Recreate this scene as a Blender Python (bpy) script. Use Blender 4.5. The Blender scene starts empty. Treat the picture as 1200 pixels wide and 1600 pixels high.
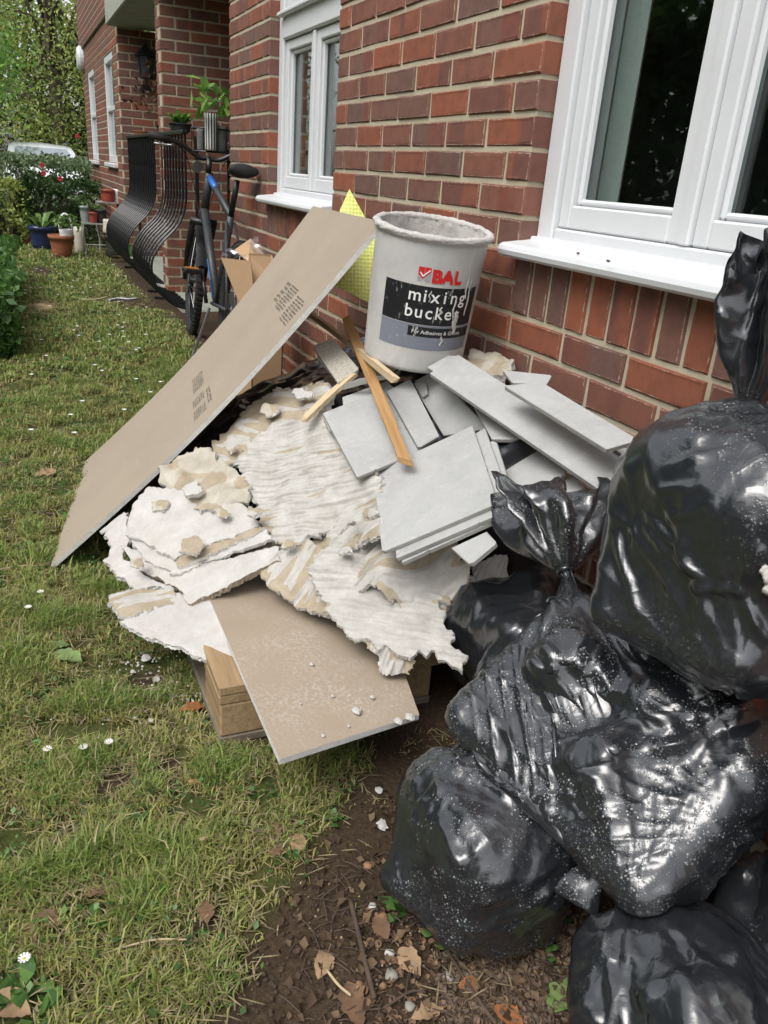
import bpy, bmesh, math, random
import numpy as np
from mathutils import Vector, Matrix, noise
random.seed(7); RNG = np.random.default_rng(7)
R = math.radians
scene = bpy.context.scene
COL = scene.collection

# ------------------------------------------------------------------ camera
FPX, YAW, PIT, ROL = 1250.5, 1.1370, .3960, .0770
CAM = np.array([1.7369, -1.1071, 1.08])
_cy, _sy, _cp, _sp = math.cos(YAW), math.sin(YAW), math.cos(PIT), math.sin(PIT)
FW = np.array([-_sy*_cp, _cy*_cp, -_sp]); _r = np.array([_cy, _sy, 0]); _u = np.cross(_r, FW)
RT = math.cos(ROL)*_r + math.sin(ROL)*_u
UP = -math.sin(ROL)*_r + math.cos(ROL)*_u
cd = bpy.data.cameras.new('camera'); cam = bpy.data.objects.new('camera', cd); COL.objects.link(cam)
cd.sensor_fit = 'VERTICAL'; cd.sensor_height = 32; cd.lens = FPX/1600*32
cd.clip_start = .02; cd.clip_end = 400
cam.matrix_world = Matrix(((RT[0], UP[0], -FW[0], CAM[0]), (RT[1], UP[1], -FW[1], CAM[1]), (RT[2], UP[2], -FW[2], CAM[2]), (0, 0, 0, 1)))
scene.camera = cam

# ------------------------------------------------------------------ sky, light, exposure
SUN_EL, SUN_AZ = R(55), R(152)         # high behind the photographer, through cloud
w = bpy.data.worlds.new('World'); scene.world = w; w.use_nodes = True
wn = w.node_tree; wn.nodes.clear()
sky = wn.nodes.new('ShaderNodeTexSky'); sky.sky_type = 'NISHITA'; sky.sun_disc = False
sky.sun_elevation = SUN_EL; sky.sun_rotation = SUN_AZ; sky.air_density = 1.0; sky.dust_density = 3.0; sky.ozone_density = 1.0
hs = wn.nodes.new('ShaderNodeHueSaturation'); hs.inputs['Saturation'].default_value = .22   # cloud cover takes the blue out
bg = wn.nodes.new('ShaderNodeBackground'); bg.inputs['Strength'].default_value = .15
wo = wn.nodes.new('ShaderNodeOutputWorld')
wn.links.new(sky.outputs[0], hs.inputs['Color']); wn.links.new(hs.outputs[0], bg.inputs[0]); wn.links.new(bg.outputs[0], wo.inputs[0])
sd = bpy.data.lights.new('sun', 'SUN'); sd.energy = .85; sd.angle = R(34); sd.color = (1, .97, .93)
so = bpy.data.objects.new('sun', sd); COL.objects.link(so)
sdir = Vector((math.cos(SUN_EL)*math.sin(SUN_AZ), math.cos(SUN_EL)*math.cos(SUN_AZ), math.sin(SUN_EL)))
so.rotation_euler = sdir.to_track_quat('Z', 'Y').to_euler(); so.location = (0, -4, 8)
vs = scene.view_settings; vs.view_transform = 'Standard'; vs.look = 'None'; vs.exposure = .85; vs.gamma = 1; vs.use_curve_mapping = False
scene.render.engine = 'CYCLES'
scene.render.resolution_x, scene.render.resolution_y = 768, 1024
scene.cycles.max_bounces = 7; scene.cycles.transparent_max_bounces = 12

# ------------------------------------------------------------------ pixel -> place helpers (photo pixels, 1200 x 1600)
def ray(x, y): return FW + RT*(x-600)/FPX - UP*(y-800)/FPX
def onZ(x, y, z=0.): d = ray(x, y); return CAM + d*((z-CAM[2])/d[2])
def onY(x, y, Y=0.): d = ray(x, y); return CAM + d*((Y-CAM[1])/d[1])
def onX(x, y, X=0.): d = ray(x, y); return CAM + d*((X-CAM[0])/d[0])
def onP(x, y, p0, n): d = ray(x, y); n = np.asarray(n, float); return CAM + d*(((np.asarray(p0)-CAM)@n)/(d@n))
def pr(p):
    d = np.asarray(p, float)-CAM; w_ = d@FW
    return np.stack([600+FPX*(d@RT)/w_, 800-FPX*(d@UP)/w_, w_], -1)

# ------------------------------------------------------------------ object helpers
def tag(o, label=None, cat=None, group=None, kind=None):
    if label: o['label'] = label
    if cat: o['category'] = cat
    if group: o['group'] = group
    if kind: o['kind'] = kind
    return o
def empty(name, loc=(0, 0, 0), rz=0, label=None, cat=None, group=None):
    o = bpy.data.objects.new(name, None); COL.objects.link(o); o.location = loc; o.rotation_euler = (0, 0, rz); o.empty_display_size = .05
    return tag(o, label, cat, group)
def gloc(p):
    v = Vector((0, 0, 0))
    while p is not None: v = v + p.location; p = p.parent
    return v
def mesh(name, verts, faces, mat=None, smooth=False):
    me = bpy.data.meshes.new(name)
    if isinstance(verts, np.ndarray): verts = verts.tolist()
    if isinstance(faces, np.ndarray): faces = faces.tolist()
    me.from_pydata(verts, [], faces)
    if mat: me.materials.append(mat)
    if smooth: me.polygons.foreach_set('use_smooth', [True]*len(me.polygons))
    me.update(); return me
def ob(name, me, parent=None, loc=(0, 0, 0), rot=None, **kw):
    o = bpy.data.objects.new(name, me); COL.objects.link(o); o.location = loc
    if rot is not None: o.rotation_euler = rot
    if parent is not None: o.parent = parent
    return tag(o, **kw)
def wob(name, verts, faces, mat, parent=None, smooth=False, **kw):
    """mesh given in world coordinates; origin put at the middle of its base (or relative to the parent's place)"""
    v = np.asarray(verts, float)
    c = np.array([(v[:, 0].min()+v[:, 0].max())/2, (v[:, 1].min()+v[:, 1].max())/2, v[:, 2].min()])
    me = mesh(name, v-c, faces, mat, smooth)
    loc = Vector(c) - (gloc(parent) if parent is not None else Vector((0, 0, 0)))
    return ob(name, me, parent, loc, **kw)
def boxv(x0, x1, y0, y1, z0, z1):
    v = [(x, y, z) for x in (x0, x1) for y in (y0, y1) for z in (z0, z1)]
    f = [(0, 1, 3, 2), (4, 6, 7, 5), (0, 4, 5, 1), (2, 3, 7, 6), (0, 2, 6, 4), (1, 5, 7, 3)]
    return v, f
class MB:
    """collects shapes for one mesh"""
    def __init__(s): s.v = []; s.f = []
    def add(s, v, f, m=None):
        o = len(s.v)
        s.v += [tuple(m @ Vector(p)) if m else tuple(p) for p in v]; s.f += [tuple(i+o for i in q) for q in f]; return s
    def box(s, x0, x1, y0, y1, z0, z1, m=None): return s.add(*boxv(x0, x1, y0, y1, z0, z1), m)
    def cbox(s, x0, x1, y0, y1, z0, z1, c=.003, m=None):
        """box with chamfered edges"""
        X, Y, Z = (x0, x1), (y0, y1), (z0, z1); v = []; idx = {}
        for i in (0, 1):
            for j in (0, 1):
                for k in (0, 1):
                    sx, sy, sz = (1-2*i)*c, (1-2*j)*c, (1-2*k)*c
                    idx[i, j, k] = len(v)
                    v += [(X[i], Y[j]+sy, Z[k]+sz), (X[i]+sx, Y[j], Z[k]+sz), (X[i]+sx, Y[j]+sy, Z[k])]
        f = []
        for i in (0, 1):
            q = [idx[i, 0, 0], idx[i, 0, 1], idx[i, 1, 1], idx[i, 1, 0]]; f.append(q if i == 0 else q[::-1])
            q = [idx[0, i, 0]+1, idx[1, i, 0]+1, idx[1, i, 1]+1, idx[0, i, 1]+1]; f.append(q if i == 0 else q[::-1])
            q = [idx[0, 0, i]+2, idx[0, 1, i]+2, idx[1, 1, i]+2, idx[1, 0, i]+2]; f.append(q if i == 0 else q[::-1])
        for a in (0, 1):
            for b in (0, 1):
                f.append([idx[a, b, 0]+0, idx[a, b, 0]+1, idx[a, b, 1]+1, idx[a, b, 1]+0])
                f.append([idx[a, 0, b]+0, idx[a, 1, b]+0, idx[a, 1, b]+2, idx[a, 0, b]+2])
                f.append([idx[0, a, b]+1, idx[1, a, b]+1, idx[1, a, b]+2, idx[0, a, b]+2])
        for k in idx.values(): f.append([k, k+1, k+2])
        return s.add(v, f, m)
    def tube(s, pts, r, n=8, closed=False, cap=True, flat=None):
        pts = [Vector(p) for p in pts]; N = len(pts); rr = r if isinstance(r, (list, tuple)) else [r]*N
        t0 = (pts[1]-pts[0]).normalized(); a = Vector((0, 0, 1)) if abs(t0.z) < .9 else Vector((1, 0, 0)); nrm = t0.cross(a).normalized()
        o = len(s.v)
        for i, p in enumerate(pts):
            if closed: t = (pts[(i+1) % N]-pts[i-1]).normalized()
            else: t = (pts[min(i+1, N-1)]-pts[max(i-1, 0)]).normalized()
            nrm = (nrm-t*nrm.dot(t)).normalized(); b = t.cross(nrm)
            for k in range(n):
                an = 2*math.pi*k/n
                s.v.append(tuple(p+(nrm*math.cos(an)+b*math.sin(an)*(flat or 1))*rr[i]))
        M_ = N if closed else N-1
        for i in range(M_):
            for k in range(n):
                s.f.append((o+i*n+k, o+i*n+(k+1) % n, o+((i+1) % N)*n+(k+1) % n, o+((i+1) % N)*n+k))
        if cap and not closed:
            s.f.append(tuple(o+k for k in range(n))[::-1]); s.f.append(tuple(o+(N-1)*n+k for k in range(n)))
        return s
    def lathe(s, prof, n=24, c=(0, 0, 0), cap0=True, cap1=False):
        o = len(s.v)
        for r_, z in prof:
            for k in range(n):
                a = 2*math.pi*k/n; s.v.append((c[0]+r_*math.cos(a), c[1]+r_*math.sin(a), c[2]+z))
        for i in range(len(prof)-1):
            for k in range(n): s.f.append((o+i*n+k, o+i*n+(k+1) % n, o+(i+1)*n+(k+1) % n, o+(i+1)*n+k))
        if cap0: s.f.append(tuple(o+k for k in range(n))[::-1])
        if cap1: s.f.append(tuple(o+(len(prof)-1)*n+k for k in range(n)))
        return s
    def sphere(s, c, r, nu=12, nv=8, sc=(1, 1, 1)):
        prof = [(max(1e-4, math.sin(math.pi*i/nv)), -math.cos(math.pi*i/nv)) for i in range(nv+1)]
        m = Matrix.Translation(c) @ Matrix.Diagonal((r*sc[0], r*sc[1], r*sc[2], 1)); t = MB().lathe(prof, nu, cap0=False)
        return s.add(t.v, t.f, m)
    def w(s, name, mat, parent=None, smooth=False, **kw): return wob(name, s.v, s.f, mat, parent, smooth, **kw)
    def local(s, name, mat, parent=None, smooth=False, **kw): return ob(name, mesh(name, s.v, s.f, mat, smooth), parent, **kw)
def copy_tree(o, parent=None):
    c = o.copy(); COL.objects.link(c); c.parent = parent
    for ch in o.children: copy_tree(ch, c)
    return c
def bend_pts(pts, n=8):
    """Catmull-Rom through points"""
    P = [np.array(p, float) for p in pts]; P = [2*P[0]-P[1]]+P+[2*P[-1]-P[-2]]; out = []
    for i in range(1, len(P)-2):
        for k in range(n):
            t = k/n; a, b, c, d = P[i-1:i+3]
            out.append(.5*((2*b)+(-a+c)*t+(2*a-5*b+4*c-d)*t*t+(-a+3*b-3*c+d)*t**3))
    return out+[P[-2]]
def vnoise(P, scale=1., seed=0):
    o = Vector((seed*17.3, seed*7.7, seed*3.1))
    return np.array([noise.noise(Vector(p)*scale+o) for p in np.asarray(P, float)])

# ------------------------------------------------------------------ material helpers
class NT:
    def __init__(s, name):
        s.m = bpy.data.materials.new(name); s.m.use_nodes = True; s.t = s.m.node_tree; s.t.nodes.clear()
        s.out = s.t.nodes.new('ShaderNodeOutputMaterial'); s.co = None
    def n(s, typ, ins=None, out=0, **at):
        x = s.t.nodes.new('ShaderNode'+typ)
        for k, v in at.items(): setattr(x, k, v)
        for k, v in (ins or {}).items():
            i = x.inputs[k]
            if hasattr(v, 'is_output'): s.t.links.new(v, i)
            else: i.default_value = v
        return x.outputs[out]
    def obj(s):
        return s.n('TexCoord', out=3)
    def gen(s): return s.n('TexCoord', out=0)
    def rand(s):
        a = s.n('ObjectInfo', out=5); b = s.n('NewGeometry', out='Random Per Island') if False else s.n('NewGeometry', out=8)
        return s.n('Math', {0: s.n('Math', {0: a, 1: b}, operation='ADD'), 1: 1.}, operation='FRACT')
    def attr(s, name, out=0): return s.n('Attribute', out=out, attribute_name=name)
    def noise(s, vec, scale, detail=4, rough=.55, dist=0, out=0): return s.n('TexNoise', {'Vector': vec, 'Scale': scale, 'Detail': detail, 'Roughness': rough, 'Distortion': dist}, out)
    def vor(s, vec, scale, feature='F1', out=0, **k): return s.n('TexVoronoi', {'Vector': vec, 'Scale': scale, **k}, out, feature=feature)
    def ramp(s, fac, stops, interp='LINEAR'):
        x = s.t.nodes.new('ShaderNodeValToRGB'); e = x.color_ramp; e.interpolation = interp
        while len(e.elements) < len(stops): e.elements.new(.5)
        for el, (p, c) in zip(e.elements, stops):
            el.position = p; el.color = (c, c, c, 1) if isinstance(c, (int, float)) else (*c, 1)
        s.t.links.new(fac, x.inputs[0]); return x.outputs[0]
    def mix(s, f, a, b, mode='MIX'):
        x = s.t.nodes.new('ShaderNodeMix'); x.data_type = 'RGBA'; x.blend_type = mode
        for i, v in ((0, f), (6, a), (7, b)):
            if hasattr(v, 'is_output'): s.t.links.new(v, x.inputs[i])
            else: x.inputs[i].default_value = v if i == 0 else (*v, 1)
        return x.outputs[2]
    def math(s, op, a, b=0., c=None):
        d = {0: a, 1: b}
        if c is not None: d[2] = c
        return s.n('Math', d, operation=op)
    def map(s, vec, scale=(1, 1, 1), rot=(0, 0, 0), loc=(0, 0, 0)): return s.n('Mapping', {'Vector': vec, 'Scale': scale, 'Rotation': rot, 'Location': loc})
    def bump(s, h, strength=.3, dist=.005, nrm=None):
        d = {'Height': h, 'Strength': strength, 'Distance': dist}
        if nrm is not None: d['Normal'] = nrm
        return s.n('Bump', d)
    def bsdf(s, col, rough=.6, nrm=None, spec=.5, **k):
        d = {'Base Color': col if hasattr(col, 'is_output') else (*col, 1), 'Roughness': rough, 'Specular IOR Level': spec}
        if nrm is not None: d['Normal'] = nrm
        d.update(k); b = s.n('BsdfPrincipled', d); s.t.links.new(b, s.out.inputs[0]); return s.m
def simple(name, col, rough=.5, var=.15, scale=30, bump=.1, bscale=None, metal=0., spec=.5, bd=.002):
    s = NT(name); o = s.obj(); nz = s.noise(o, scale)
    c2 = tuple(min(1, x*(1-var)) for x in col); c3 = tuple(min(1, x*(1+var)) for x in col)
    c = s.ramp(nz, [(.3, c2), (.7, c3)]); nb = s.noise(o, bscale or scale*3, 3)
    return s.bsdf(c, s.math('MULTIPLY_ADD', nz, .2, rough-.1), s.bump(nb, bump, bd), spec, Metallic=metal)
def leafmat(name, c1, c2, c3, rough=.45, trans=.42):
    s = NT(name); rd = s.rand(); c = s.ramp(rd, [(0, c1), (.5, c2), (1, c3)])
    d = s.n('BsdfPrincipled', {'Base Color': c, 'Roughness': rough, 'Specular IOR Level': .4})
    t = s.n('BsdfTranslucent', {'Color': c}); mx = s.n('MixShader', {0: trans, 1: d, 2: t}); s.t.links.new(mx, s.out.inputs[0]); return s.m
# ------------------------------------------------------------------ surface materials
def m_brick():
    s = NT('brick'); rd = s.rand(); o = s.obj()
    off = s.n('CombineXYZ', {0: s.math('MULTIPLY', rd, 37.), 1: s.math('MULTIPLY', rd, 11.), 2: s.math('MULTIPLY', rd, 23.)})
    v = s.n('VectorMath', {0: o, 1: off}, operation='ADD')
    base = s.ramp(rd, [(0, (.300, .092, .046)), (.22, (.250, .082, .046)), (.40, (.205, .084, .056)), (.58, (.165, .090, .070)), (.80, (.135, .080, .066)), (1, (.230, .088, .056))])
    alt = s.ramp(rd, [(0, (.12, .055, .046)), (.35, (.13, .06, .05)), (.6, (.22, .052, .03)), (.85, (.15, .056, .042)), (1, (.2, .05, .03))])
    band = s.noise(s.map(v, (9, 1, 1.2)), 1., 2, .4)
    bm_ = s.ramp(band, [(.50, 0.), (.57, 1.)])
    hit = s.ramp(s.math('FRACT', s.math('MULTIPLY', rd, 7.31)), [(.45, 0.), (.5, .75)])
    c = s.mix(s.math('MULTIPLY', bm_, hit), base, alt)
    fine = s.noise(v, 260., 4, .7); c = s.mix(s.ramp(fine, [(.3, .0), (.75, .28)]), c, (.26, .12, .09))
    mid = s.noise(v, 26., 4, .6); c = s.mix(s.ramp(mid, [(.45, 0.), (.8, .45)]), c, (.07, .04, .036))
    chalk = s.noise(v, 55., 5, .75); c = s.mix(s.ramp(chalk, [(.66, 0.), (.78, .35)]), c, (.42, .36, .31))
    ed = s.attr('edge', 2); sm_ = s.math('ADD', ed, s.math('MULTIPLY_ADD', s.noise(v, 48., 5, .75), 1.7, -1.30)); c = s.mix(s.ramp(sm_, [(.42, 0.), (.60, .8)]), c, (.44, .385, .295))
    h = s.mix(.5, s.noise(v, 320., 3, .6), s.noise(s.map(v, (30, 30, 160)), 1., 3))
    return s.bsdf(c, s.math('MULTIPLY_ADD', mid, .25, .55), s.bump(h, .35, .002), .35)
def m_mortar():
    s = NT('mortar'); o = s.obj(); a = s.noise(o, 9., 5, .6); b = s.noise(o, 240., 4, .7)
    c = s.ramp(a, [(.3, (.45, .395, .285)), (.7, (.56, .50, .37))]); c = s.mix(s.ramp(b, [(.4, 0.), (.8, .4)]), c, (.30, .26, .19))
    h = s.mix(.6, s.noise(o, 60., 4, .6), b)
    return s.bsdf(c, .9, s.bump(h, .6, .004), .2)
def m_paint(name='white_paint', col=(.665, .68, .69)):
    s = NT(name); o = s.obj(); a = s.noise(o, 5., 4); b = s.noise(o, 70., 4, .7)
    c = s.ramp(a, [(.3, tuple(x*.94 for x in col)), (.7, col)]); c = s.mix(s.ramp(b, [(.66, 0.), (.8, .30)]), c, (.45, .43, .38)); c = s.mix(s.ramp(s.noise(s.map(o, (14, 14, 2)), 1., 5, .7), [(.58, 0.), (.78, .22)]), c, (.50, .49, .44))
    h = s.noise(s.map(o, (4, 60, 60)), 3., 3)
    return s.bsdf(c, s.math('MULTIPLY_ADD', a, .2, .28), s.bump(h, .08, .003), .5)
def m_glass():
    s = NT('glass')
    g = s.n('BsdfGlossy', {'Color': (.95, .97, .97, 1), 'Roughness': .012}); t = s.n('BsdfTransparent', {'Color': (.82, .86, .85, 1)})
    fa = s.n('LayerWeight', {'Blend': .5}, 1); f2 = s.math('MULTIPLY_ADD', s.math('POWER', fa, 4.), .9, .06)
    s.t.links.new(s.n('MixShader', {0: f2, 1: t, 2: g}), s.out.inputs[0]); return s.m
def m_ground():
    s = NT('lawn_soil'); o = s.obj(); soil = s.attr('soil'); a = s.noise(o, 14., 6, .65); b = s.noise(o, 110., 5, .7); c0 = s.noise(o, 3.2, 4, .6)
    so_ = s.ramp(b, [(.25, (.022, .015, .010)), (.5, (.055, .038, .024)), (.75, (.105, .075, .048))])
    so_ = s.mix(s.ramp(a, [(.4, 0.), (.7, .5)]), so_, (.07, .046, .028))
    gr = s.ramp(b, [(.25, (.030, .036, .012)), (.55, (.070, .082, .024)), (.8, (.13, .125, .05))])
    gr = s.mix(s.ramp(c0, [(.5, 0.), (.68, .6)]), gr, (.10, .075, .030))
    c = s.mix(s.ramp(soil, [(.25, 0.), (.6, 1.)]), gr, so_)
    sand = s.attr('sand'); c = s.mix(sand, c, s.ramp(b, [(.3, (.33, .24, .12)), (.7, (.52, .40, .22))]))
    h = s.mix(.45, a, b); return s.bsdf(c, .95, s.bump(h, .8, .012), .15)
def m_bag():
    s = NT('black_polythene'); o = s.obj(); wet = s.attr('wet')
    n1 = s.noise(o, 38., 3, .5, 1.2); n2 = s.noise(s.map(o, (1, 1, 2.6)), 70., 4, .6, .5); dust = s.noise(o, 5., 5, .65)
    v1 = s.vor(o, 150., Randomness=1.); v2 = s.vor(o, 290., Randomness=1.)
    d1 = s.ramp(v1, [(.16, 1.), (.30, 0.)]); d2 = s.ramp(v2, [(.16, .6), (.30, 0.)])
    pick = s.ramp(s.noise(o, 17., 4, .65), [(.47, 0.), (.60, 1.)])
    drop = s.math('MULTIPLY', s.math('MULTIPLY', s.math('MAXIMUM', d1, d2), pick), s.ramp(wet, [(.25, 0.), (.9, 1.)]))
    scuff = s.math('MULTIPLY', s.ramp(dust, [(.42, 0.), (.75, 1.)]), s.ramp(s.noise(o, 180., 4, .7), [(.45, 0.), (.75, 1.)]))
    c = s.mix(s.math('MULTIPLY', scuff, .35), (.016, .018, .021), (.16, .165, .17))
    c = s.mix(s.math('MULTIPLY', drop, .75), c, (.42, .44, .45))
    wv = s.n('VectorMath', {0: o, 1: s.n('VectorMath', {0: s.noise(o, 7., 3, .5, 0, 1), 1: (.07, .07, .07)}, operation='MULTIPLY')}, operation='ADD')
    e1 = s.ramp(s.vor(s.map(wv, (1, 1, .55)), 12., 'DISTANCE_TO_EDGE'), [(0, 1.), (.09, 0.)]); e2 = s.ramp(s.vor(s.map(wv, (1, .7, 1)), 27., 'DISTANCE_TO_EDGE'), [(0, 1.), (.10, 0.)])
    cm_ = s.ramp(s.noise(o, 9., 3), [(.42, 0.), (.6, 1.)]); cr = s.math('MULTIPLY', s.math('ADD', e1, s.math('MULTIPLY', e2, .5)), cm_)
    nb = s.bump(n2, .07, .003, s.bump(n1, .06, .008)); nb = s.bump(cr, .20, .003, nb); nb = s.bump(drop, .6, .0018, nb)
    rg = s.math('MULTIPLY_ADD', dust, .26, .10)
    return s.bsdf(c, rg, nb, 1., **{'Coat Weight': .18, 'Coat Roughness': .14, 'Coat Normal': nb})
def m_paper(name='board_paper', col=(.345, .290, .222), lime=.0):
    s = NT(name); o = s.obj(); a = s.noise(o, 2.5, 5, .6); b = s.noise(o, 420., 3, .6); sc = s.noise(s.map(o, (1, 14, 14)), 3., 5, .7)
    c = s.ramp(a, [(.3, tuple(x*.92 for x in col)), (.7, tuple(x*1.06 for x in col))])
    c = s.mix(s.ramp(b, [(.35, 0.), (.8, .16)]), c, (.52, .46, .38)); c = s.mix(s.ramp(sc, [(.62, 0.), (.72, .25)]), c, (.5, .46, .39))
    du = s.math('MULTIPLY', s.ramp(s.noise(o, 6., 4, .6), [(.42, 0.), (.7, 1.)]), s.ramp(s.noise(o, 150., 5, .8), [(.48, 0.), (.62, 1.)])); c = s.mix(s.math('MULTIPLY', du, lime), c, (.62, .59, .54))
    return s.bsdf(c, .82, s.bump(b, .12, .001), .25)
def m_core():
    s = NT('gypsum_core'); o = s.obj(); a = s.noise(o, 40., 5, .7); b = s.noise(o, 260., 4, .7)
    c = s.ramp(a, [(.3, (.60, .58, .54)), (.7, (.76, .75, .72))]); c = s.mix(s.ramp(b, [(.6, 0.), (.75, .4)]), c, (.38, .35, .30))
    return s.bsdf(c, .9, s.bump(s.mix(.5, a, b), .9, .004), .2)
def m_adhesive(name='tile_adhesive', warm=0.):
    # ridged set adhesive (attribute adh) over torn buff paper
    s = NT(name); o = s.obj(); adh = s.attr('adh'); a = s.noise(o, 20., 6, .7); b = s.noise(o, 330., 4, .7)
    wh = s.ramp(a, [(.3, (.43-.01*warm, .41-.03*warm, .37-.08*warm)), (.7, (.62, .60-.02*warm, .565-.06*warm))])
    wh = s.mix(s.ramp(b, [(.62, 0.), (.78, .35)]), wh, (.40, .36, .30))
    pa = s.ramp(a, [(.3, (.36, .295, .205)), (.7, (.50, .43, .325))])
    e = s.math('ADD', adh, s.math('MULTIPLY_ADD', s.noise(o, 90., 4, .7), .5, -.25))
    c = s.mix(s.ramp(e, [(.44, 0.), (.54, 1.)]), pa, wh)
    st = s.noise(o, 7., 5, .7); c = s.mix(s.ramp(st, [(.6, 0.), (.78, .3)]), c, (.36, .30, .22))
    return s.bsdf(c, .9, s.bump(s.mix(.5, s.noise(o, 75., 5, .8), b), 1., .005), .2)
def m_tile():
    s = NT('grey_tile'); o = s.obj(); rd = s.rand(); v = s.n('VectorMath', {0: o, 1: s.n('CombineXYZ', {0: s.math('MULTIPLY', rd, 9.), 1: rd, 2: 0.})}, operation='ADD')
    a = s.noise(v, 7., 6, .7); b = s.noise(v, 60., 5, .75); f = s.noise(v, 500., 2)
    c = s.ramp(a, [(.3, (.355, .358, .350)), (.7, (.450, .452, .442))]); c = s.mix(s.ramp(b, [(.52, 0.), (.72, .5)]), c, (.50, .498, .485)); c = s.mix(s.ramp(b, [(.30, .35), (.42, 0.)]), c, (.235, .236, .23))
    du = s.noise(o, 20., 5, .8); c = s.mix(s.ramp(du, [(.56, 0.), (.72, .5)]), c, (.60, .59, .56))
    return s.bsdf(c, s.math('MULTIPLY_ADD', a, .2, .42), s.bump(s.mix(.5, b, f), .12, .002), .4)
def m_wood(name, c1, c2, c3):
    s = NT(name); o = s.obj(); g = s.noise(s.map(o, (2.2, 40, 40)), 2., 5, .6, .6); f = s.noise(s.map(o, (8, 220, 220)), 1., 4, .7); a = s.noise(o, 9., 4)
    c = s.ramp(g, [(.25, c1), (.5, c2), (.75, c3)]); c = s.mix(s.ramp(f, [(.5, 0.), (.8, .35)]), c, tuple(x*.5 for x in c1))
    c = s.mix(s.ramp(a, [(.55, 0.), (.8, .3)]), c, tuple(x*.6 for x in c2))
    return s.bsdf(c, .75, s.bump(s.mix(.5, g, f), .4, .002), .25)
def m_bucket():
    s = NT('grey_bucket_plastic'); o = s.obj(); a = s.noise(o, 6., 5, .7); b = s.noise(s.map(o, (22, 22, 5)), 1., 6, .75); f = s.noise(o, 120., 4, .8)
    c = s.ramp(a, [(.3, (.43, .425, .405)), (.7, (.57, .565, .54))]); c = s.mix(s.ramp(b, [(.55, 0.), (.72, .75)]), c, (.70, .69, .66))
    c = s.mix(s.ramp(f, [(.66, 0.), (.72, .7)]), c, (.74, .73, .70)); c = s.mix(s.ramp(s.noise(o, 15., 5, .8), [(.60, 0.), (.8, .45)]), c, (.27, .26, .24))
    return s.bsdf(c, .5, s.bump(s.mix(.5, b, f), .25, .003), .35)
def m_smear(name, col, amt=.6):
    s = NT(name); o = s.obj(); f = s.noise(s.map(o, (1, 1, .35)), 90., 5, .8); b = s.noise(s.map(o, (60, 60, 6)), 1., 4, .7)
    c = s.mix(s.ramp(f, [(.60, 0.), (.68, amt)]), col, (.66, .65, .62)); c = s.mix(s.ramp(b, [(.62, 0.), (.72, amt)]), c, (.55, .54, .52))
    return s.bsdf(c, .5, None, .35)
BRICK, MORTAR, PAINT, GLASS, GROUND, BAG = m_brick(), m_mortar(), m_paint(), m_glass(), m_ground(), m_bag()
PAPER, PAPER2, CORE, ADH, ADHW, TILE = m_paper(), m_paper('dusty_board_paper', (.335, .270, .200), .5), m_core(), m_adhesive(), m_adhesive('cream_adhesive', 1.), m_tile()
WOODO = m_wood('stained_batten_wood', (.26, .135, .05), (.40, .235, .10), (.50, .31, .15))
WOODP = m_wood('pale_batten_wood', (.46, .34, .20), (.60, .47, .30), (.68, .55, .38))
WOODB = m_wood('pallet_wood', (.22, .145, .075), (.34, .235, .13), (.43, .305, .175))
WOODG = m_wood('weathered_pallet_wood', (.13, .105, .078), (.20, .165, .125), (.27, .225, .17))
def m_plaster():
    s = NT('white_plaster'); o = s.obj(); a = s.noise(o, 18., 6, .7); b = s.noise(o, 150., 4, .7); d = s.noise(o, 6., 5, .7)
    c = s.ramp(a, [(.3, (.46, .44, .41)), (.7, (.60, .58, .555))]); c = s.mix(s.ramp(d, [(.52, 0.), (.72, .55)]), c, (.44, .385, .31)); c = s.mix(s.ramp(b, [(.64, 0.), (.76, .4)]), c, (.30, .27, .23))
    return s.bsdf(c, .85, s.bump(s.mix(.5, s.noise(o, 60., 5, .8), b), .9, .005), .25)
PLAST = m_plaster()
BLACKM = simple('black_painted_metal', (.012, .012, .013), .35, .3, 20, .1)
BLACKR = simple('black_rubber', (.016, .016, .016), .75, .25, 40, .2)
GREYM = simple('grey_metal', (.35, .35, .36), .35, .1, 20, .05, metal=.9)
CONC = simple('pale_concrete', (.34, .36, .30), .85, .15, 8, .3)
TERRA = simple('terracotta', (.30, .105, .05), .8, .2, 12, .3)
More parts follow.
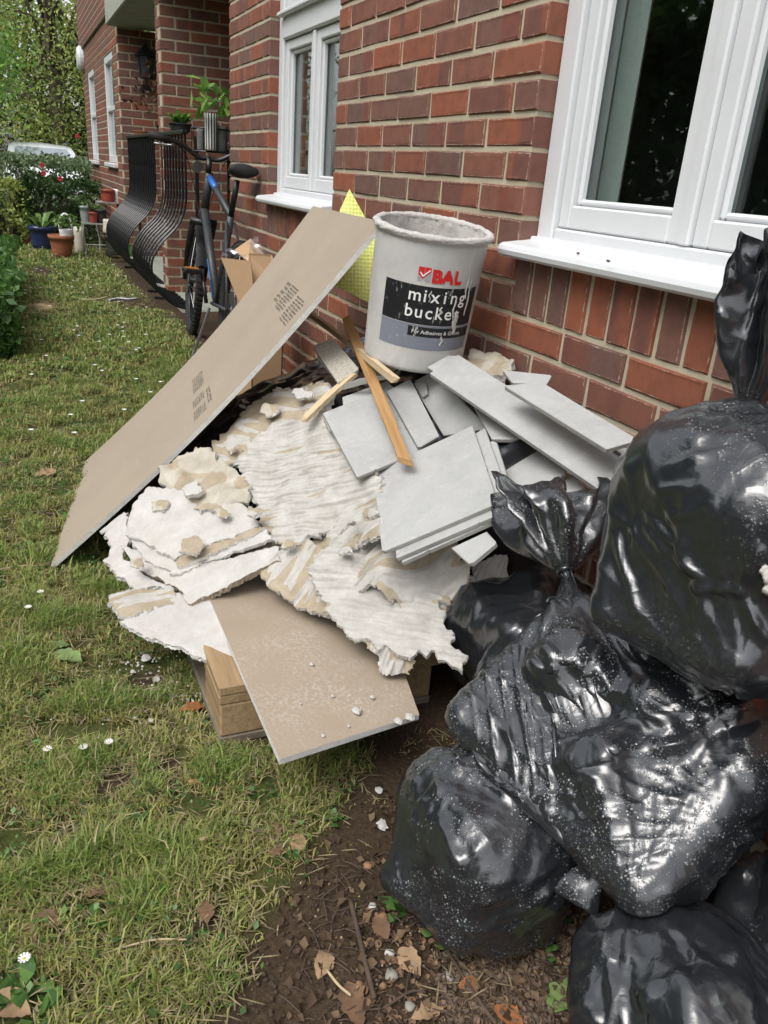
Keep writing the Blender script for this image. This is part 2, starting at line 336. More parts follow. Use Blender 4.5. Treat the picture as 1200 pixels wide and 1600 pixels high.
# ------------------------------------------------------------------ house
def ZJ(k): return 1.388-.075*k
house = empty('brick_house', (-3, 0, 0), label='red brick house wall with white painted windows and a recessed porch', cat='house')
HL = gloc(house)
W1, W2, PIERL, PORL, PILL, WINGR, WINGL = (0., 1.86), (-2.25, -1.34), -3.0275, -5.30, -5.49, -8.01, -12.5
SILLZ, HEADZ, TOPZ = .935, 2.138, 2.888
def brick_mesh(L, D, Hh, seed):
    rg = random.Random(seed); c = .0035
    def j(a=.0016): return rg.uniform(-a, a)
    x0, x1, z0, z1 = -L/2, L/2, -Hh/2, Hh/2
    v = [(x0, D, z0), (x1, D, z0), (x1, D, z1), (x0, D, z1)]
    # four rim points per corner edge, one extra point on the long sides, front face slightly proud in the middle
    rim = [(x0, z0), (0, z0), (x1, z0), (x1, z1), (0, z1), (x0, z1)]
    o1 = len(v); v += [(x+j(), c+.001, z+j(.0012)) for x, z in rim]
    o2 = len(v); v += [(x-math.copysign(c, x)*(x != 0)+j(), j(.0008), z-math.copysign(c, z)+j(.0012)) for x, z in rim]
    k3 = .010; o3 = len(v); v += [(x-math.copysign(min(k3, L*.3), x)*(x != 0), .0-j(.0006), z-math.copysign(k3, z)) for x, z in rim]
    f = [(o3, o3+1, o3+4, o3+5), (o3+1, o3+2, o3+3, o3+4)]
    for i in range(6): k = (i+1) % 6; f.append((o2+i, o2+k, o3+k, o3+i))
    for i in range(6):
        k = (i+1) % 6; f.append((o1+i, o1+k, o2+k, o2+i))
    f += [(0, 1, o1+2, o1+1, o1), (1, 2, o1+3, o1+2), (2, 3, o1+5, o1+4, o1+3), (3, 0, o1, o1+5)]
    return v, f
_bc = {}
def edge_attr(me):
    n_ = len(me.vertices); a = me.attributes.new('edge', 'FLOAT', 'POINT'); a.data.foreach_set('value', np.tile(np.r_[np.zeros(10), np.ones(6), np.zeros(6)], n_//22).astype(np.float32))
def brick_data(L, D, Hh, var):
    key = (round(L, 3), round(D, 3), round(Hh, 3), var)
    if key not in _bc: v, f = brick_mesh(*key[:3], hash(key) % 9999 if False else int(key[0]*1000)*31+int(key[2]*1000)*7+var); _bc[key] = [v, f, None]
    return _bc[key]
BR = []      # x, y, z (front centre), length, height, depth, facing (0: -Y, 1: +X)
def row(xa, xb, k, along='X', fixed=0., z0=None, z1=None, depth=.1025):
    za, zb = ZJ(k)+.0062, ZJ(k-1)-.0062
    if z0 is not None: za = max(za, z0)
    if z1 is not None: zb = min(zb, z1)
    if zb-za < .02: return
    off = 0. if k % 2 else -.1125
    m0 = int(math.floor((xa-off)/.225)); m1 = int(math.ceil((xb-off)/.225))+1
    for m in range(m0, m1+1):
        a, b = max(xa, m*.225+off-.2137), min(xb, m*.225+off-.0013)
        if b-a < .03: continue
        c = (a+b)/2
        if along == 'X': BR.append((c, fixed, (za+zb)/2, b-a, zb-za, depth, 0))
        else: BR.append((fixed, c, (za+zb)/2, b-a, zb-za, depth, 1))
for k in range(-19, 19):
    zb = ZJ(k)
    if zb > HEADZ-.01: row(PIERL, 3.4, k)
    elif zb > .78: row(PIERL, W2[0], k); row(W2[1], W1[0], k); row(W1[1], 3.4, k)
    elif zb > -.08: row(PIERL, 3.4, k, z0=-.02)
    if -12 <= k: 
        row(0.0, 1.35, k, 'Y', PORL, z0=-.02, z1=2.275); BR.append(((PORL+PILL)/2-.051, 0, (ZJ(k)+ZJ(k-1))/2, .083, .065, .10, 0)) if k < 18 else None
        row(0.0, 1.35, k, 'Y', WINGR, z0=-.02, z1=2.275)
    row(WINGL, WINGR-.1085, k, z0=-.02) if not (.99 < ZJ(k) < 2.13) else [row(a, b, k) for a, b in ((WINGL, -11.75), (-10.75, -9.5), (-8.5, WINGR-.1085))]
for k in range(-19, 19):   # the wing's corner bricks turn the corner
    pass
for m in range(24): BR.append((.005+.075*m+.0325, 0, (.793+SILLZ-.004)/2, .065, SILLZ-.004-.793, .1025, 0))          # soldier courses under the sills
for m in range(12): BR.append((W2[0]+.007+.075*m+.0325, 0, (.793+SILLZ-.004)/2, .065, SILLZ-.004-.793, .1025, 0))
# largest in view become single bricks, the rest one joined piece
ctr = np.array([b[:3] for b in BR]); P_ = pr(ctr); Lz = np.array([b[3] for b in BR]); Hz = np.array([b[4] for b in BR])
fac = np.array([abs((CAM-c)[1 if b[6] == 0 else 0])/np.linalg.norm(CAM-c) for c, b in zip(ctr, BR)])
area = np.where((P_[:, 2] > .3) & (P_[:, 0] > -40) & (P_[:, 0] < 1240) & (P_[:, 1] > -40) & (P_[:, 1] < 900), Lz*Hz*fac*(FPX/np.maximum(P_[:, 2], .3))**2, 0)
hid = (ctr[:, 1] == 0) & (ctr[:, 2] < .35) & (ctr[:, 0] > -3); area[hid] = 0      # behind the heap
big = set(np.argsort(-area)[:300].tolist())
jm = MB(); vr = random.Random(3)
for i, (x, y, z, L, Hh, D, fc) in enumerate(BR):
    d = brick_data(L, D, Hh, vr.randrange(5)); dy = vr.uniform(-.0018, .0018); tz = vr.uniform(-.004, .004)
    if i in big and area[i] > 60:
        if d[2] is None: d[2] = mesh('brick', d[0], d[1], BRICK); edge_attr(d[2])
        o = ob('brick', d[2], house, (x-HL.x+(0 if fc == 0 else dy), y-HL.y+(dy if fc == 0 else 0), z), (0, 0, (math.pi/2 if fc else 0)+tz))
    else:
        jm.add(d[0], d[1], Matrix.Translation((x, y, z)) @ Matrix.Rotation(math.pi/2 if fc else 0, 4, 'Z'))
edge_attr(jm.w('brickwork', BRICK, house, kind='stuff').data)
cm = MB(); e = .005
for a, b, z0, z1 in ((PIERL+e, 3.4, -.05, .788), (PIERL+e, W2[0]-e, .788, HEADZ), (W2[1]+e, -e, .788, HEADZ), (W1[1]+e, 3.4, .788, HEADZ), (PIERL+e, 3.4, HEADZ, TOPZ), (W2[0]-e, W2[1]+e, .788, SILLZ-.004), (-e, W1[1]+e, .788, SILLZ-.004)):
    cm.box(a, b, e, .28, z0, z1)
cm.w('mortar_core', MORTAR, house); cm = MB().box(PILL+e, PORL-e, e, 1.4, -.05, 2.28); cm.w('mortar_core', MORTAR, house); cm = MB()
cm.box(WINGL, -11.75-e, e, .28, -.05, TOPZ).box(-10.75+e, -9.5-e, e, .28, .99, 2.13).box(-8.5+e, WINGR-e, e, .28, -.05, TOPZ).box(-11.75-e, -8.5+e, e, .28, -.05, .99-e).box(-11.75-e, -8.5+e, e, .28, 2.13+e, TOPZ)
cm.box(WINGR-.25, WINGR-e, .28, 1.4, -.05, 2.28)
cm.w('mortar_core', MORTAR, house)
def m_upper():
    s = NT('upper_brickwork'); o = s.obj(); v = s.map(o, (1, 1, 1), (R(90), 0, 0))
    b = s.n('TexBrick', {'Vector': v, 'Color1': (.19, .055, .035, 1), 'Color2': (.12, .06, .05, 1), 'Mortar': (.4, .35, .27, 1), 'Scale': 1., 'Mortar Size': .005, 'Brick Width': .225, 'Row Height': .075})
    return s.bsdf(b, .8, None, .3)
MB().box(WINGL, 3.4, -.03, .28, TOPZ+.001, 5.6).w('upper_wall', m_upper(), house)
MB().box(WINGL, WINGR+.02, -.031, -.004, 2.47, TOPZ).w('brick_band', m_upper(), house)
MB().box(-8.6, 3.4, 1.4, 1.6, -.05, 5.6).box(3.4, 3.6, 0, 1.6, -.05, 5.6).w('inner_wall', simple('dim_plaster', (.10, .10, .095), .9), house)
MB().cbox(WINGR+.0, PIERL-.003, -.10, 1.399, 2.285, 2.55, .01).w('porch_canopy', CONC, house)
MB().box(WINGR+.004, PILL-.004, .004, 1.398, -.05, .06).box(PORL+.004, PIERL, .004, 1.398, -.05, .06).w('porch_floor', CONC, house)
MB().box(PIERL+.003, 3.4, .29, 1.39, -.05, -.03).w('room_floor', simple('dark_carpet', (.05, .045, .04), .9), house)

def window(x0, x1, mull, label, top, far=False):
    """frame with jambs, head and bottom rail, casements, mullion, panes and a sill"""
    wd = empty('window', (0, 0, 0)); wd.parent = house; wd.location = Vector((x0, 0, SILLZ))-HL; wd['label'] = label
    f = MB(); yf = .046
    f.cbox(x0+.001, x0+.062, yf, .13, SILLZ+.02, top, .004); f.cbox(x1-.062, x1-.001, yf, .13, SILLZ+.02, top, .004)
    f.cbox(x0+.063, x1-.063, yf, .13, top-.07, top, .004); f.cbox(x0+.063, x1-.063, yf+.006, .13, SILLZ+.02, SILLZ+.062, .004)
    f.w('frame', PAINT, wd)
    zt = top-.071; zb = SILLZ+.0625
    lights = []
    zz = [(zb, zt)] if not far else [(zb, 1.60), (1.70, zt)]
    if far: MB().cbox(x0+.063, x1-.063, yf-.004, .13, 1.602, 1.698, .006).cbox(x0+.05, x1-.05, yf-.03, yf-.005, 1.685, 1.705, .006).w('transom', PAINT, wd)
    xs = [x0+.063]+mull+[x1-.063]
    for m in mull:
        for za, zb_ in zz: MB().cbox(m-.014, m+.014, yf+.004, .13, za+.001, zb_-.001, .004).w('mullion', PAINT, wd)
    for i in range(len(xs)-1):
        a = xs[i]+(.001 if i == 0 else .015); b = xs[i+1]-(.001 if i == len(xs)-2 else .015)
        for za, zb_ in zz:
            s = MB(); t = .040; y0, y1 = yf+.014, .115
            s.cbox(a, a+t, y0, y1, za+.001, zb_-.001, .004); s.cbox(b-t, b, y0, y1, za+.001, zb_-.001, .004)
            s.cbox(a+t+.0005, b-t-.0005, y0, y1, za+.001, za+t+.012, .004); s.cbox(a+t+.0005, b-t-.0005, y0, y1, zb_-t, zb_-.001, .004)
            s.w('casement', PAINT, wd)
            g = .014; q = MB(); za2, zb2 = za+t+.0125, zb_-t-.0005; a2, b2 = a+t+.0005, b-t-.0005
            q.cbox(a2, a2+g, y0+.012, y0+.032, za2, zb2, .005); q.cbox(b2-g, b2, y0+.012, y0+.032, za2, zb2, .005)
            q.cbox(a2+g, b2-g, y0+.012, y0+.032, za2, za2+g, .005); q.cbox(a2+g, b2-g, y0+.012, y0+.032, zb2-g, zb2, .005)
            q.w('glazing_bead', PAINT, wd)
            MB().box(a2+.001, b2-.001, y0+.0325, y0+.0365, za2+.001, zb2-.001).w('pane', GLASS, wd)
    sl = MB(); n = 7; prof = [(.115, SILLZ+.001), (-.045, SILLZ-.010), (-.053, SILLZ-.004), (-.056, SILLZ+.006), (-.052, SILLZ+.015), (-.044, SILLZ+.0205), (.030, SILLZ+.030), (.034, SILLZ+.038), (.115, SILLZ+.040)]
    v = [(x, y, z) for x in (x0-.004, x1+.004) for y, z in prof]; m = len(prof)
    fcs = [(i, i+1, m+i+1, m+i) for i in range(m-1)]+[(m-1, 0, m, 2*m-1)]+[tuple(range(m))[::-1], tuple(range(m, 2*m))]
    sl.add(v, fcs); sl.w('sill', PAINT, wd)
    return wd
w1 = window(W1[0], W1[1], [.488, 1.37], 'large white window with a pale curtain edge inside', HEADZ)
w2 = window(W2[0], W2[1], [-1.775], 'white two light window beyond the bucket', HEADZ, far=True)
cu = MB()
for i in range(4):
    t0_, t1_ = i/4, (i+.97)/4; a_, b_ = np.array([.006, .136]), np.array([.064, .224]); q0, q1 = a_+(b_-a_)*t0_, a_+(b_-a_)*t1_; s_ = .003*(-1)**i
    cu.add([(q0[0]+s_, q0[1], .94), (q1[0]+s_, q1[1], .94), (q1[0]+s_, q1[1], 2.12), (q0[0]+s_, q0[1], 2.12), (q0[0]+s_-.006, q0[1]+.004, .94), (q1[0]+s_-.006, q1[1]+.004, .94), (q1[0]+s_-.006, q1[1]+.004, 2.12), (q0[0]+s_-.006, q0[1]+.004, 2.12)], [(0, 1, 2, 3), (7, 6, 5, 4), (0, 4, 5, 1), (1, 5, 6, 2), (2, 6, 7, 3), (3, 7, 4, 0)])
cu.w('curtain', simple('pale_curtain', (.82, .86, .83), .85, .04, 5, .05), w1)
MB().box(PIERL+.003, 3.4, .285, 1.399, TOPZ+.01, TOPZ+.05).w('room_ceiling', MORTAR, house)
for xa, xb, lab in ((-9.5, -8.5, 'near'), (-11.75, -10.75, 'far')):
    wd = empty('window'); wd.parent = house; wd.location = Vector((xa, 0, 1))-HL
    f = MB(); f.cbox(xa+.001, xa+.07, .012, .10, 1.0, 2.128, .006).cbox(xb-.07, xb-.001, .012, .10, 1.0, 2.128, .006).cbox(xa+.071, xb-.071, .012, .10, 2.05, 2.128, .006).cbox(xa+.071, xb-.071, .012, .10, 1.0, 1.08, .006).cbox(xa+.071, xb-.071, .016, .10, 1.55, 1.60, .006)
    f.w('frame', PAINT, wd)
    MB().box(xa+.07, xb-.07, .05, .055, 1.08, 1.55).box(xa+.07, xb-.07, .05, .055, 1.60, 2.05).w('pane', GLASS, wd)
    MB().cbox(xa-.03, xb+.03, -.05, .10, .95, .998, .008).w('sill', PAINT, wd)
# small things fixed to the house
lan = empty('wall_lantern', tuple(onX(225, 100, WINGR)-np.array([0, 0, .1])), label='black wall lantern on the side wall inside the porch', cat='lantern')
LM = gloc(lan); q = MB(); lx, ly, lz = WINGR+.16, LM.y, LM.z
MB().lathe([(.001, .02), (.06, .03), (.075, .06)], 8, (lx, ly, lz-.08), cap1=True).w('base', BLACKM, lan)
MB().lathe([(.072, 0), (.095, .17)], 8, (lx, ly, lz-.018)).w('glass_body', simple('lantern_glass', (.06, .07, .07), .12), lan)
for k in range(6):
    a = k*math.pi/3; MB().tube([(lx+.075*math.cos(a), ly+.075*math.sin(a), lz-.02), (lx+.098*math.cos(a), ly+.098*math.sin(a), lz+.155)], .006, 5).w('bar', BLACKM, lan)
MB().lathe([(.125, 0), (.11, .015), (.05, .07), (.02, .10), (.001, .13)], 8, (lx, ly, lz+.154)).w('cap', BLACKM, lan)
MB().tube(bend_pts([(WINGR+.004, ly, lz-.14), (WINGR+.07, ly, lz-.15), (lx, ly, lz-.1), (lx, ly, lz-.06)], 4), .012, 6).w('arm', BLACKM, lan)
MB().lathe([(.05, 0), (.05, .012)], 10, (0, 0, 0), cap1=True)
bp = MB(); t = MB().lathe([(.055, 0), (.05, .014)], 10, (0, 0, 0), cap1=True); bp.add(t.v, t.f, Matrix.Translation((WINGR+.001, ly, lz-.14)) @ Matrix.Rotation(math.pi/2, 4, 'Y')); bp.w('back_plate', BLACKM, lan)
al = MB(); p = onY(130, 92); t = MB().lathe([(.165, 0), (.165, .05), (.13, .085), (.001, .09)], 20); al.add(t.v, t.f, Matrix.Translation((p[0], -.003, p[2])) @ Matrix.Rotation(math.pi/2, 4, 'X'))
al.w('alarm_box', PAINT, smooth=False, label='round white box fixed high on the far end of the wall', cat='alarm box')
# ------------------------------------------------------------------ ground, lawn
def blob(X, Y, px, rx, ry, rot=0.):
    c = onZ(*px); dx, dy = X-c[0], Y-c[1]; ca, sa = math.cos(rot), math.sin(rot)
    return np.exp(-(((dx*ca+dy*sa)/rx)**2+((-dx*sa+dy*ca)/ry)**2))
def soilmask(X, Y):
    # bare soil beside the sacks: to the right of a line on the ground
    a, b = onZ(570, 1190)[:2], onZ(330, 1600)[:2]; n = np.array([-(b-a)[1], (b-a)[0]]); n /= np.linalg.norm(n)
    if n @ (onZ(700, 1500)[:2]-a) < 0: n = -n
    d = (X-a[0])*n[0]+(Y-a[1])*n[1]; m = 1/(1+np.exp(-d/.028))
    m = np.where(X < .35, m*np.exp(-((X-.35)/.25)**2), m)
    under = 1/(1+np.exp(-(np.minimum(np.minimum(X+.85, .48-X), Y+.80))/.03))
    m = np.maximum(m, under)
    for px, rx, ry, k in (((185, 1225), .055, .05, .9), ((265, 1205), .05, .04, .8), ((230, 1065), .07, .07, .8), ((300, 1100), .05, .06, .7), ((330, 1440), .05, .05, .7), ((430, 1500), .08, .07, .85), ((400, 1290), .04, .05, .5), ((200, 470), .35, .30, .75), ((70, 425), .5, .12, .8), ((120, 1420), .04, .05, .45), ((60, 750), .15, .12, .4), ((68, 477), .32, .13, 1.), ((230, 480), .5, .12, .7)):
        m = np.maximum(m, k*blob(X, Y, px, rx, ry))
    m = np.maximum(m, np.where((Y > -.28) & (X < -1), np.clip((Y+.28)/.2, 0, .9), 0))
    return m
gx = np.unique(np.concatenate([np.linspace(-140, -30, 24), np.linspace(-30, -8, 45), np.linspace(-8, -1.5, 90), np.linspace(-1.5, 2.2, 150), np.linspace(2.2, 60, 20)]))
gy = np.unique(np.concatenate([np.linspace(-100, -6, 20), np.linspace(-6, -1.8, 30), np.linspace(-1.8, .3, 90), np.linspace(.3, 60, 14)]))
GX, GY = np.meshgrid(gx, gy, indexing='ij'); sh = GX.shape
gp = np.stack([GX.ravel(), GY.ravel(), 0*GX.ravel()], 1)
near = (gp[:, 0] > -12) & (gp[:, 0] < 3) & (gp[:, 1] > -4) & (gp[:, 1] < .4)
def groundz(X, Y):
    z = .006*np.sin(X*7.1+Y*3)+.005*np.sin(Y*9.3-X*4.2)-.004
    z = z+.085*np.clip((Y+.62)/.34, 0, 1)**2*(3-2*np.clip((Y+.62)/.34, 0, 1))*np.exp(-np.clip(np.abs(X+3.2)-.9, 0, 9)**2/.12)   # low bank where the bicycle stands
    return np.where(X < -12.5, -.28*np.clip((-12.5-X)/3, 0, 1), z*np.clip((X+12.5)/1.0, 0, 1))
gp[:, 2] = groundz(gp[:, 0], gp[:, 1])
ii = np.nonzero(near)[0]; gp[ii, 2] += .006*vnoise(gp[ii], 9., 2)+.004*vnoise(gp[ii], 31., 4)
ny = sh[1]; I = np.arange(sh[0]*sh[1]).reshape(sh)
gf = np.stack([I[:-1, :-1].ravel(), I[1:, :-1].ravel(), I[1:, 1:].ravel(), I[:-1, 1:].ravel()], 1)
gme = mesh('ground', gp, gf, GROUND, True)
sm = np.clip(soilmask(gp[:, 0], gp[:, 1]), 0, 1)
at = gme.attributes.new('soil', 'FLOAT', 'POINT'); at.data.foreach_set('value', sm.astype(np.float32))
sa_ = np.clip(1.3*blob(gp[:, 0], gp[:, 1], (68, 477), .22, .10)+.0, 0, 1); sa_ *= np.clip(.5+1.2*vnoise(gp*np.array([1, 1, 0]), 14., 9), 0, 1)
at = gme.attributes.new('sand', 'FLOAT', 'POINT'); at.data.foreach_set('value', sa_.astype(np.float32))
ob('ground', gme, kind='structure')

def gz(x, y): return float(groundz(np.array([x]), np.array([y]))[0])
def inview(x, y, z, m=60):
    P = pr(np.stack([x, y, z], 1)); return (P[:, 2] > .15) & (P[:, 0] > -m) & (P[:, 0] < 1200+m) & (P[:, 1] > -m) & (P[:, 1] < 1600+m)
def m_grass():
    s = NT('grass_blades'); c = s.attr('col'); h = s.attr('hgt')
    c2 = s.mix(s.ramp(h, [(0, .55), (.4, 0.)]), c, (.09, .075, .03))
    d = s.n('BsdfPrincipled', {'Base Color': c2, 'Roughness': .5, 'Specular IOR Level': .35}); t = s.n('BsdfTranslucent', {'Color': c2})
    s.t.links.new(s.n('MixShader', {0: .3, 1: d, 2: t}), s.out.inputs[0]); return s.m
GRASSM = m_grass()
def grass(n, xr, yr, hgt, wid, rng, margin=70, inner=None):
    x = rng.uniform(*xr, n); y = rng.uniform(*yr, n)
    k = inview(x, y, 0*x+.02, margin)
    if inner is not None: k = ~inview(x, y, 0*x+.02, inner)
    x, y = x[k], y[k]
    sm = soilmask(x, y); p = np.stack([x, y, 0*x], 1)
    cl = vnoise(p, 11., 5); cl2 = vnoise(p, 34., 8)
    keep = rng.random(len(x)) < np.clip((1-1.3*sm)*(.50+1.15*cl+.7*cl2), .0, 1)
    keep &= (Y_ok := (y < -.12))
    x, y, cl, cl2, sm = x[keep], y[keep], cl[keep], cl2[keep], sm[keep]; n = len(x)
    L = hgt*rng.uniform(.40, 1.2, n)*(1+.55*cl)*np.where(rng.random(n) < .06, 1.6, 1.)*(1-.65*np.clip(sm, 0, 1)); a = rng.uniform(0, 2*np.pi, n)+1.2*cl; lean = rng.uniform(.25, 1.25, n)
    W = wid*rng.uniform(.5, 1.6, n); z0 = groundz(x, y)-.004
    dx, dy = np.cos(a), np.sin(a); sx, sy = -dy*W/2, dx*W/2
    hz = np.stack([.0*L, .55*L*np.cos(lean*.45), .80*L*np.cos(lean*.9)], 1); ho = np.stack([0*L, .55*L*np.sin(lean*.45), .55*L*np.sin(lean*.45)+.5*L*np.sin(lean*1.15)], 1)
    V = np.zeros((n, 5, 3)); 
    for j, (lev, sg, ws) in enumerate(((0, -1, 1.), (0, 1, 1.), (1, -1, .8), (1, 1, .8), (2, 0, 0))):
        V[:, j, 0] = x+dx*ho[:, lev]+sg*ws*sx; V[:, j, 1] = y+dy*ho[:, lev]+sg*ws*sy; V[:, j, 2] = z0+hz[:, lev]
    hue = np.clip(.5+.9*cl+rng.normal(0, .22, n), 0, 1)[:, None]
    c = (1-hue)*np.array([.400, .365, .125])+hue*np.array([.185, .270, .060])
    dry = rng.random(n) < (.10+.15*np.clip(-cl, 0, 1)+.3*sm); c[dry] = np.array([.44, .37, .20])*rng.uniform(.6, 1.1, (dry.sum(), 1))
    c *= rng.uniform(.75, 1.25, (n, 1))
    # thatch: short dead straws lying in the turf
    m = n//6; q = rng.integers(0, n, m); tx, ty = x[q]+rng.normal(0, .012, m), y[q]+rng.normal(0, .012, m); ta = rng.uniform(0, 6.283, m); tl = hgt*rng.uniform(.4, 1.1, m); tw = wid*.45
    T = np.zeros((m, 5, 3)); tz = groundz(tx, ty)+rng.uniform(.003, .4*hgt, m); ux, uy = np.cos(ta), np.sin(ta)
    for j, (l_, s_) in enumerate(((0, -1), (0, 1), (.6, -1), (.6, 1), (1, 0))): T[:, j, 0] = tx+ux*tl*l_-uy*tw*s_; T[:, j, 1] = ty+uy*tl*l_+ux*tw*s_; T[:, j, 2] = tz+.002*l_
    tc = np.array([.42, .35, .20])*rng.uniform(.45, 1.1, (m, 1))
    return np.concatenate([V, T]), np.concatenate([c, tc])
rg = np.random.default_rng(11)
GS = [grass(330000, (-.3, 1.45), (-1.5, -.35), .042, .0024, rg), grass(170000, (-2.6, -.3), (-1.45, -.35), .040, .0034, rg), grass(110000, (-6.2, -2.6), (-1.6, -.1), .042, .0065, rg), grass(75000, (-13, -6.2), (-1.9, -.1), .05, .012, rg),
      grass(60000, (-2.5, 2.2), (-2.6, -.5), .045, .0055, rg, inner=70), grass(45000, (-9, -2.5), (-4.5, -1.2), .05, .011, rg, inner=70), grass(25000, (-12.5, 4), (-8.8, -2.6), .06, .03, rg, inner=70)]
GV = np.concatenate([g[0] for g in GS]); GC = np.concatenate([g[1] for g in GS]); n = len(GV)
gme = bpy.data.meshes.new('grass'); b5 = np.arange(n)*5
gme.vertices.add(n*5); gme.vertices.foreach_set('co', GV.reshape(-1).astype(np.float32))
loops = np.stack([b5, b5+1, b5+3, b5+2, b5+2, b5+3, b5+4], 1).ravel()
gme.loops.add(len(loops)); gme.loops.foreach_set('vertex_index', loops.astype(np.int32))
gme.polygons.add(2*n); ls = np.stack([np.arange(n)*7, np.arange(n)*7+4], 1).ravel(); gme.polygons.foreach_set('loop_start', ls.astype(np.int32))
gme.update(calc_edges=True); gme.materials.append(GRASSM)
at = gme.attributes.new('col', 'FLOAT_COLOR', 'POINT'); at.data.foreach_set('color', np.repeat(np.concatenate([GC, np.ones((n, 1))], 1), 5, 0).astype(np.float32).ravel())
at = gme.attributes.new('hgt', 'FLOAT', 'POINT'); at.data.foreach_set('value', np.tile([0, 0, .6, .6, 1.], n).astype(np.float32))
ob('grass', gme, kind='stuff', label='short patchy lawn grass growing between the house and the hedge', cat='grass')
# ------------------------------------------------------------------ pallet
PX0, PX1, PY0, PY1 = -.76, .44, -.83, -.03
pallet = empty('wooden_pallet', ((PX0+PX1)/2, (PY0+PY1)/2, 0), label='wooden pallet on the grass under the heap of rubble', cat='pallet')
for yb, wy in ((PY0, .10), ((PY0+PY1)/2-.0725, .145), (PY1-.10, .10)):
    for xb in (PX1-.145, (PX0+PX1)/2-.0725, PX0):
        MB().cbox(xb+.001, xb+.144, yb+.002, yb+wy-.002, .0225, .0995, .004).w('block', WOODB, pallet)
    MB().cbox(PX0, PX1, yb, yb+wy, .001, .022, .003).w('bottom_board', WOODG, pallet)
for xb in (PX1-.145, (PX0+PX1)/2-.0725, PX0): MB().cbox(xb, xb+.145, PY0, PY1, .100, .122, .003).w('stringer_board', WOODB, pallet)
for y0, wy in ((PY0, .145), (PY0+.185, .10), (PY0+.3275, .145), (PY0+.515, .10), (PY1-.145, .145)): MB().cbox(PX0, PX1+.002, y0, y0+wy, .1225, .1445, .003).w('deck_board', WOODB, pallet)

# ------------------------------------------------------------------ shape of the heap (metres, from the photo and the pallet, wall and bucket it touches)
_hp = [(648, 575, .640), (690, 560, .650), (575, 560, .625), (560, 520, .62), (500, 500, .60), (990, 690, .630), (965, 780, .535), (880, 760, .535), (780, 785, .50), (740, 665, .560), (600, 862, .385), (582, 745, .445), (686, 680, .525), (510, 640, .53), (800, 900, .36), (640, 930, .29), (400, 890, .235), (520, 700, .46), (440, 600, .52), (350, 680, .41), (265, 740, .31), (200, 800, .22), (165, 830, .155), (180, 985, .13), (385, 1010, .155), (323, 930, .16), (560, 860, .335), (480, 980, .16), (590, 1040, .16), (720, 1010, .20), (300, 830, .24), (430, 760, .345)]
_hx = np.array([onZ(*p) for p in _hp]); 
def _tps(r2): return .5*r2*np.log(np.maximum(r2, 1e-12))
_n = len(_hx); _K = _tps(((_hx[:, None, :2]-_hx[None, :, :2])**2).sum(-1))+1.5e-3*np.eye(_n); _Pm = np.c_[np.ones(_n), _hx[:, :2]]
_S = np.linalg.solve(np.block([[_K, _Pm], [_Pm.T, np.zeros((3, 3))]]), np.r_[_hx[:, 2], 0, 0, 0])
def heap(X, Y):
    X = np.asarray(X, float); Y = np.asarray(Y, float); sh_ = X.shape; q = np.c_[X.ravel(), Y.ravel()]; q = np.c_[np.clip(q[:, 0], -1.0, .75), np.clip(q[:, 1], -1.0, -.02)]
    z = _tps(((q[:, None]-_hx[None, :, :2])**2).sum(-1)) @ _S[:_n]+_S[_n]+q @ _S[_n+1:]
    return np.clip(z, .10, .72).reshape(sh_)
def hit(x, y, lift=0.):
    d = ray(x, y); ts = np.linspace(.9, 3.2, 240); P = CAM+ts[:, None]*d; f = P[:, 2]-heap(P[:, 0], P[:, 1])-lift
    k = np.nonzero(f < 0)[0]; i = k[0] if len(k) else len(ts)-1
    a, b = (f[i-1], f[i]); t = ts[i-1]+(ts[i]-ts[i-1])*a/(a-b+1e-12); return CAM+t*d
# black sack that carries the heap
gxs, gys = np.linspace(PX0+.02, .40, 110), np.linspace(PY0+.06, -.05, 90); HX, HY = np.meshgrid(gxs, gys, indexing='ij')
ed = np.minimum(np.minimum(HX-gxs[0], gxs[-1]-HX), np.minimum(HY-gys[0], gys[-1]-HY)); 
HZ = .147+(np.maximum(heap(HX, HY)-.034, .148)-.147)*np.clip(ed/.035, 0, 1)**.5
_fq = np.array([onZ(437, 1186, .15), onZ(655, 1116, .15), onZ(590, 880, .16), onZ(323, 926, .16)])[:, :2]
def inpoly(px, py, poly):
    x, y = poly[:, 0], poly[:, 1]; x2, y2 = np.roll(x, -1), np.roll(y, -1); c = np.zeros(len(px), bool)
    for a, b, a2, b2 in zip(x, y, x2, y2):
        if b == b2: continue
        k = ((b > py) != (b2 > py)) & (px < (a2-a)*(py-b)/(b2-b)+a); c ^= k
    return c
HZ[inpoly(HX.ravel(), HY.ravel(), _fq+(_fq-_fq.mean(0))*.06).reshape(HX.shape)] = .1465
pp = np.stack([HX, HY, HZ], -1).reshape(-1, 3); nz_ = vnoise(pp, 9., 3); pp[:, 2] -= .022*np.clip(np.abs(nz_)*2, 0, 1)*np.clip(ed.ravel()/.06, 0, 1)
pp[:, 2] -= .012*np.abs(vnoise(pp, 22., 6))*np.clip(ed.ravel()/.06, 0, 1); pp[:, 2] = np.maximum(pp[:, 2], .1465)
I = np.arange(HX.size).reshape(HX.shape); ff = np.stack([I[:-1, :-1], I[1:, :-1], I[1:, 1:], I[:-1, 1:]], -1).reshape(-1, 4)
hs_ = wob('refuse_sack', pp, ff, BAG, None, True, label='black sack showing in gaps beneath the plaster and leaning board', cat='rubbish sack')
a_ = hs_.data.attributes.new('wet', 'FLOAT', 'POINT')

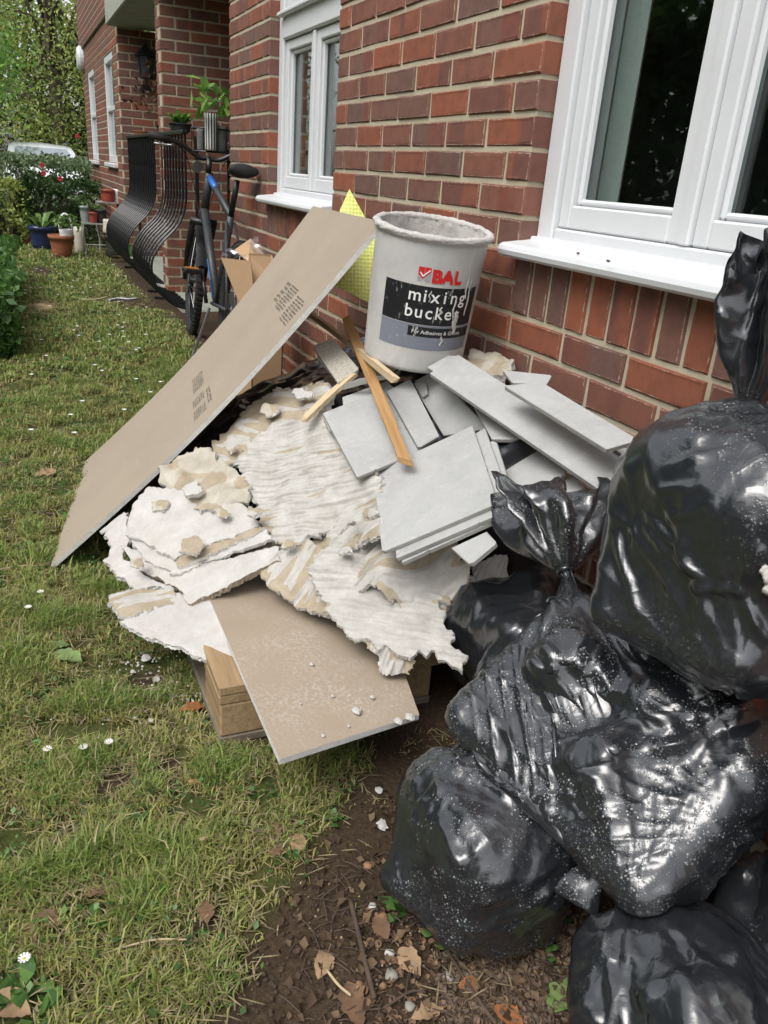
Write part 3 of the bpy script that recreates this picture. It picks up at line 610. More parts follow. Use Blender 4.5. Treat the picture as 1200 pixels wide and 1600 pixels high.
# ------------------------------------------------------------------ torn sheets
def outline(poly, step, jag, rng):
    """broken edge: straight snaps of uneven length with a few deep bites"""
    out = []
    for i in range(len(poly)):
        a, b = poly[i], poly[(i+1) % len(poly)]; L = np.linalg.norm(b-a); nr = np.array([-(b-a)[1], (b-a)[0]])/(L+1e-9); x = 0.
        while x < L:
            w_ = rng.normal(0, .55)*jag if x else rng.normal(0, .2)*jag
            if rng.random() < .10: w_ += rng.choice((-1, 1))*jag*1.3
            out.append(a+(b-a)*x/L+nr*w_); x += rng.choice((.004, .007, .012, .02))*rng.uniform(.7, 1.3)
    return np.array(out)
def sheet(name, px, label, cat, lift=0., thick=.010, res=.005, jag=.006, ridge_deg=None, wl=.0098, ramp=.0056, adh=.7, drape=.6, curl=None, seed=0, mat=None, group=None, edgemat=None, und=.004, zs=None, clumps=0., tears=0.):
    rng = np.random.default_rng(seed); res = .0026 if ridge_deg is not None else res
    W_ = np.array([hit(*p[:2], lift) for p in px]) if zs is None else np.array([onZ(p[0], p[1], z) for p, z in zip(px, zs)])
    c = W_.mean(0); _, _, vt = np.linalg.svd(W_-c); n_ = vt[2]*np.sign(vt[2][2] if abs(vt[2][2]) > 1e-6 else 1)
    e1 = RT-n_*(RT@n_); e1 /= np.linalg.norm(e1); e2 = np.cross(n_, e1)
    poly = outline(np.c_[(W_-c)@e1, (W_-c)@e2], .006, jag, rng)
    lo, hi = poly.min(0)-res, poly.max(0)+res
    xs, ys = np.arange(lo[0], hi[0]+res, res), np.arange(lo[1], hi[1]+res, res); A, B = np.meshgrid(xs, ys, indexing='ij'); sh_ = A.shape
    ins = inpoly(A.ravel(), B.ravel(), poly).reshape(sh_)
    cell = ins[:-1, :-1] | ins[1:, :-1] | ins[1:, 1:] | ins[:-1, 1:]
    use = np.zeros(sh_, bool)
    for dx in (0, 1):
        for dy in (0, 1): use[dx:sh_[0]-1+dx, dy:sh_[1]-1+dy] |= cell
    out = use & ~ins; P2 = np.stack([A, B], -1)
    q = P2[out]; sa, sb = poly, np.roll(poly, -1, 0); best = np.full(len(q), 9.); bq = q.copy()
    for a, b in zip(sa, sb):
        d = b-a; t = np.clip(((q-a)@d)/(d@d+1e-12), 0, 1); r_ = a+t[:, None]*d; dd = ((q-r_)**2).sum(1); k = dd < best; best[k] = dd[k]; bq[k] = r_[k]
    P2[out] = bq
    idx = -np.ones(sh_, int); idx[use] = np.arange(use.sum()); Q = P2[use]
    W3 = c+Q[:, :1]*e1+Q[:, 1:]*e2
    if drape and zs is None: W3[:, 2] += drape*(heap(W3[:, 0], W3[:, 1])+lift-W3[:, 2])
    Q3 = np.c_[Q, np.full(len(Q), seed*1.7)]
    edge = np.full(len(Q), 9.)
    for a in poly[::2]: edge = np.minimum(edge, ((Q-a)**2).sum(1))
    edge = np.sqrt(edge)
    h = und*vnoise(Q3, 14., seed)*1.5+.35*und*vnoise(Q3, 45., seed+1); am = np.full(len(Q), 1.)
    if ridge_deg is not None:
        th = math.radians(ridge_deg); ca, sa_ = math.cos(th), math.sin(th); along = Q[:, 0]*ca+Q[:, 1]*sa_; acr = -Q[:, 0]*sa_+Q[:, 1]*ca
        S3 = np.c_[along*8, acr*60, np.full(len(Q), seed*2.1)]; patch = vnoise(S3, 1., seed+2)*1.0+vnoise(Q3, 9., seed+3)*.8-.85*np.clip(1-edge/.028, 0, 1)*np.clip(.5+1.2*vnoise(Q3, 20., seed+12), 0, 1)
        am = np.clip((patch+(adh-.5)*1.6+.35)*2.2, 0, 1)
        acr = acr+.006*vnoise(Q3, 5., seed+4)+.0012*vnoise(Q3, 40., seed+6)+.08*(along**2)
        h += am*(ramp*(np.sin(2*np.pi*acr/wl)*.5+.5)**1.3+.0018)*np.clip(.60+1.6*vnoise(np.c_[along*16, acr*105, Q3[:, 2]], 1., seed+7)+.6*vnoise(Q3, 7., seed+11), .0, 1.4)
    if clumps: cl = vnoise(Q3, 22., seed+8); h += clumps*np.clip(cl, 0, 1)+clumps*.5*np.clip(vnoise(Q3, 55., seed+9), 0, 1); am = np.clip(.5+cl+.6*vnoise(Q3, 17., seed+5), 0, 1) if ridge_deg is None else am
    for cu in (curl or []):       # (edge pixel index, lift, width): bend up or down near one outline corner
        p0 = poly.min(0)*0+np.array([(W_[cu[0]]-c)@e1, (W_[cu[0]]-c)@e2]); d = np.linalg.norm(Q-p0, axis=1); h += cu[1]*np.clip(1-d/cu[2], 0, 1)**2
    h -= .35*thick*np.clip(1-edge/.010, 0, 1)*(rng.random(len(Q))*.6+.2)
    top = W3+n_*h[:, None]; top[:, 1] = np.minimum(top[:, 1], -.006)
    bot = W3+n_*(np.minimum(h-thick, -thick+.5*h)-0.)[:, None]+n_*(.15*thick*rng.normal(size=len(Q)))[:, None]; bot[:, 1] = np.minimum(bot[:, 1], -.006)
    k = len(Q); ci, cj = np.nonzero(cell); f = np.stack([idx[ci, cj], idx[ci+1, cj], idx[ci+1, cj+1], idx[ci, cj+1]], 1)
    ee = {}
    for q4 in f.tolist():
        for a, b in zip(q4, q4[1:]+q4[:1]): ee[(a, b)] = 1
    side = [(b, a, a+k, b+k) for (a, b) in ee if (b, a) not in ee]
    # extra row halfway down the broken edge, roughened
    bd = sorted({a for s_ in side for a in s_[:2]}); mid = {a: 2*k+i for i, a in enumerate(bd)}; cen = top.mean(0)
    mv = np.array([(top[a]+bot[a])/2+(lambda d: d/(np.linalg.norm(d)+1e-9))((top[a]-cen)-n_*((top[a]-cen)@n_))*rng.uniform(-.0045, .0035) for a in bd])
    sf = []
    for b, a, a2, b2 in side: sf += [(b, a, mid[a], mid[b]), (mid[b], mid[a], a2, b2)]
    V = np.concatenate([top, bot, mv]); F_ = f.tolist()+[[x+k for x in q4[::-1]] for q4 in f.tolist()]+sf
    o = wob(name, V, F_, mat or ADH, None, True, label=label, cat=cat, group=group)
    me = o.data; me.materials.append(edgemat or CORE); mi = np.zeros(len(me.polygons), np.int32); mi[2*len(f):] = 1; me.polygons.foreach_set('material_index', mi)
    sm_ = np.ones(len(me.polygons), bool); sm_[2*len(f):] = False; me.polygons.foreach_set('use_smooth', sm_)
    at = me.attributes.new('adh', 'FLOAT', 'POINT'); at.data.foreach_set('value', np.concatenate([am, am*0+.1, np.full(len(bd), .6)]).astype(np.float32))
    return o
def c6(L): return [(140+x/1.765, 580+y/1.765) for x, y in L]
GB = 'torn plasterboard pieces in the heap'
# plates of plasterboard, lowest first
sheet('plaster_sheet', c6([(85, 690), (150, 655), (240, 612), (330, 622), (370, 690), (415, 760), (422, 815), (330, 802), (270, 770), (160, 730)]), 'lowest white plaster slab overhanging the pallet corner, specked black', 'plasterboard', .004, .011, seed=31, mat=PLAST, und=.002, jag=.005, drape=.3)
sheet('plaster_sheet', c6([(52, 640), (60, 610), (110, 600), (235, 600), (240, 640), (150, 660), (90, 680)]), 'buff torn plasterboard corner at the left foot of the heap', 'plasterboard', .010, .012, seed=32, ridge_deg=20, adh=.25, jag=.006, drape=.4)
sheet('plaster_sheet', c6([(38, 440), (92, 385), (110, 450), (90, 500), (150, 560), (240, 600), (130, 600), (70, 560), (45, 520), (60, 480)]), 'ragged white plaster strip at the far left edge of the heap', 'plasterboard', .012, .012, seed=33, mat=PLAST, und=.005, jag=.008, drape=.5)
sheet('plaster_sheet', c6([(85, 480), (160, 500), (300, 540), (520, 478), (525, 520), (270, 640), (250, 600), (130, 545)]), 'thick broken board with a clean buff edge facing the grass', 'plasterboard', .020, .016, seed=34, mat=PLAST, und=.002, jag=.003, drape=.3, edgemat=PAPER2)
sheet('plaster_sheet', c6([(100, 450), (180, 470), (240, 520), (480, 432), (500, 462), (330, 525), (240, 560), (150, 520)]), 'middle layer of the stacked white plaster offcuts', 'plasterboard', .034, .010, seed=35, mat=PLAST, und=.003, jag=.005, drape=.4)
sheet('plaster_sheet', c6([(230, 500), (330, 470), (440, 425), (485, 430), (360, 495), (240, 540)]), 'narrow buff edged plaster splinter lying across the stack', 'plasterboard', .046, .010, seed=45, ridge_deg=15, adh=.3, jag=.004, drape=.4)
sheet('plaster_sheet', c6([(118, 375), (160, 318), (235, 322), (350, 345), (440, 380), (462, 425), (330, 480), (240, 512), (182, 492), (100, 448)]), 'smooth white plaster slab topping the stack by the leaning board', 'plasterboard', .050, .010, seed=36, mat=PLAST, und=.002, jag=.005, drape=.35)
sheet('plaster_sheet', c6([(520, 560), (640, 440), (800, 420), (1000, 490), (1080, 600), (960, 660), (760, 680), (620, 650)]), 'hidden plaster layer showing only in gaps under the broad ridged sheet', 'plasterboard', -.014, .012, seed=47, ridge_deg=30, adh=.4, jag=.008, drape=.7, und=.008)
sheet('plaster_sheet', c6([(380, 470), (520, 430), (620, 480), (560, 570), (470, 560), (400, 520)]), 'shadowed plaster layer between the stack and the central sheet', 'plasterboard', -.008, .012, seed=48, ridge_deg=10, adh=.4, jag=.006, drape=.6, und=.006)
# cream crumpled flake and ridged sheets
sheet('plaster_sheet', c6([(330, 200), (400, 135), (455, 90), (520, 52), (640, 28), (668, 60), (655, 118), (600, 150), (520, 170), (430, 215), (370, 262), (318, 245)]), 'beige topmost torn board with shredded paper below the black sack', 'plasterboard', .014, .012, seed=38, ridge_deg=-22, adh=.36, jag=.009, drape=.7, und=.008, clumps=.005)
sheet('plaster_sheet', c6([(205, 285), (250, 240), (310, 212), (370, 255), (432, 292), (440, 350), (400, 375), (345, 402), (262, 372), (214, 340)]), 'curled cream crumpled flake standing proud of the left slope', 'plasterboard', .040, .010, seed=37, mat=ADHW, und=.016, clumps=.010, jag=.011, drape=.6, curl=[(0, .035, .09), (7, .02, .07)])
sheet('plaster_sheet', c6([(440, 552), (520, 500), (600, 462), (690, 500), (650, 560), (690, 690), (600, 652), (520, 612)]), 'buff edged ridged sheet in the middle, overhanging the lower board', 'plasterboard', .018, .013, seed=40, ridge_deg=55, adh=.42, jag=.004, drape=.4)
sheet('plaster_sheet', c6([(380, 262), (440, 190), (520, 140), (640, 108), (690, 140), (740, 240), (795, 290), (800, 385), (740, 420), (640, 432), (590, 470), (505, 470), (468, 410), (455, 340), (425, 285)]), 'large ridged white adhesive sheet at the centre of the heap', 'plasterboard', .026, .012, seed=39, ridge_deg=-8, adh=.80, jag=.008, drape=.65, und=.007, curl=[(12, .012, .1)], clumps=.004)
sheet('plaster_sheet', c6([(640, 432), (740, 415), (800, 395), (810, 470), (730, 480), (660, 500)]), 'small torn ridged scrap tucked beside the square tile', 'plasterboard', .030, .010, seed=44, ridge_deg=-5, adh=.6, jag=.008, drape=.6, und=.006)
sheet('plaster_sheet', c6([(1055, 525), (1150, 510), (1150, 690), (1110, 760), (1070, 785), (1030, 765), (1025, 690), (1060, 620)]), 'shaded ridged flap hanging beside the black sacks', 'plasterboard', seed=42, ridge_deg=62, adh=.75, jag=.007, thick=.008, zs=[.335, .345, .25, .215, .20, .20, .24, .29], und=.006)
sheet('plaster_sheet', c6([(755, 735), (830, 750), (900, 785), (885, 842), (800, 828)]), 'thin buff scrap hanging over the lower board', 'plasterboard', seed=43, thick=.005, ridge_deg=70, adh=.4, jag=.008, zs=[.225, .225, .21, .175, .175], und=.004)
sheet('plaster_sheet', c6([(598, 545), (660, 500), (760, 470), (860, 490), (1000, 510), (1065, 560), (1125, 675), (1095, 695), (1050, 640), (1010, 605), (965, 650), (1000, 730), (1036, 815), (1000, 822), (940, 775), (880, 792), (800, 745), (730, 722), (662, 665), (620, 590)]), 'broad ridged white sheet with drooping torn tongues above the lower board', 'plasterboard', seed=41, ridge_deg=-14, adh=.86, jag=.010, zs=[.285, .305, .33, .345, .35, .335, .275, .27, .29, .305, .285, .245, .21, .205, .22, .215, .235, .24, .25, .265], und=.008, clumps=.003)
sheet('plaster_sheet', [(728, 575), (735, 545), (765, 548), (800, 560), (798, 578), (770, 585)], 'crumbly white plaster lump between bucket and brick wall', 'plasterboard', .03, .02, seed=46, mat=ADHW, und=.01, clumps=.012, jag=.005, drape=.3)

_fr = random.Random(12)
for i_, (x_, y_, lb_) in enumerate([(250, 790, 'plaster flake at the left end of the top slab'), (300, 765, 'plaster flake just below the cream crumpled flake'), (360, 700, 'plaster flake where cream flake meets the ridged sheet'), (420, 640, 'plaster flake on the beige topmost board'), (470, 615, 'plaster flake nearest the short pale strip'), (395, 800, 'plaster flake at the right end of the slab stack'), (450, 850, 'plaster flake below the central ridged sheet'), (540, 860, 'plaster flake below the small ridged scrap'), (300, 850, 'plaster flake on the second slab of the stack'), (215, 880, 'plaster flake at the left edge of the stack'), (690, 960, 'plaster flake on the broad drooping sheet'), (575, 800, 'plaster flake beside the square tile'), (345, 800, 'plaster flake in the middle of the top slab')]):
    a0 = _fr.uniform(0, 6.28); r_ = _fr.uniform(9, 21); k_ = _fr.choice((5, 6, 7)); q_ = [(x_+r_*_fr.uniform(.6, 1.2)*math.cos(a0+6.283*j_/k_), y_+.75*r_*_fr.uniform(.6, 1.2)*math.sin(a0+6.283*j_/k_)) for j_ in range(k_)]
    sheet('plaster_flake', q_, lb_, 'plaster', .046+.014*_fr.random()+(.03 if 280 < x_ < 420 and y_ > 720 else 0), _fr.uniform(.004, .011), .004, .004, seed=300+i_, mat=(ADHW, PLAST, ADH)[i_ % 3], und=.006, clumps=.004, drape=.35, group='loose plaster flakes')
# ------------------------------------------------------------------ boards
bo = [onZ(437, 1186, .152), onZ(655, 1116, .152), onZ(560, 850, .172), onZ(323, 926, .172)]
def slab(name, q, th, mat, edge, n_=(12, 12), warp=None, parent=None, **kw):
    q = np.array(q, float); nu, nv = n_; s_, t_ = np.meshgrid(np.linspace(0, 1, nu), np.linspace(0, 1, nv), indexing='ij')
    P = (1-s_)[..., None]*(1-t_)[..., None]*q[0]+s_[..., None]*(1-t_)[..., None]*q[1]+s_[..., None]*t_[..., None]*q[2]+(1-s_)[..., None]*t_[..., None]*q[3]
    n0 = np.cross(q[1]-q[0], q[3]-q[0]); n0 /= np.linalg.norm(n0); n0 *= np.sign(n0[2])
    if warp is not None: P = P+n0*warp(s_, t_)[..., None]
    top = P.reshape(-1, 3); V = np.concatenate([top, top-n0*th]); k = nu*nv; I = np.arange(k).reshape(nu, nv)
    f = np.stack([I[:-1, :-1], I[1:, :-1], I[1:, 1:], I[:-1, 1:]], -1).reshape(-1, 4)
    if np.dot(np.cross(q[1]-q[0], q[3]-q[0]), n0) < 0: f = f[:, ::-1]
    b = np.concatenate([I[:, 0], I[-1, 1:], I[:-1, -1][::-1], I[0, 1:-1][::-1]]); b2 = np.roll(b, -1)
    sd_ = np.stack([b2, b, b+k, b2+k], 1); 
    if np.dot(np.cross(q[1]-q[0], q[3]-q[0]), n0) < 0: sd_ = sd_[:, ::-1]
    F_ = np.concatenate([f, f[:, ::-1]+k, sd_]); o = wob(name, V, F_, mat, parent, **kw)
    o.data.materials.append(edge); mi = np.zeros(len(F_), np.int32); mi[2*len(f):] = 1; o.data.polygons.foreach_set('material_index', mi); return o, n0
fb, _ = slab('plasterboard', bo, .0125, PAPER2, CORE, label='small beige plasterboard jutting out over the pallet front', cat='plasterboard')
bA, bB = onZ(79, 884, .004), onZ(132, 722, .004); bT = CAM+ray(597, 346)*((2.0)/np.linalg.norm(ray(597, 346))); bT2 = CAM+ray(489, 322)*(2.86/np.linalg.norm(ray(489, 322)))
sag = lambda s_, t_: -.035*np.sin(np.pi*t_)*(.8+.2*s_)
board = empty('plasterboard', tuple(bA), label='long beige plasterboard leaning from the grass up against the bucket', cat='plasterboard')
bq = np.array([bA, bB, bT2, bT])
sheet_o, bn = slab('board', bq, .0125, PAPER, CORE, (16, 40), sag, parent=board)
# stamped print: rows of small dark marks, too fine to read
INK = simple('stamp_ink', (.14, .12, .10), .8, .3, 60)
def stamp(s0, s1, t0, t1, rows, seed, gap=None):
    rg_ = random.Random(seed); m = MB()
    def at_(s_, t_):
        P = (1-s_)*(1-t_)*bq[0]+s_*(1-t_)*bq[1]+s_*t_*bq[2]+(1-s_)*t_*bq[3]; return P+bn*(sag(s_, t_)+.0006)
    for r_ in range(rows):
        a = t0+(t1-t0)*(r_+.15)/rows; b = t0+(t1-t0)*(r_+.80)/rows; x = s0
        while x < s1:
            w_ = rg_.uniform(.0025, .0065)
            if rg_.random() < .80 and not (gap and gap[0] < x < gap[1]):
                a2 = a+(b-a)*rg_.choice((0, .0, .25)); b2 = b-(b-a)*rg_.choice((0, .0, .3)); q = [at_(x, a2), at_(x+w_*.62, a2), at_(x+w_*.62, b2), at_(x, b2)]
                o_ = len(m.v); m.v += [tuple(p) for p in q]; m.f.append((o_, o_+1, o_+2, o_+3))
            x += w_
    m.w('print', INK, board, kind='stuff')
stamp(.07, .21, .735, .80, 9, 1); stamp(.25, .38, .745, .81, 9, 2); stamp(.40, .47, .752, .81, 5, 3)
stamp(.10, .34, .455, .495, 6, 4, (.20, .24)); stamp(.42, .62, .46, .50, 6, 5); stamp(.14, .32, .50, .515, 2, 6)

# ------------------------------------------------------------------ tiles
def tile(quad, plane, label, th=.0092, drop=0., name='ceramic_tile'):
    q3 = [onZ(*p) for p in plane]; n_ = np.cross(q3[1]-q3[0], q3[2]-q3[0]); n_ /= np.linalg.norm(n_); n_ *= np.sign(n_[2]); p0 = q3[0]-n_*drop
    Q = np.array([onP(*p, p0, n_) for p in quad]); Q[:, 1] = np.minimum(Q[:, 1], -.008)
    rc_ = random.Random(len(label)*7+int(quad[0][0])); q2 = []
    for i in range(len(Q)):                       # knocked corners and a nick or two in the edges
        a, b, c = Q[i-1], Q[i], Q[(i+1) % len(Q)]; la, lc = np.linalg.norm(a-b), np.linalg.norm(c-b); r_ = rc_.random()
        if r_ < .55: t_ = rc_.uniform(.002, .009); q2 += [b+(a-b)/la*min(t_, la*.2), b+(c-b)/lc*min(t_*rc_.uniform(.5, 1.5), lc*.2)]
        else: q2.append(b)
        if lc > .12 and rc_.random() < .5: t_ = rc_.uniform(.25, .75); m_ = b+(c-b)*t_; cn = Q.mean(0)-m_; cn /= np.linalg.norm(cn); w_ = rc_.uniform(.003, .007); q2 += [m_-(c-b)/lc*w_, m_+cn*w_*.45, m_+(c-b)/lc*w_*.8]
    Q = np.array(q2); k = len(Q); c = Q.mean(0)
    ins = Q+(c-Q)/np.linalg.norm(c-Q, axis=1, keepdims=True)*.0022
    V = np.concatenate([ins, Q-n_*.0015, Q-n_*th]); F_ = [list(range(k))]+[[i, (i+1) % k, (i+1) % k+k, i+k][::-1] for i in range(k)]+[[i+k, (i+1) % k+k, (i+1) % k+2*k, i+2*k][::-1] for i in range(k)]+[list(range(2*k, 3*k))[::-1]]
    if sum(np.cross(Q[i-1]-c, Q[i]-c)@n_ for i in range(k)) < 0: F_ = [f_[::-1] for f_ in F_]
    o = wob(name, V, F_, TILE, None, label=label, cat='tile'); o.data.materials.append(TEDGE); mi = np.zeros(len(F_), np.int32); mi[k+1:] = 1; o.data.polygons.foreach_set('material_index', mi); return o
TEDGE = simple('tile_body', (.30, .295, .275), .8, .12, 60, .3)
def c5(L): return [(440+x/2, 480+y/2) for x, y in L]
PS = [(596, 862, .400), (737, 665, .585), (777, 785, .530)]
tile(c5([(530, 752), (640, 700), (672, 735), (588, 805)]), PS, 'grey tile corner lowest of the front stack, above the hanging plaster', drop=.034)
tile(c5([(345, 640), (640, 480), (690, 655), (375, 797)]), PS, 'third tile down in the front tile stack', drop=.0215)
tile(c5([(330, 560), (635, 376), (724, 626), (358, 784)]), PS, 'second tile down in the front tile stack, a strip showing right', drop=.0105)
tile(c5([(560, 440), (670, 415), (735, 625), (700, 640)]), PS, 'tile edge showing between the front stack and the back tile', drop=.018)
P7 = [(690, 680, .515), (645, 597, .600), (760, 660, .575)]
tile(c5([(405, 236), (470, 200), (650, 380), (505, 402)]), P7, 'shaded grey tile lying flat in front of the bucket')
tile(c5([(410, 236), (450, 232), (455, 270), (440, 282)]), P7, 'little broken tile scrap below the bucket', drop=-.010)
P13 = [(775, 690, .545), (890, 737, .560), (808, 790, .500)]
for i, (q, lb) in enumerate((([(870, 590), (955, 560), (1020, 630), (900, 660)], 'bottom tile of the pile beside the upright sack top'), ([(830, 560), (952, 555), (955, 620), (850, 650)], 'tile third from the top beside the upright sack top'), ([(780, 540), (910, 520), (950, 560), (870, 600)], 'tile second from the top beside the upright sack top'))): tile(c5(q), P13, lb, drop=.045-.0125*i)
tile(c5([(668, 412), (760, 400), (895, 512), (735, 626), (700, 560)]), P13, 'pale grey tile behind the front stack with a chipped corner', drop=.004)
tile(c5([(600, 308), (690, 290), (790, 385), (752, 412), (656, 411)]), [(740, 635, .60), (767, 685, .572), (815, 686, .585)], 'tile corner poking out beneath the long tile')
T8P = [(671, 583, .662), (962, 783, .562), (1003, 735, .602)]
tile(c5([(690, 196), (845, 212), (828, 242), (720, 235)]), T8P, 'tile end poking out towards the wall behind the long tile', drop=.012)
tile(c5([(1035, 440), (1060, 430), (1150, 488), (1125, 500)]), T8P, 'thin tile strip under the short plank tile by the wall', drop=-.011)
tile(c5([(455, 186), (528, 145), (640, 200), (540, 240)]), T8P, 'tile corner right at the foot of the bucket', drop=.011)
tile(c5([(462, 206), (548, 146), (1128, 508), (1045, 606)]), T8P, 'long narrow grey tile sloping down towards the black sack')
tile(c5([(693, 244), (812, 233), (1116, 414), (1014, 443)]), [(786, 601, .694), (946, 702, .652), (998, 688, .668)], 'short narrow grey tile lying on the long tile beside the wall')
P5 = [(558, 745, .462), (505, 645, .542), (640, 600, .600)]
tile(c5([(130, 345), (250, 300), (300, 400), (150, 385)]), P5, 'tile edge sticking out left beneath the tile under the batten', drop=.011)
tile(c5([(190, 280), (330, 230), (400, 300), (195, 330)]), P5, 'half hidden tile behind the orange batten', drop=.0102)
tile(c5([(128, 330), (330, 250), (440, 448), (236, 531)]), P5, 'grey tile under the lower half of the orange batten')
tile(c5([(328, 262), (402, 222), (493, 402), (428, 440)]), P5, 'narrow tile piece just right of the orange batten', drop=-.0105)
tile(c5([(285, 514), (596, 369), (676, 611), (313, 765)]), PS, 'large square grey tile on top of the front stack')
# tile offcuts, ribbed backs up
def m_back():
    s = NT('tile_back'); o = s.obj(); v = s.vor(o, 110., 'DISTANCE_TO_EDGE'); c = s.ramp(v, [(0, (.36, .33, .28)), (.2, (.50, .47, .41))]); return s.bsdf(c, .9, s.bump(v, .8, .004), .2)
TBACK = m_back(); _t = TILE
TILE = TBACK
PBk = [(487, 540, .640), (530, 525, .668), (527, 597, .598)]
tile(c5([(110, 158), (150, 135), (220, 235), (190, 245)]), PBk, 'second ribbed tile offcut below the first', drop=.012, name='tile_offcut')
tile(c5([(95, 120), (160, 96), (242, 192), (176, 236)]), PBk, 'buff ribbed tile back facing up left of the bucket', name='tile_offcut')
TILE = _t
tile(c5([(160, 252), (245, 222), (362, 206), (350, 216), (250, 240), (172, 262)]), [(522, 606, .585), (620, 582, .640), (565, 592, .615)], 'long grey tile splinter below the bucket', drop=-.012, name='tile_offcut')

# ------------------------------------------------------------------ battens
def batten(p0, p1, wdt, th, mat, label, up=(0, 0, 1), rag=.004, seed=0):
    p0, p1 = np.array(p0), np.array(p1); a = p1-p0; L = np.linalg.norm(a); a /= L; u_ = np.array(up, float); u_ -= a*(u_@a); u_ /= np.linalg.norm(u_); s_ = np.cross(u_, a); rg_ = random.Random(seed)
    nseg = 14; V = []; F_ = []
    for i in range(nseg+1):
        t = i/nseg; c = p0+a*L*t+u_*.003*math.sin(t*3); w2 = wdt/2
        for sx, sz in ((-1, 0), (-1, 1), (1, 1), (1, 0)):
            j = rg_.uniform(-rag, rag)*.5*(3 if i in (0, nseg) else .4); V.append(tuple(c+s_*sx*(w2+rg_.uniform(-rag, rag)*.22)+u_*(sz*th)+a*j*2))
    for i in range(nseg):
        for k in range(4): F_.append((i*4+k, i*4+(k+1) % 4, i*4+4+(k+1) % 4, i*4+4+k))
    F_ += [(3, 2, 1, 0), tuple(nseg*4+k for k in range(4))]
    # local axes with x along the grain
    me = mesh('batten', np.array([((Vector(v)-Vector(p0)).dot(Vector(a)), (Vector(v)-Vector(p0)).dot(Vector(s_)), (Vector(v)-Vector(p0)).dot(Vector(u_))) for v in V]), F_, mat)
    o = ob('wood_batten', me, None, label=label, cat='batten'); o.matrix_world = Matrix(((a[0], s_[0], u_[0], p0[0]), (a[1], s_[1], u_[1], p0[1]), (a[2], s_[2], u_[2], p0[2]), (0, 0, 0, 1))); return o
batten(onZ(484, 494, .632), onZ(618, 600, .650), .014, .016, WOODP, 'thin pale batten crossing behind the orange one', seed=2)
batten(onZ(479, 656, .515), onZ(556, 586, .612), .020, .010, WOODP, 'short pale strip of wood poking from under the tiles', seed=3)
batten(onZ(543, 503, .700), onZ(634, 724, .512), .026, .011, WOODO, 'orange brown batten lying on the tiles in front of the bucket', up=(.1, -.35, 1), rag=.007, seed=4)
# ------------------------------------------------------------------ refuse sacks: polythene settled over lumpy rubble by a small cloth solver
def sd_ell(P, c, r): k = (P-c)/r; l = np.linalg.norm(k, axis=1); return (l-1)*np.min(r)*np.clip(l, .3, 1)**0
def sd_box(P, c, A, h, rad):
    q = np.abs((P-c) @ A)-(h-rad); return np.linalg.norm(np.maximum(q, 0), axis=1)+np.minimum(q.max(1), 0)-rad
def smin(a, b, k): h = np.clip(.5+.5*(b-a)/k, 0, 1); return b*(1-h)+a*h-k*h*(1-h)
class Rubble:
    def __init__(s, prims, k=.02): s.p = prims; s.k = k
    def __call__(s, P):
        d = None
        for q in s.p:
            e_ = sd_ell(P, *q[1:]) if q[0] == 'e' else sd_box(P, *q[1:])
            d = e_ if d is None else smin(d, e_, s.k)
        return d
    def grad(s, P):
        d = s(P); h = 2e-3; g = np.stack([s(P+np.eye(3)[i]*h)-d for i in range(3)], 1)
        return d, g/(np.linalg.norm(g, axis=1, keepdims=True)+1e-9)
def rotm(rng):
    q = rng.normal(size=4); q /= np.linalg.norm(q); a, b, c, d = q
    return np.array([[a*a+b*b-c*c-d*d, 2*(b*c-a*d), 2*(b*d+a*c)], [2*(b*c+a*d), a*a-b*b+c*c-d*d, 2*(c*d-a*b)], [2*(b*d-a*c), 2*(c*d+a*b), a*a-b*b-c*c+d*d]])
def frame(ax):
    ax = np.asarray(ax, float); ax = ax/np.linalg.norm(ax); t = np.array([0, 0, 1.]) if abs(ax[2]) < .8 else np.array([1., 0, 0])
    u = np.cross(t, ax); u /= np.linalg.norm(u); v = np.cross(ax, u); return u, v, ax
SOLIDS = []     # earlier sacks, so that later ones lie on them
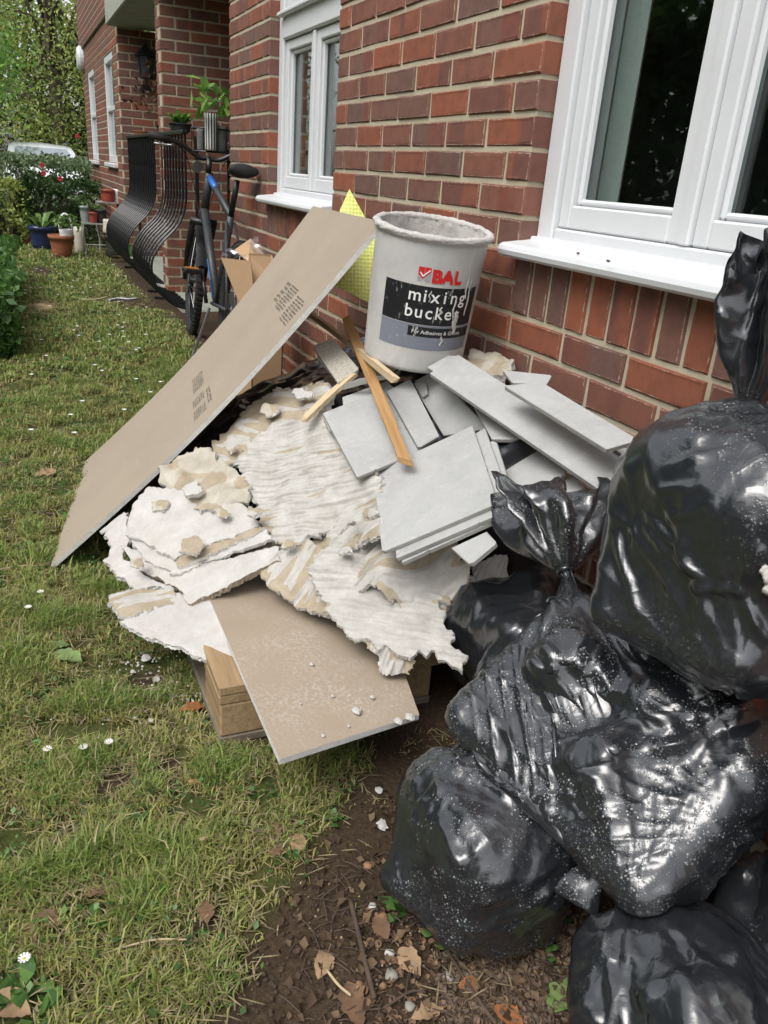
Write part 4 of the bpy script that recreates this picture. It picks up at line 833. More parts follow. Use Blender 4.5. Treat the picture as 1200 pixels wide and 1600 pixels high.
def settle(rub, c, neck, nu=84, nv=60, excess=.07, steps=20, iters=5, suck=1.6, seed=1, tight=1., gather=.85):
    rng = np.random.default_rng(seed); c = np.asarray(c, float); neck = np.asarray(neck, float)
    u, v, ax = frame(neck-c); th = np.linspace(0, 2*np.pi, nu, endpoint=False)
    ph = np.linspace(.06, np.pi-.10, nv)                      # from the far end up to the neck
    D = (np.sin(ph)[None, :, None]*(np.cos(th)[:, None, None]*u+np.sin(th)[:, None, None]*v)-np.cos(ph)[None, :, None]*ax)
    P = np.tile(c, (nu, nv, 1)).reshape(-1, 3); Df = D.reshape(-1, 3); t = np.full(len(P), .02)
    for _ in range(60): t += np.clip(rub(P+Df*t[:, None]), -.03, .03)*.8
    X = (P+Df*(t+.006)[:, None]).reshape(nu, nv, 3)
    nr = .012                                                # neck ring
    nk = 7
    for j in range(nk):
        f_ = (j+1)/nk; jj = nv-nk+j; ring = neck+nr*(np.cos(th)[:, None]*u+np.sin(th)[:, None]*v)
        X[:, jj] = X[:, nv-nk-1]*(1-f_)+ring*f_
    def ln(a, b): return np.linalg.norm(a-b, axis=-1)
    exf = 1+excess*(1+.8*np.sin(3*th+seed))[:, None]*np.ones((1, nv))
    Lu = ln(np.roll(X, -1, 0), X)*exf; Lv = ln(X[:, 1:], X[:, :-1])*(exf[:, 1:]*.5+.5)
    mx = Lu.mean(0).max(); js = int(nv*.55)
    for j in range(js, nv):
        w_ = (j-js)/(nv-js); Lu[:, j] = np.maximum(Lu[:, j], mx*gather*(.45+.55*(1-w_)))
    js2 = int(nv*.25)
    for j in range(js2): Lu[:, j] = np.maximum(Lu[:, j], mx*gather*.8*(.35+.65*j/js2))
    Lu *= tight; Lv *= tight
    d1 = np.sqrt(Lu[:, :-1]**2+Lv**2)
    X += rng.normal(0, .0015, X.shape)
    X0 = X.copy(); pin = np.zeros((nu, nv), bool); pin[:, -1] = True
    g = np.array([0, 0, -9.8]); dt = .02; Vl = np.zeros_like(X)
    def con(a, b, L, k, kc):
        d = b-a; l = np.sqrt((d*d).sum(-1))+1e-9; e_ = (l-L)/l; e_ = np.where(e_ > 0, k*e_, kc*e_); m = .5*e_[..., None]*d
        return m
    ev = slice(0, None, 2); od = slice(1, None, 2)
    for st in range(steps):
        pts = X.reshape(-1, 3); d, gr = rub.grad(pts)
        acc = g*.5-gr*suck*(6+60*np.clip(d, 0, .05))[:, None]
        Vl = (Vl*.86+acc.reshape(X.shape)*dt); Vl[pin] = 0
        Pv = X.copy(); X = X+Vl*dt
        for it in range(iters):
            for sl in (ev, od):
                a = X[sl]; b = np.roll(X, -1, 0)[sl]; m = con(a, b, Lu[sl], 1., .55); X[sl] += m
                idx = (np.arange(nu)[sl]+1) % nu; X[idx] -= m
                a = X[:, :-1][:, sl]; b = X[:, 1:][:, sl]; m = con(a, b, Lv[:, sl], 1., .55)
                X[:, :-1][:, sl] += m; X[:, 1:][:, sl] -= m
            Xr = np.roll(X, -1, 0); m = con(X[:, :-1], Xr[:, 1:], d1, .35, .12); X[:, :-1] += m; Xr = np.zeros_like(X); Xr[:, 1:] -= m; X += np.roll(Xr, 1, 0)
            Xr = np.roll(X, -1, 0); m = con(X[:, 1:], Xr[:, :-1], d1, .35, .12); X[:, 1:] += m; Xr = np.zeros_like(X); Xr[:, :-1] -= m; X += np.roll(Xr, 1, 0)
            X2 = np.roll(X, -2, 0); m = con(X, X2, Lu+np.roll(Lu, -1, 0), .0, .10); X += m*.5; X -= np.roll(m, 2, 0)*.5
            m = con(X[:, :-2], X[:, 2:], Lv[:, 1:]+Lv[:, :-1], .0, .10); X[:, :-2] += m*.5; X[:, 2:] -= m*.5
            X[pin] = X0[pin]
        pts = X.reshape(-1, 3); d, gr = rub.grad(pts); pen = np.clip(.003-d, 0, None); pts = pts+gr*pen[:, None]
        for S in SOLIDS:
            near_ = np.abs(pts-S.c).max(1) < .5
            if near_.any():
                q = pts[near_]; d, gr = S.grad(q); pen = np.clip(.012-d, 0, .05); pts[near_] = q+gr*pen[:, None]
        pts[:, 2] = np.maximum(pts[:, 2], .006); pts[:, 1] = np.minimum(pts[:, 1], -.012)
        X = pts.reshape(X.shape); X[pin] = X0[pin]; Vl = np.clip((X-Pv)/dt, -1.2, 1.2)
    return X, (u, v, ax)
def sack_mesh(X, cap=True):
    nu, nv, _ = X.shape; I = np.arange(nu*nv).reshape(nu, nv); In = np.roll(I, -1, 0)
    f = np.stack([I[:, :-1], In[:, :-1], In[:, 1:], I[:, 1:]], -1).reshape(-1, 4).tolist(); v = X.reshape(-1, 3).tolist()
    if cap:
        b = len(v); v.append(X[:, 0].mean(0).tolist()); f += [(int(In[i, 0]), int(I[i, 0]), b) for i in range(nu)]
        b = len(v); v.append(X[:, -1].mean(0).tolist()); f += [(int(I[i, -1]), int(In[i, -1]), b) for i in range(nu)]
    return v, f
def wet_attr(o, amount, c, spread=.3, seed=0):
    me = o.data; n_ = len(me.vertices); co = np.empty(n_*3, np.float32); me.vertices.foreach_get('co', co); co = co.reshape(-1, 3)
    w_ = np.clip(amount*(.55+.9*vnoise(co, 5., seed)), 0, 1).astype(np.float32)
    a = me.attributes.new('wet', 'FLOAT', 'POINT'); a.data.foreach_set('value', w_)
def tail(neck, ax, length, r1, seed, pleats=9, nu=72, nv=26, flop=(0, 0, 0), r0=.014):
    """gathered polythene above the tie: pleated, flaring, crumpled"""
    rng = np.random.default_rng(seed); u, v, ax = frame(ax); th = np.linspace(0, 2*np.pi, nu, endpoint=False); X = np.zeros((nu, nv, 3)); flop = np.array(flop)
    ph = rng.uniform(0, 6.28, 6)
    for j in range(nv):
        s_ = j/(nv-1); r_ = r0+(r1-r0)*(s_**.75)*(1-.25*s_**3)
        amp = .42*min(1, s_*3); w_ = np.sin(pleats*th+ph[0]+1.5*s_)*.6+np.sin((pleats+5)*th+ph[1]-2*s_)*.35+np.sin(3*th+ph[2]+s_*2)*.55
        rr = r_*(1+amp*w_); el = 1-.45*s_
        zz = length*s_*(1+.12*np.sin(2*th+ph[3])*s_+.07*np.sin(5*th+ph[4])*s_)
        X[:, j] = neck+rr[:, None]*(np.cos(th)[:, None]*u+np.sin(th)[:, None]*v*el)+zz[:, None]*ax+flop*(s_**1.6)
    X += .010*np.stack([vnoise(X.reshape(-1, 3), 26., seed+i) for i in range(3)], 1).reshape(X.shape)*np.linspace(0, 1, nv)[None, :, None]
    X += .005*np.stack([vnoise(X.reshape(-1, 3), 60., seed+5+i) for i in range(3)], 1).reshape(X.shape)*np.linspace(0, 1, nv)[None, :, None]
    X[:, :, 1] = np.minimum(X[:, :, 1], -.013)
    return X
def rubble_for(c, r, A=None, nbox=5, seed=0, box=.45, spread=.55):
    rng = np.random.default_rng(seed); c = np.asarray(c, float); r = np.asarray(r, float); A = np.eye(3) if A is None else A
    pr_ = [('b', c, A, r*np.array([.80, .80, .80]), min(r)*.62)]
    for i in range(nbox):
        o_ = A @ (rng.uniform(-1, 1, 3)*r*spread); h = r*rng.uniform(.35, .62, 3)
        pr_.append(('b', c+o_, A @ rotm(rng) if i % 2 else rotm(rng), h, .018))
    R_ = Rubble(pr_, .035); R_.c = c; return R_
def cubic_up(X, axis, k, periodic):
    n_ = X.shape[axis]; X = np.moveaxis(X, axis, 0); m = n_*k if periodic else (n_-1)*k+1
    t = np.arange(m)/k; i = np.floor(t).astype(int); f_ = (t-i).reshape(-1, *[1]*(X.ndim-1))
    g_ = (lambda j: X[j % n_]) if periodic else (lambda j: X[np.clip(j, 0, n_-1)])
    a, b, c, d = g_(i-1), g_(i), g_(i+1), g_(i+2)
    Y = .5*(2*b+(c-a)*f_+(2*a-5*b+4*c-d)*f_**2+(3*b-a-3*c+d)*f_**3)
    return np.moveaxis(Y, 0, axis)
def gnormals(X):
    du = np.roll(X, -1, 0)-np.roll(X, 1, 0); dv = np.gradient(X, axis=1); n_ = np.cross(du, dv); return n_/(np.linalg.norm(n_, axis=-1, keepdims=True)+1e-12)
def ridge(t, sharp=2.4): return (1-np.abs(np.sin(t)))**sharp
def folds(X, specs, crumple=.010, seed=0, creases=()):
    """creases of pulled polythene: fans that start at a knot or corner, runs of parallel pleats, and a general crumple"""
    N_ = gnormals(X); P = X.reshape(-1, 3); N_ = N_.reshape(-1, 3)
    if (N_*(P-P.mean(0))).sum() < 0: N_ = -N_
    w1 = vnoise(P, 5., seed); w2 = vnoise(P, 11., seed+1); h = np.zeros(len(P))
    for sp in specs:
        s0 = np.asarray(sp['at'], float); d = P-s0; l = np.linalg.norm(d, axis=1)+1e-6
        if sp['k'] == 'fan':
            ax = np.asarray(sp['ax'], float); u, v, ax = frame(ax); ph = np.arctan2(d @ v, d @ u)
            wl = 2*np.pi*l/sp['n']*1.0; am = np.minimum(sp.get('amp', .16)*wl, sp.get('max', .014))*np.exp(-np.clip(l-.02, 0, None)/sp['len'])
            h += am*ridge(ph*sp['n']/2+w1*3.0*l/.1*.5+w2*.7)
        else:
            t = np.asarray(sp['dir'], float); t /= np.linalg.norm(t); a = np.asarray(sp['along'], float); a /= np.linalg.norm(a)
            q = d @ t; m = np.exp(-(q/sp['w'])**2-((d @ a)/sp['l'])**2)
            h += sp['amp']*m*ridge(q*np.pi/sp['wl']+w1*1.6+w2*.5)
    pj = pr(P)
    def pick(x, y):
        d2 = (pj[:, 0]-x)**2+(pj[:, 1]-y)**2; k = np.nonzero(d2 < 14**2)[0]
        return P[k[np.argmin(pj[k, 2])]] if len(k) else P[np.argmin(d2+pj[:, 2]*1e4)]
    for (x1, y1, x2, y2, am, wd) in creases:          # single long creases, placed as in the photograph
        a, b = pick(x1, y1), pick(x2, y2); d = b-a; L2 = d@d+1e-9; t = ((P-a)@d)/L2; tc = np.clip(t, 0, 1)
        ds = np.linalg.norm(P-(a+tc[:, None]*d)+.004*np.stack([w2, w1, w2], 1), axis=1); side = np.exp(-np.abs(ds)/wd)
        h += am*side*np.clip(np.sin(np.pi*np.clip(tc*.9+.08, 0, 1)), 0, 1)**.5-am*.12*np.exp(-((ds-2.4*wd)/(1.3*wd))**2)
    if crumple:
        rng = np.random.default_rng(seed+77); axv = np.asarray(specs[0]['ax'], float); axv /= np.linalg.norm(axv)
        Pw = P+.012*np.stack([w1, w2, w1-w2], 1); Ps = Pw-np.outer(Pw @ axv, axv)*.45       # facets drawn out towards the knot
        for m_, a_, in ((46, 1.), (150, .42)):
            S_ = Ps[rng.choice(len(P), m_, replace=False)]; d2 = np.full(len(P), 9.); sp_ = rng.uniform(.55, 1.5, m_); lo = rng.uniform(-.25, .35, m_)
            typ = math.sqrt(4*math.pi*.17**2/m_)/2
            for s_, k_, l_ in zip(S_, sp_, lo): d2 = np.minimum(d2, ((Ps-s_)**2).sum(1)/(typ*typ)*k_+l_)
            h += crumple*a_*np.clip(d2, -.3, 2.2)*(1 if m_ < 100 else np.clip(.35+w1*1.8, 0, 1))
    P = P+N_*h[:, None]; P[:, 2] = np.maximum(P[:, 2], .005); P[:, 1] = np.minimum(P[:, 1], -.011)
    return P.reshape(X.shape)
def sack(name, rub, c, neck, label, wet=.6, seed=1, tailspec=None, up=3, specs=(), crumple=.005, creases=(), **kw):
    X, fr = settle(rub, c, neck, seed=seed, **kw); rub.c = np.asarray(c, float); SOLIDS.append(rub)
    X = cubic_up(cubic_up(X, 0, up, True), 1, up, False)
    X = folds(X, [dict(k='fan', at=neck, ax=fr[2], n=22, len=.16, amp=.14)]+list(specs), crumple, seed, creases)
    base = X.reshape(-1, 3); e_ = empty(name, (float(np.mean(base[:, 0])), float(np.mean(base[:, 1])), float(base[:, 2].min())), label=label, cat='rubbish sack')
    v, f = sack_mesh(X); o = wob('body', v, f, BAG, e_, True); wet_attr(o, wet, c, seed=seed)
    if tailspec:
        T = tail(np.asarray(neck, float), **tailspec); T = cubic_up(cubic_up(T, 0, 2, True), 1, 2, False); v, f = sack_mesh(T, False); t = wob('tied_neck', v, f, BAG, e_, True); wet_attr(t, wet, c, seed=seed+3)
        t['label'] = 'crumpled gathered top above the knot'
        k = MB(); t_ = np.linspace(0, 2*np.pi, 14, endpoint=False); k.tube([tuple(np.asarray(neck)+0.013*(math.cos(a)*fr[0]+math.sin(a)*fr[1])) for a in t_], .0045, 8, closed=True); kk = k.w('knot', BAG, e_, True); wet_attr(kk, wet*.5, c)
    return e_
def axes_from(p0, p1, p2):
    """columns: p0->p1, in-plane perpendicular, normal"""
    a = p1-p0; a /= np.linalg.norm(a); n_ = np.cross(a, p2-p0); n_ /= np.linalg.norm(n_); return np.stack([a, np.cross(n_, a), n_], 1)
# behind, against the wall, mostly hidden
cF = np.array([.655, -.22, .17]); sack('refuse_sack', rubble_for(cF, [.18, .16, .17], seed=21), cF, cF+np.array([.02, .0, .22]), 'dark sack deep in the gap between pallet and larger sacks', .3, 21, nu=60, nv=40, steps=14, up=2)
cG = np.array([1.33, -.14, .25]); sack('refuse_sack', rubble_for(cG, [.19, .105, .25], seed=22), cG, cG+np.array([.1, .0, .34]), 'sack squeezed against the wall at the right edge of the photo', .5, 22, nu=60, nv=40, steps=14, up=2)
cC = onZ(757, 1305, .14); sC = onZ(935, 1335, .24)
sack('refuse_sack', rubble_for(cC, [.165, .145, .140], seed=23, nbox=5), cC, cC+np.array([-.06, .12, .17]), 'round black sack standing on soil beside the pallet', .95, 23, excess=.09, crumple=.0032,
     creases=[(709, 1353, 634, 1202, .011, .007), (709, 1353, 682, 1267, .010, .006), (744, 1409, 870, 1364, .010, .006), (779, 1450, 870, 1393, .010, .006), (639, 1347, 865, 1337, .009, .008), (709, 1353, 760, 1300, .009, .006), (660, 1130, 800, 1240, .012, .009), (640, 1180, 740, 1280, .008, .008), (700, 1440, 800, 1460, .008, .007), (760, 1385, 880, 1350, .008, .005)],
     specs=[dict(k='fan', at=sC, ax=(sC-cC)+np.array([0, 0, .05]), n=34, len=.16, amp=.12), dict(k='fan', at=onZ(665, 1165, .22), ax=(-.3, -.2, .6), n=18, len=.10, amp=.12), dict(k='fan', at=onZ(735, 1490, .02), ax=(.3, -.3, -.6), n=20, len=.10, amp=.12)])
cD = np.array([1.315, -.415, .12])
sack('refuse_sack', rubble_for(cD, [.19, .145, .125], seed=24), cD, cD+np.array([.20, .12, .10]), 'black sack on the ground in the bottom right corner', .35, 24, excess=.10, crumple=.0030,
     creases=[(956, 1380, 989, 1493, .010, .008), (1058, 1444, 1123, 1536, .010, .007), (1067, 1528, 1150, 1568, .010, .006), (972, 1390, 1026, 1579, .010, .008), (1000, 1400, 1090, 1590, .010, .008), (940, 1450, 960, 1570, .008, .008), (1100, 1430, 1190, 1510, .009, .007)],
     specs=[dict(k='par', at=onZ(1060, 1480, .2), dir=(.6, .55, .4), along=(-.5, .8, .2), w=.14, l=.20, wl=.036, amp=.004), dict(k='fan', at=onZ(1000, 1400, .2), ax=(-.2, -.2, .8), n=22, len=.16, amp=.12)])
pTL, pL, pB, pR = onZ(868, 905, .475), onZ(705, 1125, .30), onZ(985, 1435, .25), onZ(1270, 1150, .46)
cB = (pTL+pL+pB+pR)/4; AB = axes_from((pTL+pL)/2, (pB+pR)/2, (pTL+pR)/2)
if AB[2, 2] < 0: AB[:, 2] *= -1
hB = np.array([np.linalg.norm((pB+pR)/2-(pTL+pL)/2)/2, np.linalg.norm((pTL+pR)/2-(pL+pB)/2)/2, .075])
cB = cB-AB[:, 2]*.07
rB = Rubble([('b', cB, AB, hB, .03)]+[('b', cB+AB @ np.array(o_), AB @ rotm(np.random.default_rng(5+i)), np.array(h), .02) for i, (o_, h) in enumerate((((-.08, .05, .04), (.08, .06, .05)), ((.08, -.04, .04), (.07, .08, .05)), ((.02, .08, .02), (.09, .06, .05))))], .03); rB.c = cB
qR = onZ(1172, 1292, .38); qM = onZ(1150, 1105, .46)
sack('refuse_sack', rB, cB, pTL+np.array([-.02, .035, .0]), 'largest black sack, its wet flat side facing the camera', 1.0, 25, excess=.08, nu=110, nv=76, crumple=.0022,
     creases=[(849, 917, 765, 1213, .008, .006), (852, 930, 784, 1224, .008, .006), (856, 940, 806, 1240, .008, .006), (860, 940, 825, 1256, .008, .006), (864, 945, 843, 1267, .009, .006), (843, 1270, 1187, 1294, .012, .007), (850, 1285, 1171, 1312, .009, .006), (1171, 1304, 978, 1358, .010, .006), (1171, 1304, 1042, 1390, .010, .006), (1171, 1304, 1118, 1433, .010, .006), (1171, 1304, 1010, 1347, .009, .006), (1155, 1108, 1048, 1041, .013, .008), (1155, 1108, 956, 1111, .013, .008), (1155, 1108, 1000, 1170, .013, .008), (935, 1165, 1090, 1150, .012, .010), (860, 907, 990, 975, .010, .007), (860, 907, 1010, 1010, .009, .007), (1193, 1267, 1010, 1240, .010, .008), (870, 1100, 880, 1240, .007, .006), (1010, 1010, 1100, 1080, .010, .008), (900, 1030, 930, 1160, .006, .008)],
     specs=[dict(k='par', at=onZ(800, 1130, .36), dir=RT, along=UP, w=.05, l=.14, wl=.022, amp=.004), dict(k='fan', at=qR, ax=AB[:, 2], n=34, len=.30, amp=.13, max=.012), dict(k='fan', at=qM, ax=AB[:, 2], n=20, len=.16, amp=.13, max=.014), dict(k='fan', at=pB, ax=AB[:, 2], n=24, len=.12, amp=.13)],
     tailspec=dict(ax=(-.62, .22, .55), length=.19, r1=.125, seed=5, pleats=6, flop=(-.0, 0, -.03)))
cA = onY(1150, 858, -.265); nA = onY(1168, 640, -.14)
rA = rubble_for(cA, [.195, .165, .210], seed=26, nbox=3, spread=.3)
sack('refuse_sack', rA, cA, nA, 'tall black sack with a long knotted top beneath the window sill', .55, 26, excess=.08, nu=96, nv=70, crumple=.0030,
     creases=[(1134, 650, 1056, 865, 0.0114, 0.0050), (1157, 660, 1091, 851, 0.0114, 0.0050), (1172, 752, 1130, 806, 0.0114, 0.0043), (1037, 729, 1141, 702, 0.0095, 0.0043), (998, 818, 1033, 864, 0.0095, 0.0043), (1048, 868, 1083, 907, 0.0114, 0.0043), (1172, 849, 1145, 934, 0.0133, 0.0043), (1145, 934, 1072, 926, 0.0095, 0.0050), (1083, 907, 1078, 1000, 0.0114, 0.0056), (960, 830, 985, 960, 0.0076, 0.0056), (1020, 770, 1090, 760, 0.0095, 0.0037), (1040, 800, 1110, 790, 0.0085, 0.0037), (1056, 865, 1000, 800, 0.0085, 0.0043), (1145, 934, 1190, 1010, 0.0095, 0.0050), (1165, 1095, 1060, 990, 0.0095, 0.0050)],
     specs=[dict(k='fan', at=onZ(1150, 1100, .54), ax=(.3, -.5, -.6), n=18, len=.20, amp=.13), dict(k='fan', at=onZ(955, 830, .56), ax=(-.7, -.5, .2), n=16, len=.12, amp=.13)],
     tailspec=dict(ax=(.02, .02, 1.), length=.23, r1=.075, seed=8, pleats=5, flop=(-.02, .0, .0)))

# loose hem of the big sack hanging over the round one
big_ = [o for o in COL.objects if o.get('label', '').startswith('largest black sack')][0]
hp = bend_pts([onZ(715, 1120, .285), onZ(775, 1195, .285), onZ(850, 1272, .275), onZ(915, 1335, .255), onZ(925, 1365, .225), onZ(900, 1412, .185)], 10); V = []; nn_ = 20
for i, p in enumerate(hp):
    t = i/(len(hp)-1); d = hp[min(i+1, len(hp)-1)]-hp[max(i-1, 0)]; d /= np.linalg.norm(d); tv = CAM-p; tv /= np.linalg.norm(tv); s = np.cross(d, tv); s /= np.linalg.norm(s); wd_ = .010+.020*t**1.5
    for k in range(nn_): a = 6.2832*k/nn_; V.append(p+s*math.cos(a)*wd_*(1+.12*math.sin(9*t+k))+tv*math.sin(a)*wd_*.42)
V = np.array(V); V += .006*np.stack([vnoise(V, 30., 3+i) for i in range(3)], 1); F_ = [(i*nn_+k, i*nn_+(k+1) % nn_, (i+1)*nn_+(k+1) % nn_, (i+1)*nn_+k) for i in range(len(hp)-1) for k in range(nn_)]+[tuple(range(nn_))[::-1], tuple(range((len(hp)-1)*nn_, len(hp)*nn_))]
fo = wob('hanging_fold', V, F_, BAG, big_, True); wet_attr(fo, 1., cB)

# tear in the tall sack with plaster showing
tall_ = [o for o in COL.objects if o.get('label', '').startswith('tall black sack')][0]; body_ = [c for c in tall_.children if c.name.startswith('body')][0]
bv = np.array([v.co[:] for v in body_.data.vertices])+np.array(gloc(body_)); pj = pr(bv)
for i, (x, y, r_) in enumerate(((1194, 908, .011), (1199, 925, .013), (1186, 900, .007))):
    k = np.nonzero((pj[:, 0]-x)**2+(pj[:, 1]-y)**2 < 200)[0]
    if len(k):
        q = bv[k[np.argmin(pj[k, 2])]]; v_ = MB().sphere((0, 0, 0), 1, 14, 9); V = []
        for a in v_.v: t = Vector(a); s_ = 1+.4*noise.noise(t*1.6+Vector((i*3., 0, 0)))+.2*noise.noise(t*4+Vector((0, i, 0))); V.append(tuple(np.array(q)+np.array(t)*s_*r_*np.array([.6, 1., .9])))
        wob('exposed_plaster', V, v_.f, PLAST, tall_, True)
# ------------------------------------------------------------------ mixing bucket
bB0 = np.array([-.104, -.208, .662]); BH, BR0, BR1 = .322, .126, .135
buck = bpy.data.objects.new('mixing_bucket', None); COL.objects.link(buck); buck.location = bB0; tag(buck, 'grey plastic mixing bucket crusted with white plaster, standing on the tiles', 'bucket')
tilt_ax = Vector(np.cross([0, 0, 1], RT)); buck.rotation_mode = 'QUATERNION'
from mathutils import Quaternion
face = math.atan2((CAM-bB0)[1], (CAM-bB0)[0])                       # label side faces the camera
buck.rotation_quaternion = Quaternion(tilt_ax, R(4.0)) @ Quaternion(Vector(RT), R(7.0)) @ Quaternion((0, 0, 1), face)
def brad(z): return BR0+(BR1-BR0)*z/BH
BUCK = m_bucket()
NB = 96
prof = [(.001, .004), (BR0-.012, .004), (BR0-.004, .0), (BR0, .006)]+[(brad(BH*t), BH*t) for t in np.linspace(.04, .93, 12)]+[(BR1-.001, BH*.955), (BR1+.006, BH*.962), (BR1+.007, BH*.985), (BR1+.004, BH), (BR1-.004, BH), (BR1-.006, BH*.97)]+[(brad(BH*t)-.005, BH*t) for t in np.linspace(.94, .10, 10)]+[(.001, BH*.09)]
m = MB().lathe(prof, NB, cap0=False); m.local('body', BUCK, buck, True)
# crust of set plaster on the rim and inside
V = []; nv_ = 26
for k in range(160):
    a = 2*math.pi*k/160
    for j in range(nv_):
        b = 2*math.pi*j/nv_; g = .5+.5*noise.noise(Vector((math.cos(a)*6, math.sin(a)*6, 1.3)))+.45*noise.noise(Vector((math.cos(a)*22, math.sin(a)*22, j*.5)))
        rr = .0045+.0055*max(0, g); r_ = BR1+.001+math.cos(b)*rr*1.25; z = BH-.004+math.sin(b)*rr*1.05
        V.append((r_*math.cos(a), r_*math.sin(a), z))
F_ = [(k*nv_+j, ((k+1) % 160)*nv_+j, ((k+1) % 160)*nv_+(j+1) % nv_, k*nv_+(j+1) % nv_) for k in range(160) for j in range(nv_)]
ob('plaster_crust', mesh('plaster_crust', V, F_, PLAST, True), buck)
V = []; na, nz2 = 120, 40
for k in range(na):
    a = 2*math.pi*k/na
    for j in range(nz2):
        z = BH*(.15+.84*j/(nz2-1)); g = noise.noise(Vector((math.cos(a)*5, math.sin(a)*5, z*14)))+.8*noise.noise(Vector((math.cos(a)*17, math.sin(a)*17, z*50)))
        r_ = brad(z)-.0065-.007*max(0, g+.25); V.append((r_*math.cos(a), r_*math.sin(a), z))
F_ = [(k*nz2+j, k*nz2+j+1, ((k+1) % na)*nz2+j+1, ((k+1) % na)*nz2+j) for k in range(na) for j in range(nz2-1)]
ob('inner_crust', mesh('inner_crust', V, F_, PLAST, True), buck)
# printed label, wrapped on the wall: angle 0 faces the camera, positive angle runs to the viewer's right
def wrap_patch(a0, a1, z0, z1, lift, mat, name, skew=0.):
    n_ = 28; V = []; F_ = []
    for i in range(n_+1):
        a = a0+(a1-a0)*i/n_
        for z in (z0, z1): r_ = brad(z)+lift; V.append((r_*math.cos(a), r_*math.sin(a), z))
    for i in range(n_): F_.append((2*i, 2*i+2, 2*i+3, 2*i+1))
    return ob(name, mesh(name, V, F_, mat), buck)
INKB = m_smear('black_print', (.012, .013, .015), .85); INKG = m_smear('slate_print', (.20, .215, .26), .5); INKR = m_smear('red_print', (.55, .022, .022), .7); INKW = m_smear('white_print', (.78, .78, .77), .2); INKL = m_smear('light_grey_print', (.33, .33, .35), .5)
A0, A1 = R(-44), R(66)
wrap_patch(A0, A1, BH*.375, BH*.655, .0006, INKB, 'black_panel')
wrap_patch(A0, A1, BH*.185, BH*.370, .0006, INKG, 'grey_panel')
wrap_patch(R(-11), A1, BH*.285, BH*.358, .0010, INKB, 'strapline_panel')
def wrap_text(txt, ang, z, size, mat, name, lift=.0014, mono=None, bold=0., sx=1.):
    chars = [(c_, None) for c_ in txt]; x = 0.; m_ = MB(); dg = bpy.context.evaluated_depsgraph_get()
    items = [(txt, 0.)] if mono is None else [(c_, i*mono) for i, c_ in enumerate(txt) if c_ != ' ']
    for s_, x0 in items:
        cu_ = bpy.data.curves.new('t', 'FONT'); cu_.body = s_; cu_.size = size; cu_.offset = bold; cu_.resolution_u = 3
        if mono is not None: cu_.align_x = 'CENTER'
        to = bpy.data.objects.new('t', cu_); COL.objects.link(to); bpy.context.view_layer.update()
        me = bpy.data.meshes.new_from_object(to.evaluated_get(bpy.context.evaluated_depsgraph_get())); bpy.data.objects.remove(to); bpy.data.curves.remove(cu_)
        bm = bmesh.new(); bm.from_mesh(me); bpy.data.meshes.remove(me)
        xs_ = [v.co.x for v in bm.verts]
        for cx in np.arange(min(xs_), max(xs_), .004): bmesh.ops.bisect_plane(bm, geom=bm.verts[:]+bm.edges[:]+bm.faces[:], plane_co=(cx, 0, 0), plane_no=(1, 0, 0))
        bm.verts.index_update(); o_ = len(m_.v)
        for v in bm.verts:
            zz = z+v.co.y; r_ = brad(zz)+lift; a = ang+(x0+v.co.x*sx)/brad(z); m_.v.append((r_*math.cos(a), r_*math.sin(a), zz))
        m_.f += [tuple(o_+v.index for v in f_.verts) for f_ in bm.faces]; bm.free()
    return ob(name, mesh(name, m_.v, m_.f, mat), buck)
wrap_text('mixing', R(-9), BH*.545, .042, INKW, 'lettering', mono=.0238, bold=.0004)
wrap_text('bucket', R(-13), BH*.425, .042, INKW, 'lettering', mono=.0238, bold=.0004)
wrap_text('For Adhesives & Grouts', R(-7), BH*.308, .0130, INKW, 'lettering')
wrap_text('BAL', R(5), BH*.690, .040, INKR, 'lettering', bold=.0024, sx=1.05)
# emblem: red square with a white tick, grey lower corners
ea, ew, ez, eh = R(-9), .029, BH*.688, .032
def wq(pts, mat, name, lift):
    V = []; 
    for x, y in pts: z = ez+y*eh; a = ea+x*ew/brad(z); V.append(((brad(z)+lift)*math.cos(a), (brad(z)+lift)*math.sin(a), z))
    return ob(name, mesh(name, V, [tuple(range(len(V)))], mat), buck)
wq([(0, 1), (0, .48), (.38, .15), (1, .70), (1, 1)], INKR, 'emblem_red', .0009)
wq([(0, .44), (0, 0), (.36, 0), (.30, .16)], INKL, 'emblem_grey', .0009); wq([(.45, .14), (.62, 0), (1, 0), (1, .62)], INKL, 'emblem_grey', .0009)
wq([(.10, .60), (.18, .66), (.40, .44), (.88, .86), (.96, .80), (.40, .30)], INKW, 'emblem_tick', .0016)
# plaster dribbles over the print
for i, (a, z0, z1, w_) in enumerate(((40, .32, .47, .009), (35, .43, .60, .003), (47, .58, .80, .004), (27, .22, .30, .004), (52, .45, .72, .003), (20, .46, .52, .004), (6, .55, .63, .002))):
    V = []; n_ = 16; rg_ = random.Random(i)
    for k in range(n_+1):
        t = k/n_; z = BH*(z0+(z1-z0)*t); hw = w_*(math.sin(math.pi*(.08+.84*t))**.6)*rg_.uniform(.5, 1.1)
        for s_ in (-1, 0, 1): aa = R(a)+(s_*hw+.002*math.sin(t*9+i))/brad(z); r_ = brad(z)+.0012+(0.0022 if s_ == 0 else 0); V.append((r_*math.cos(aa), r_*math.sin(aa), z))
    F_ = [(3*k+j, 3*k+j+1, 3*k+4+j, 3*k+3+j) for k in range(n_) for j in (0, 1)]; ob('plaster_dribble', mesh('plaster_dribble', V, F_, PLAST, True), buck)
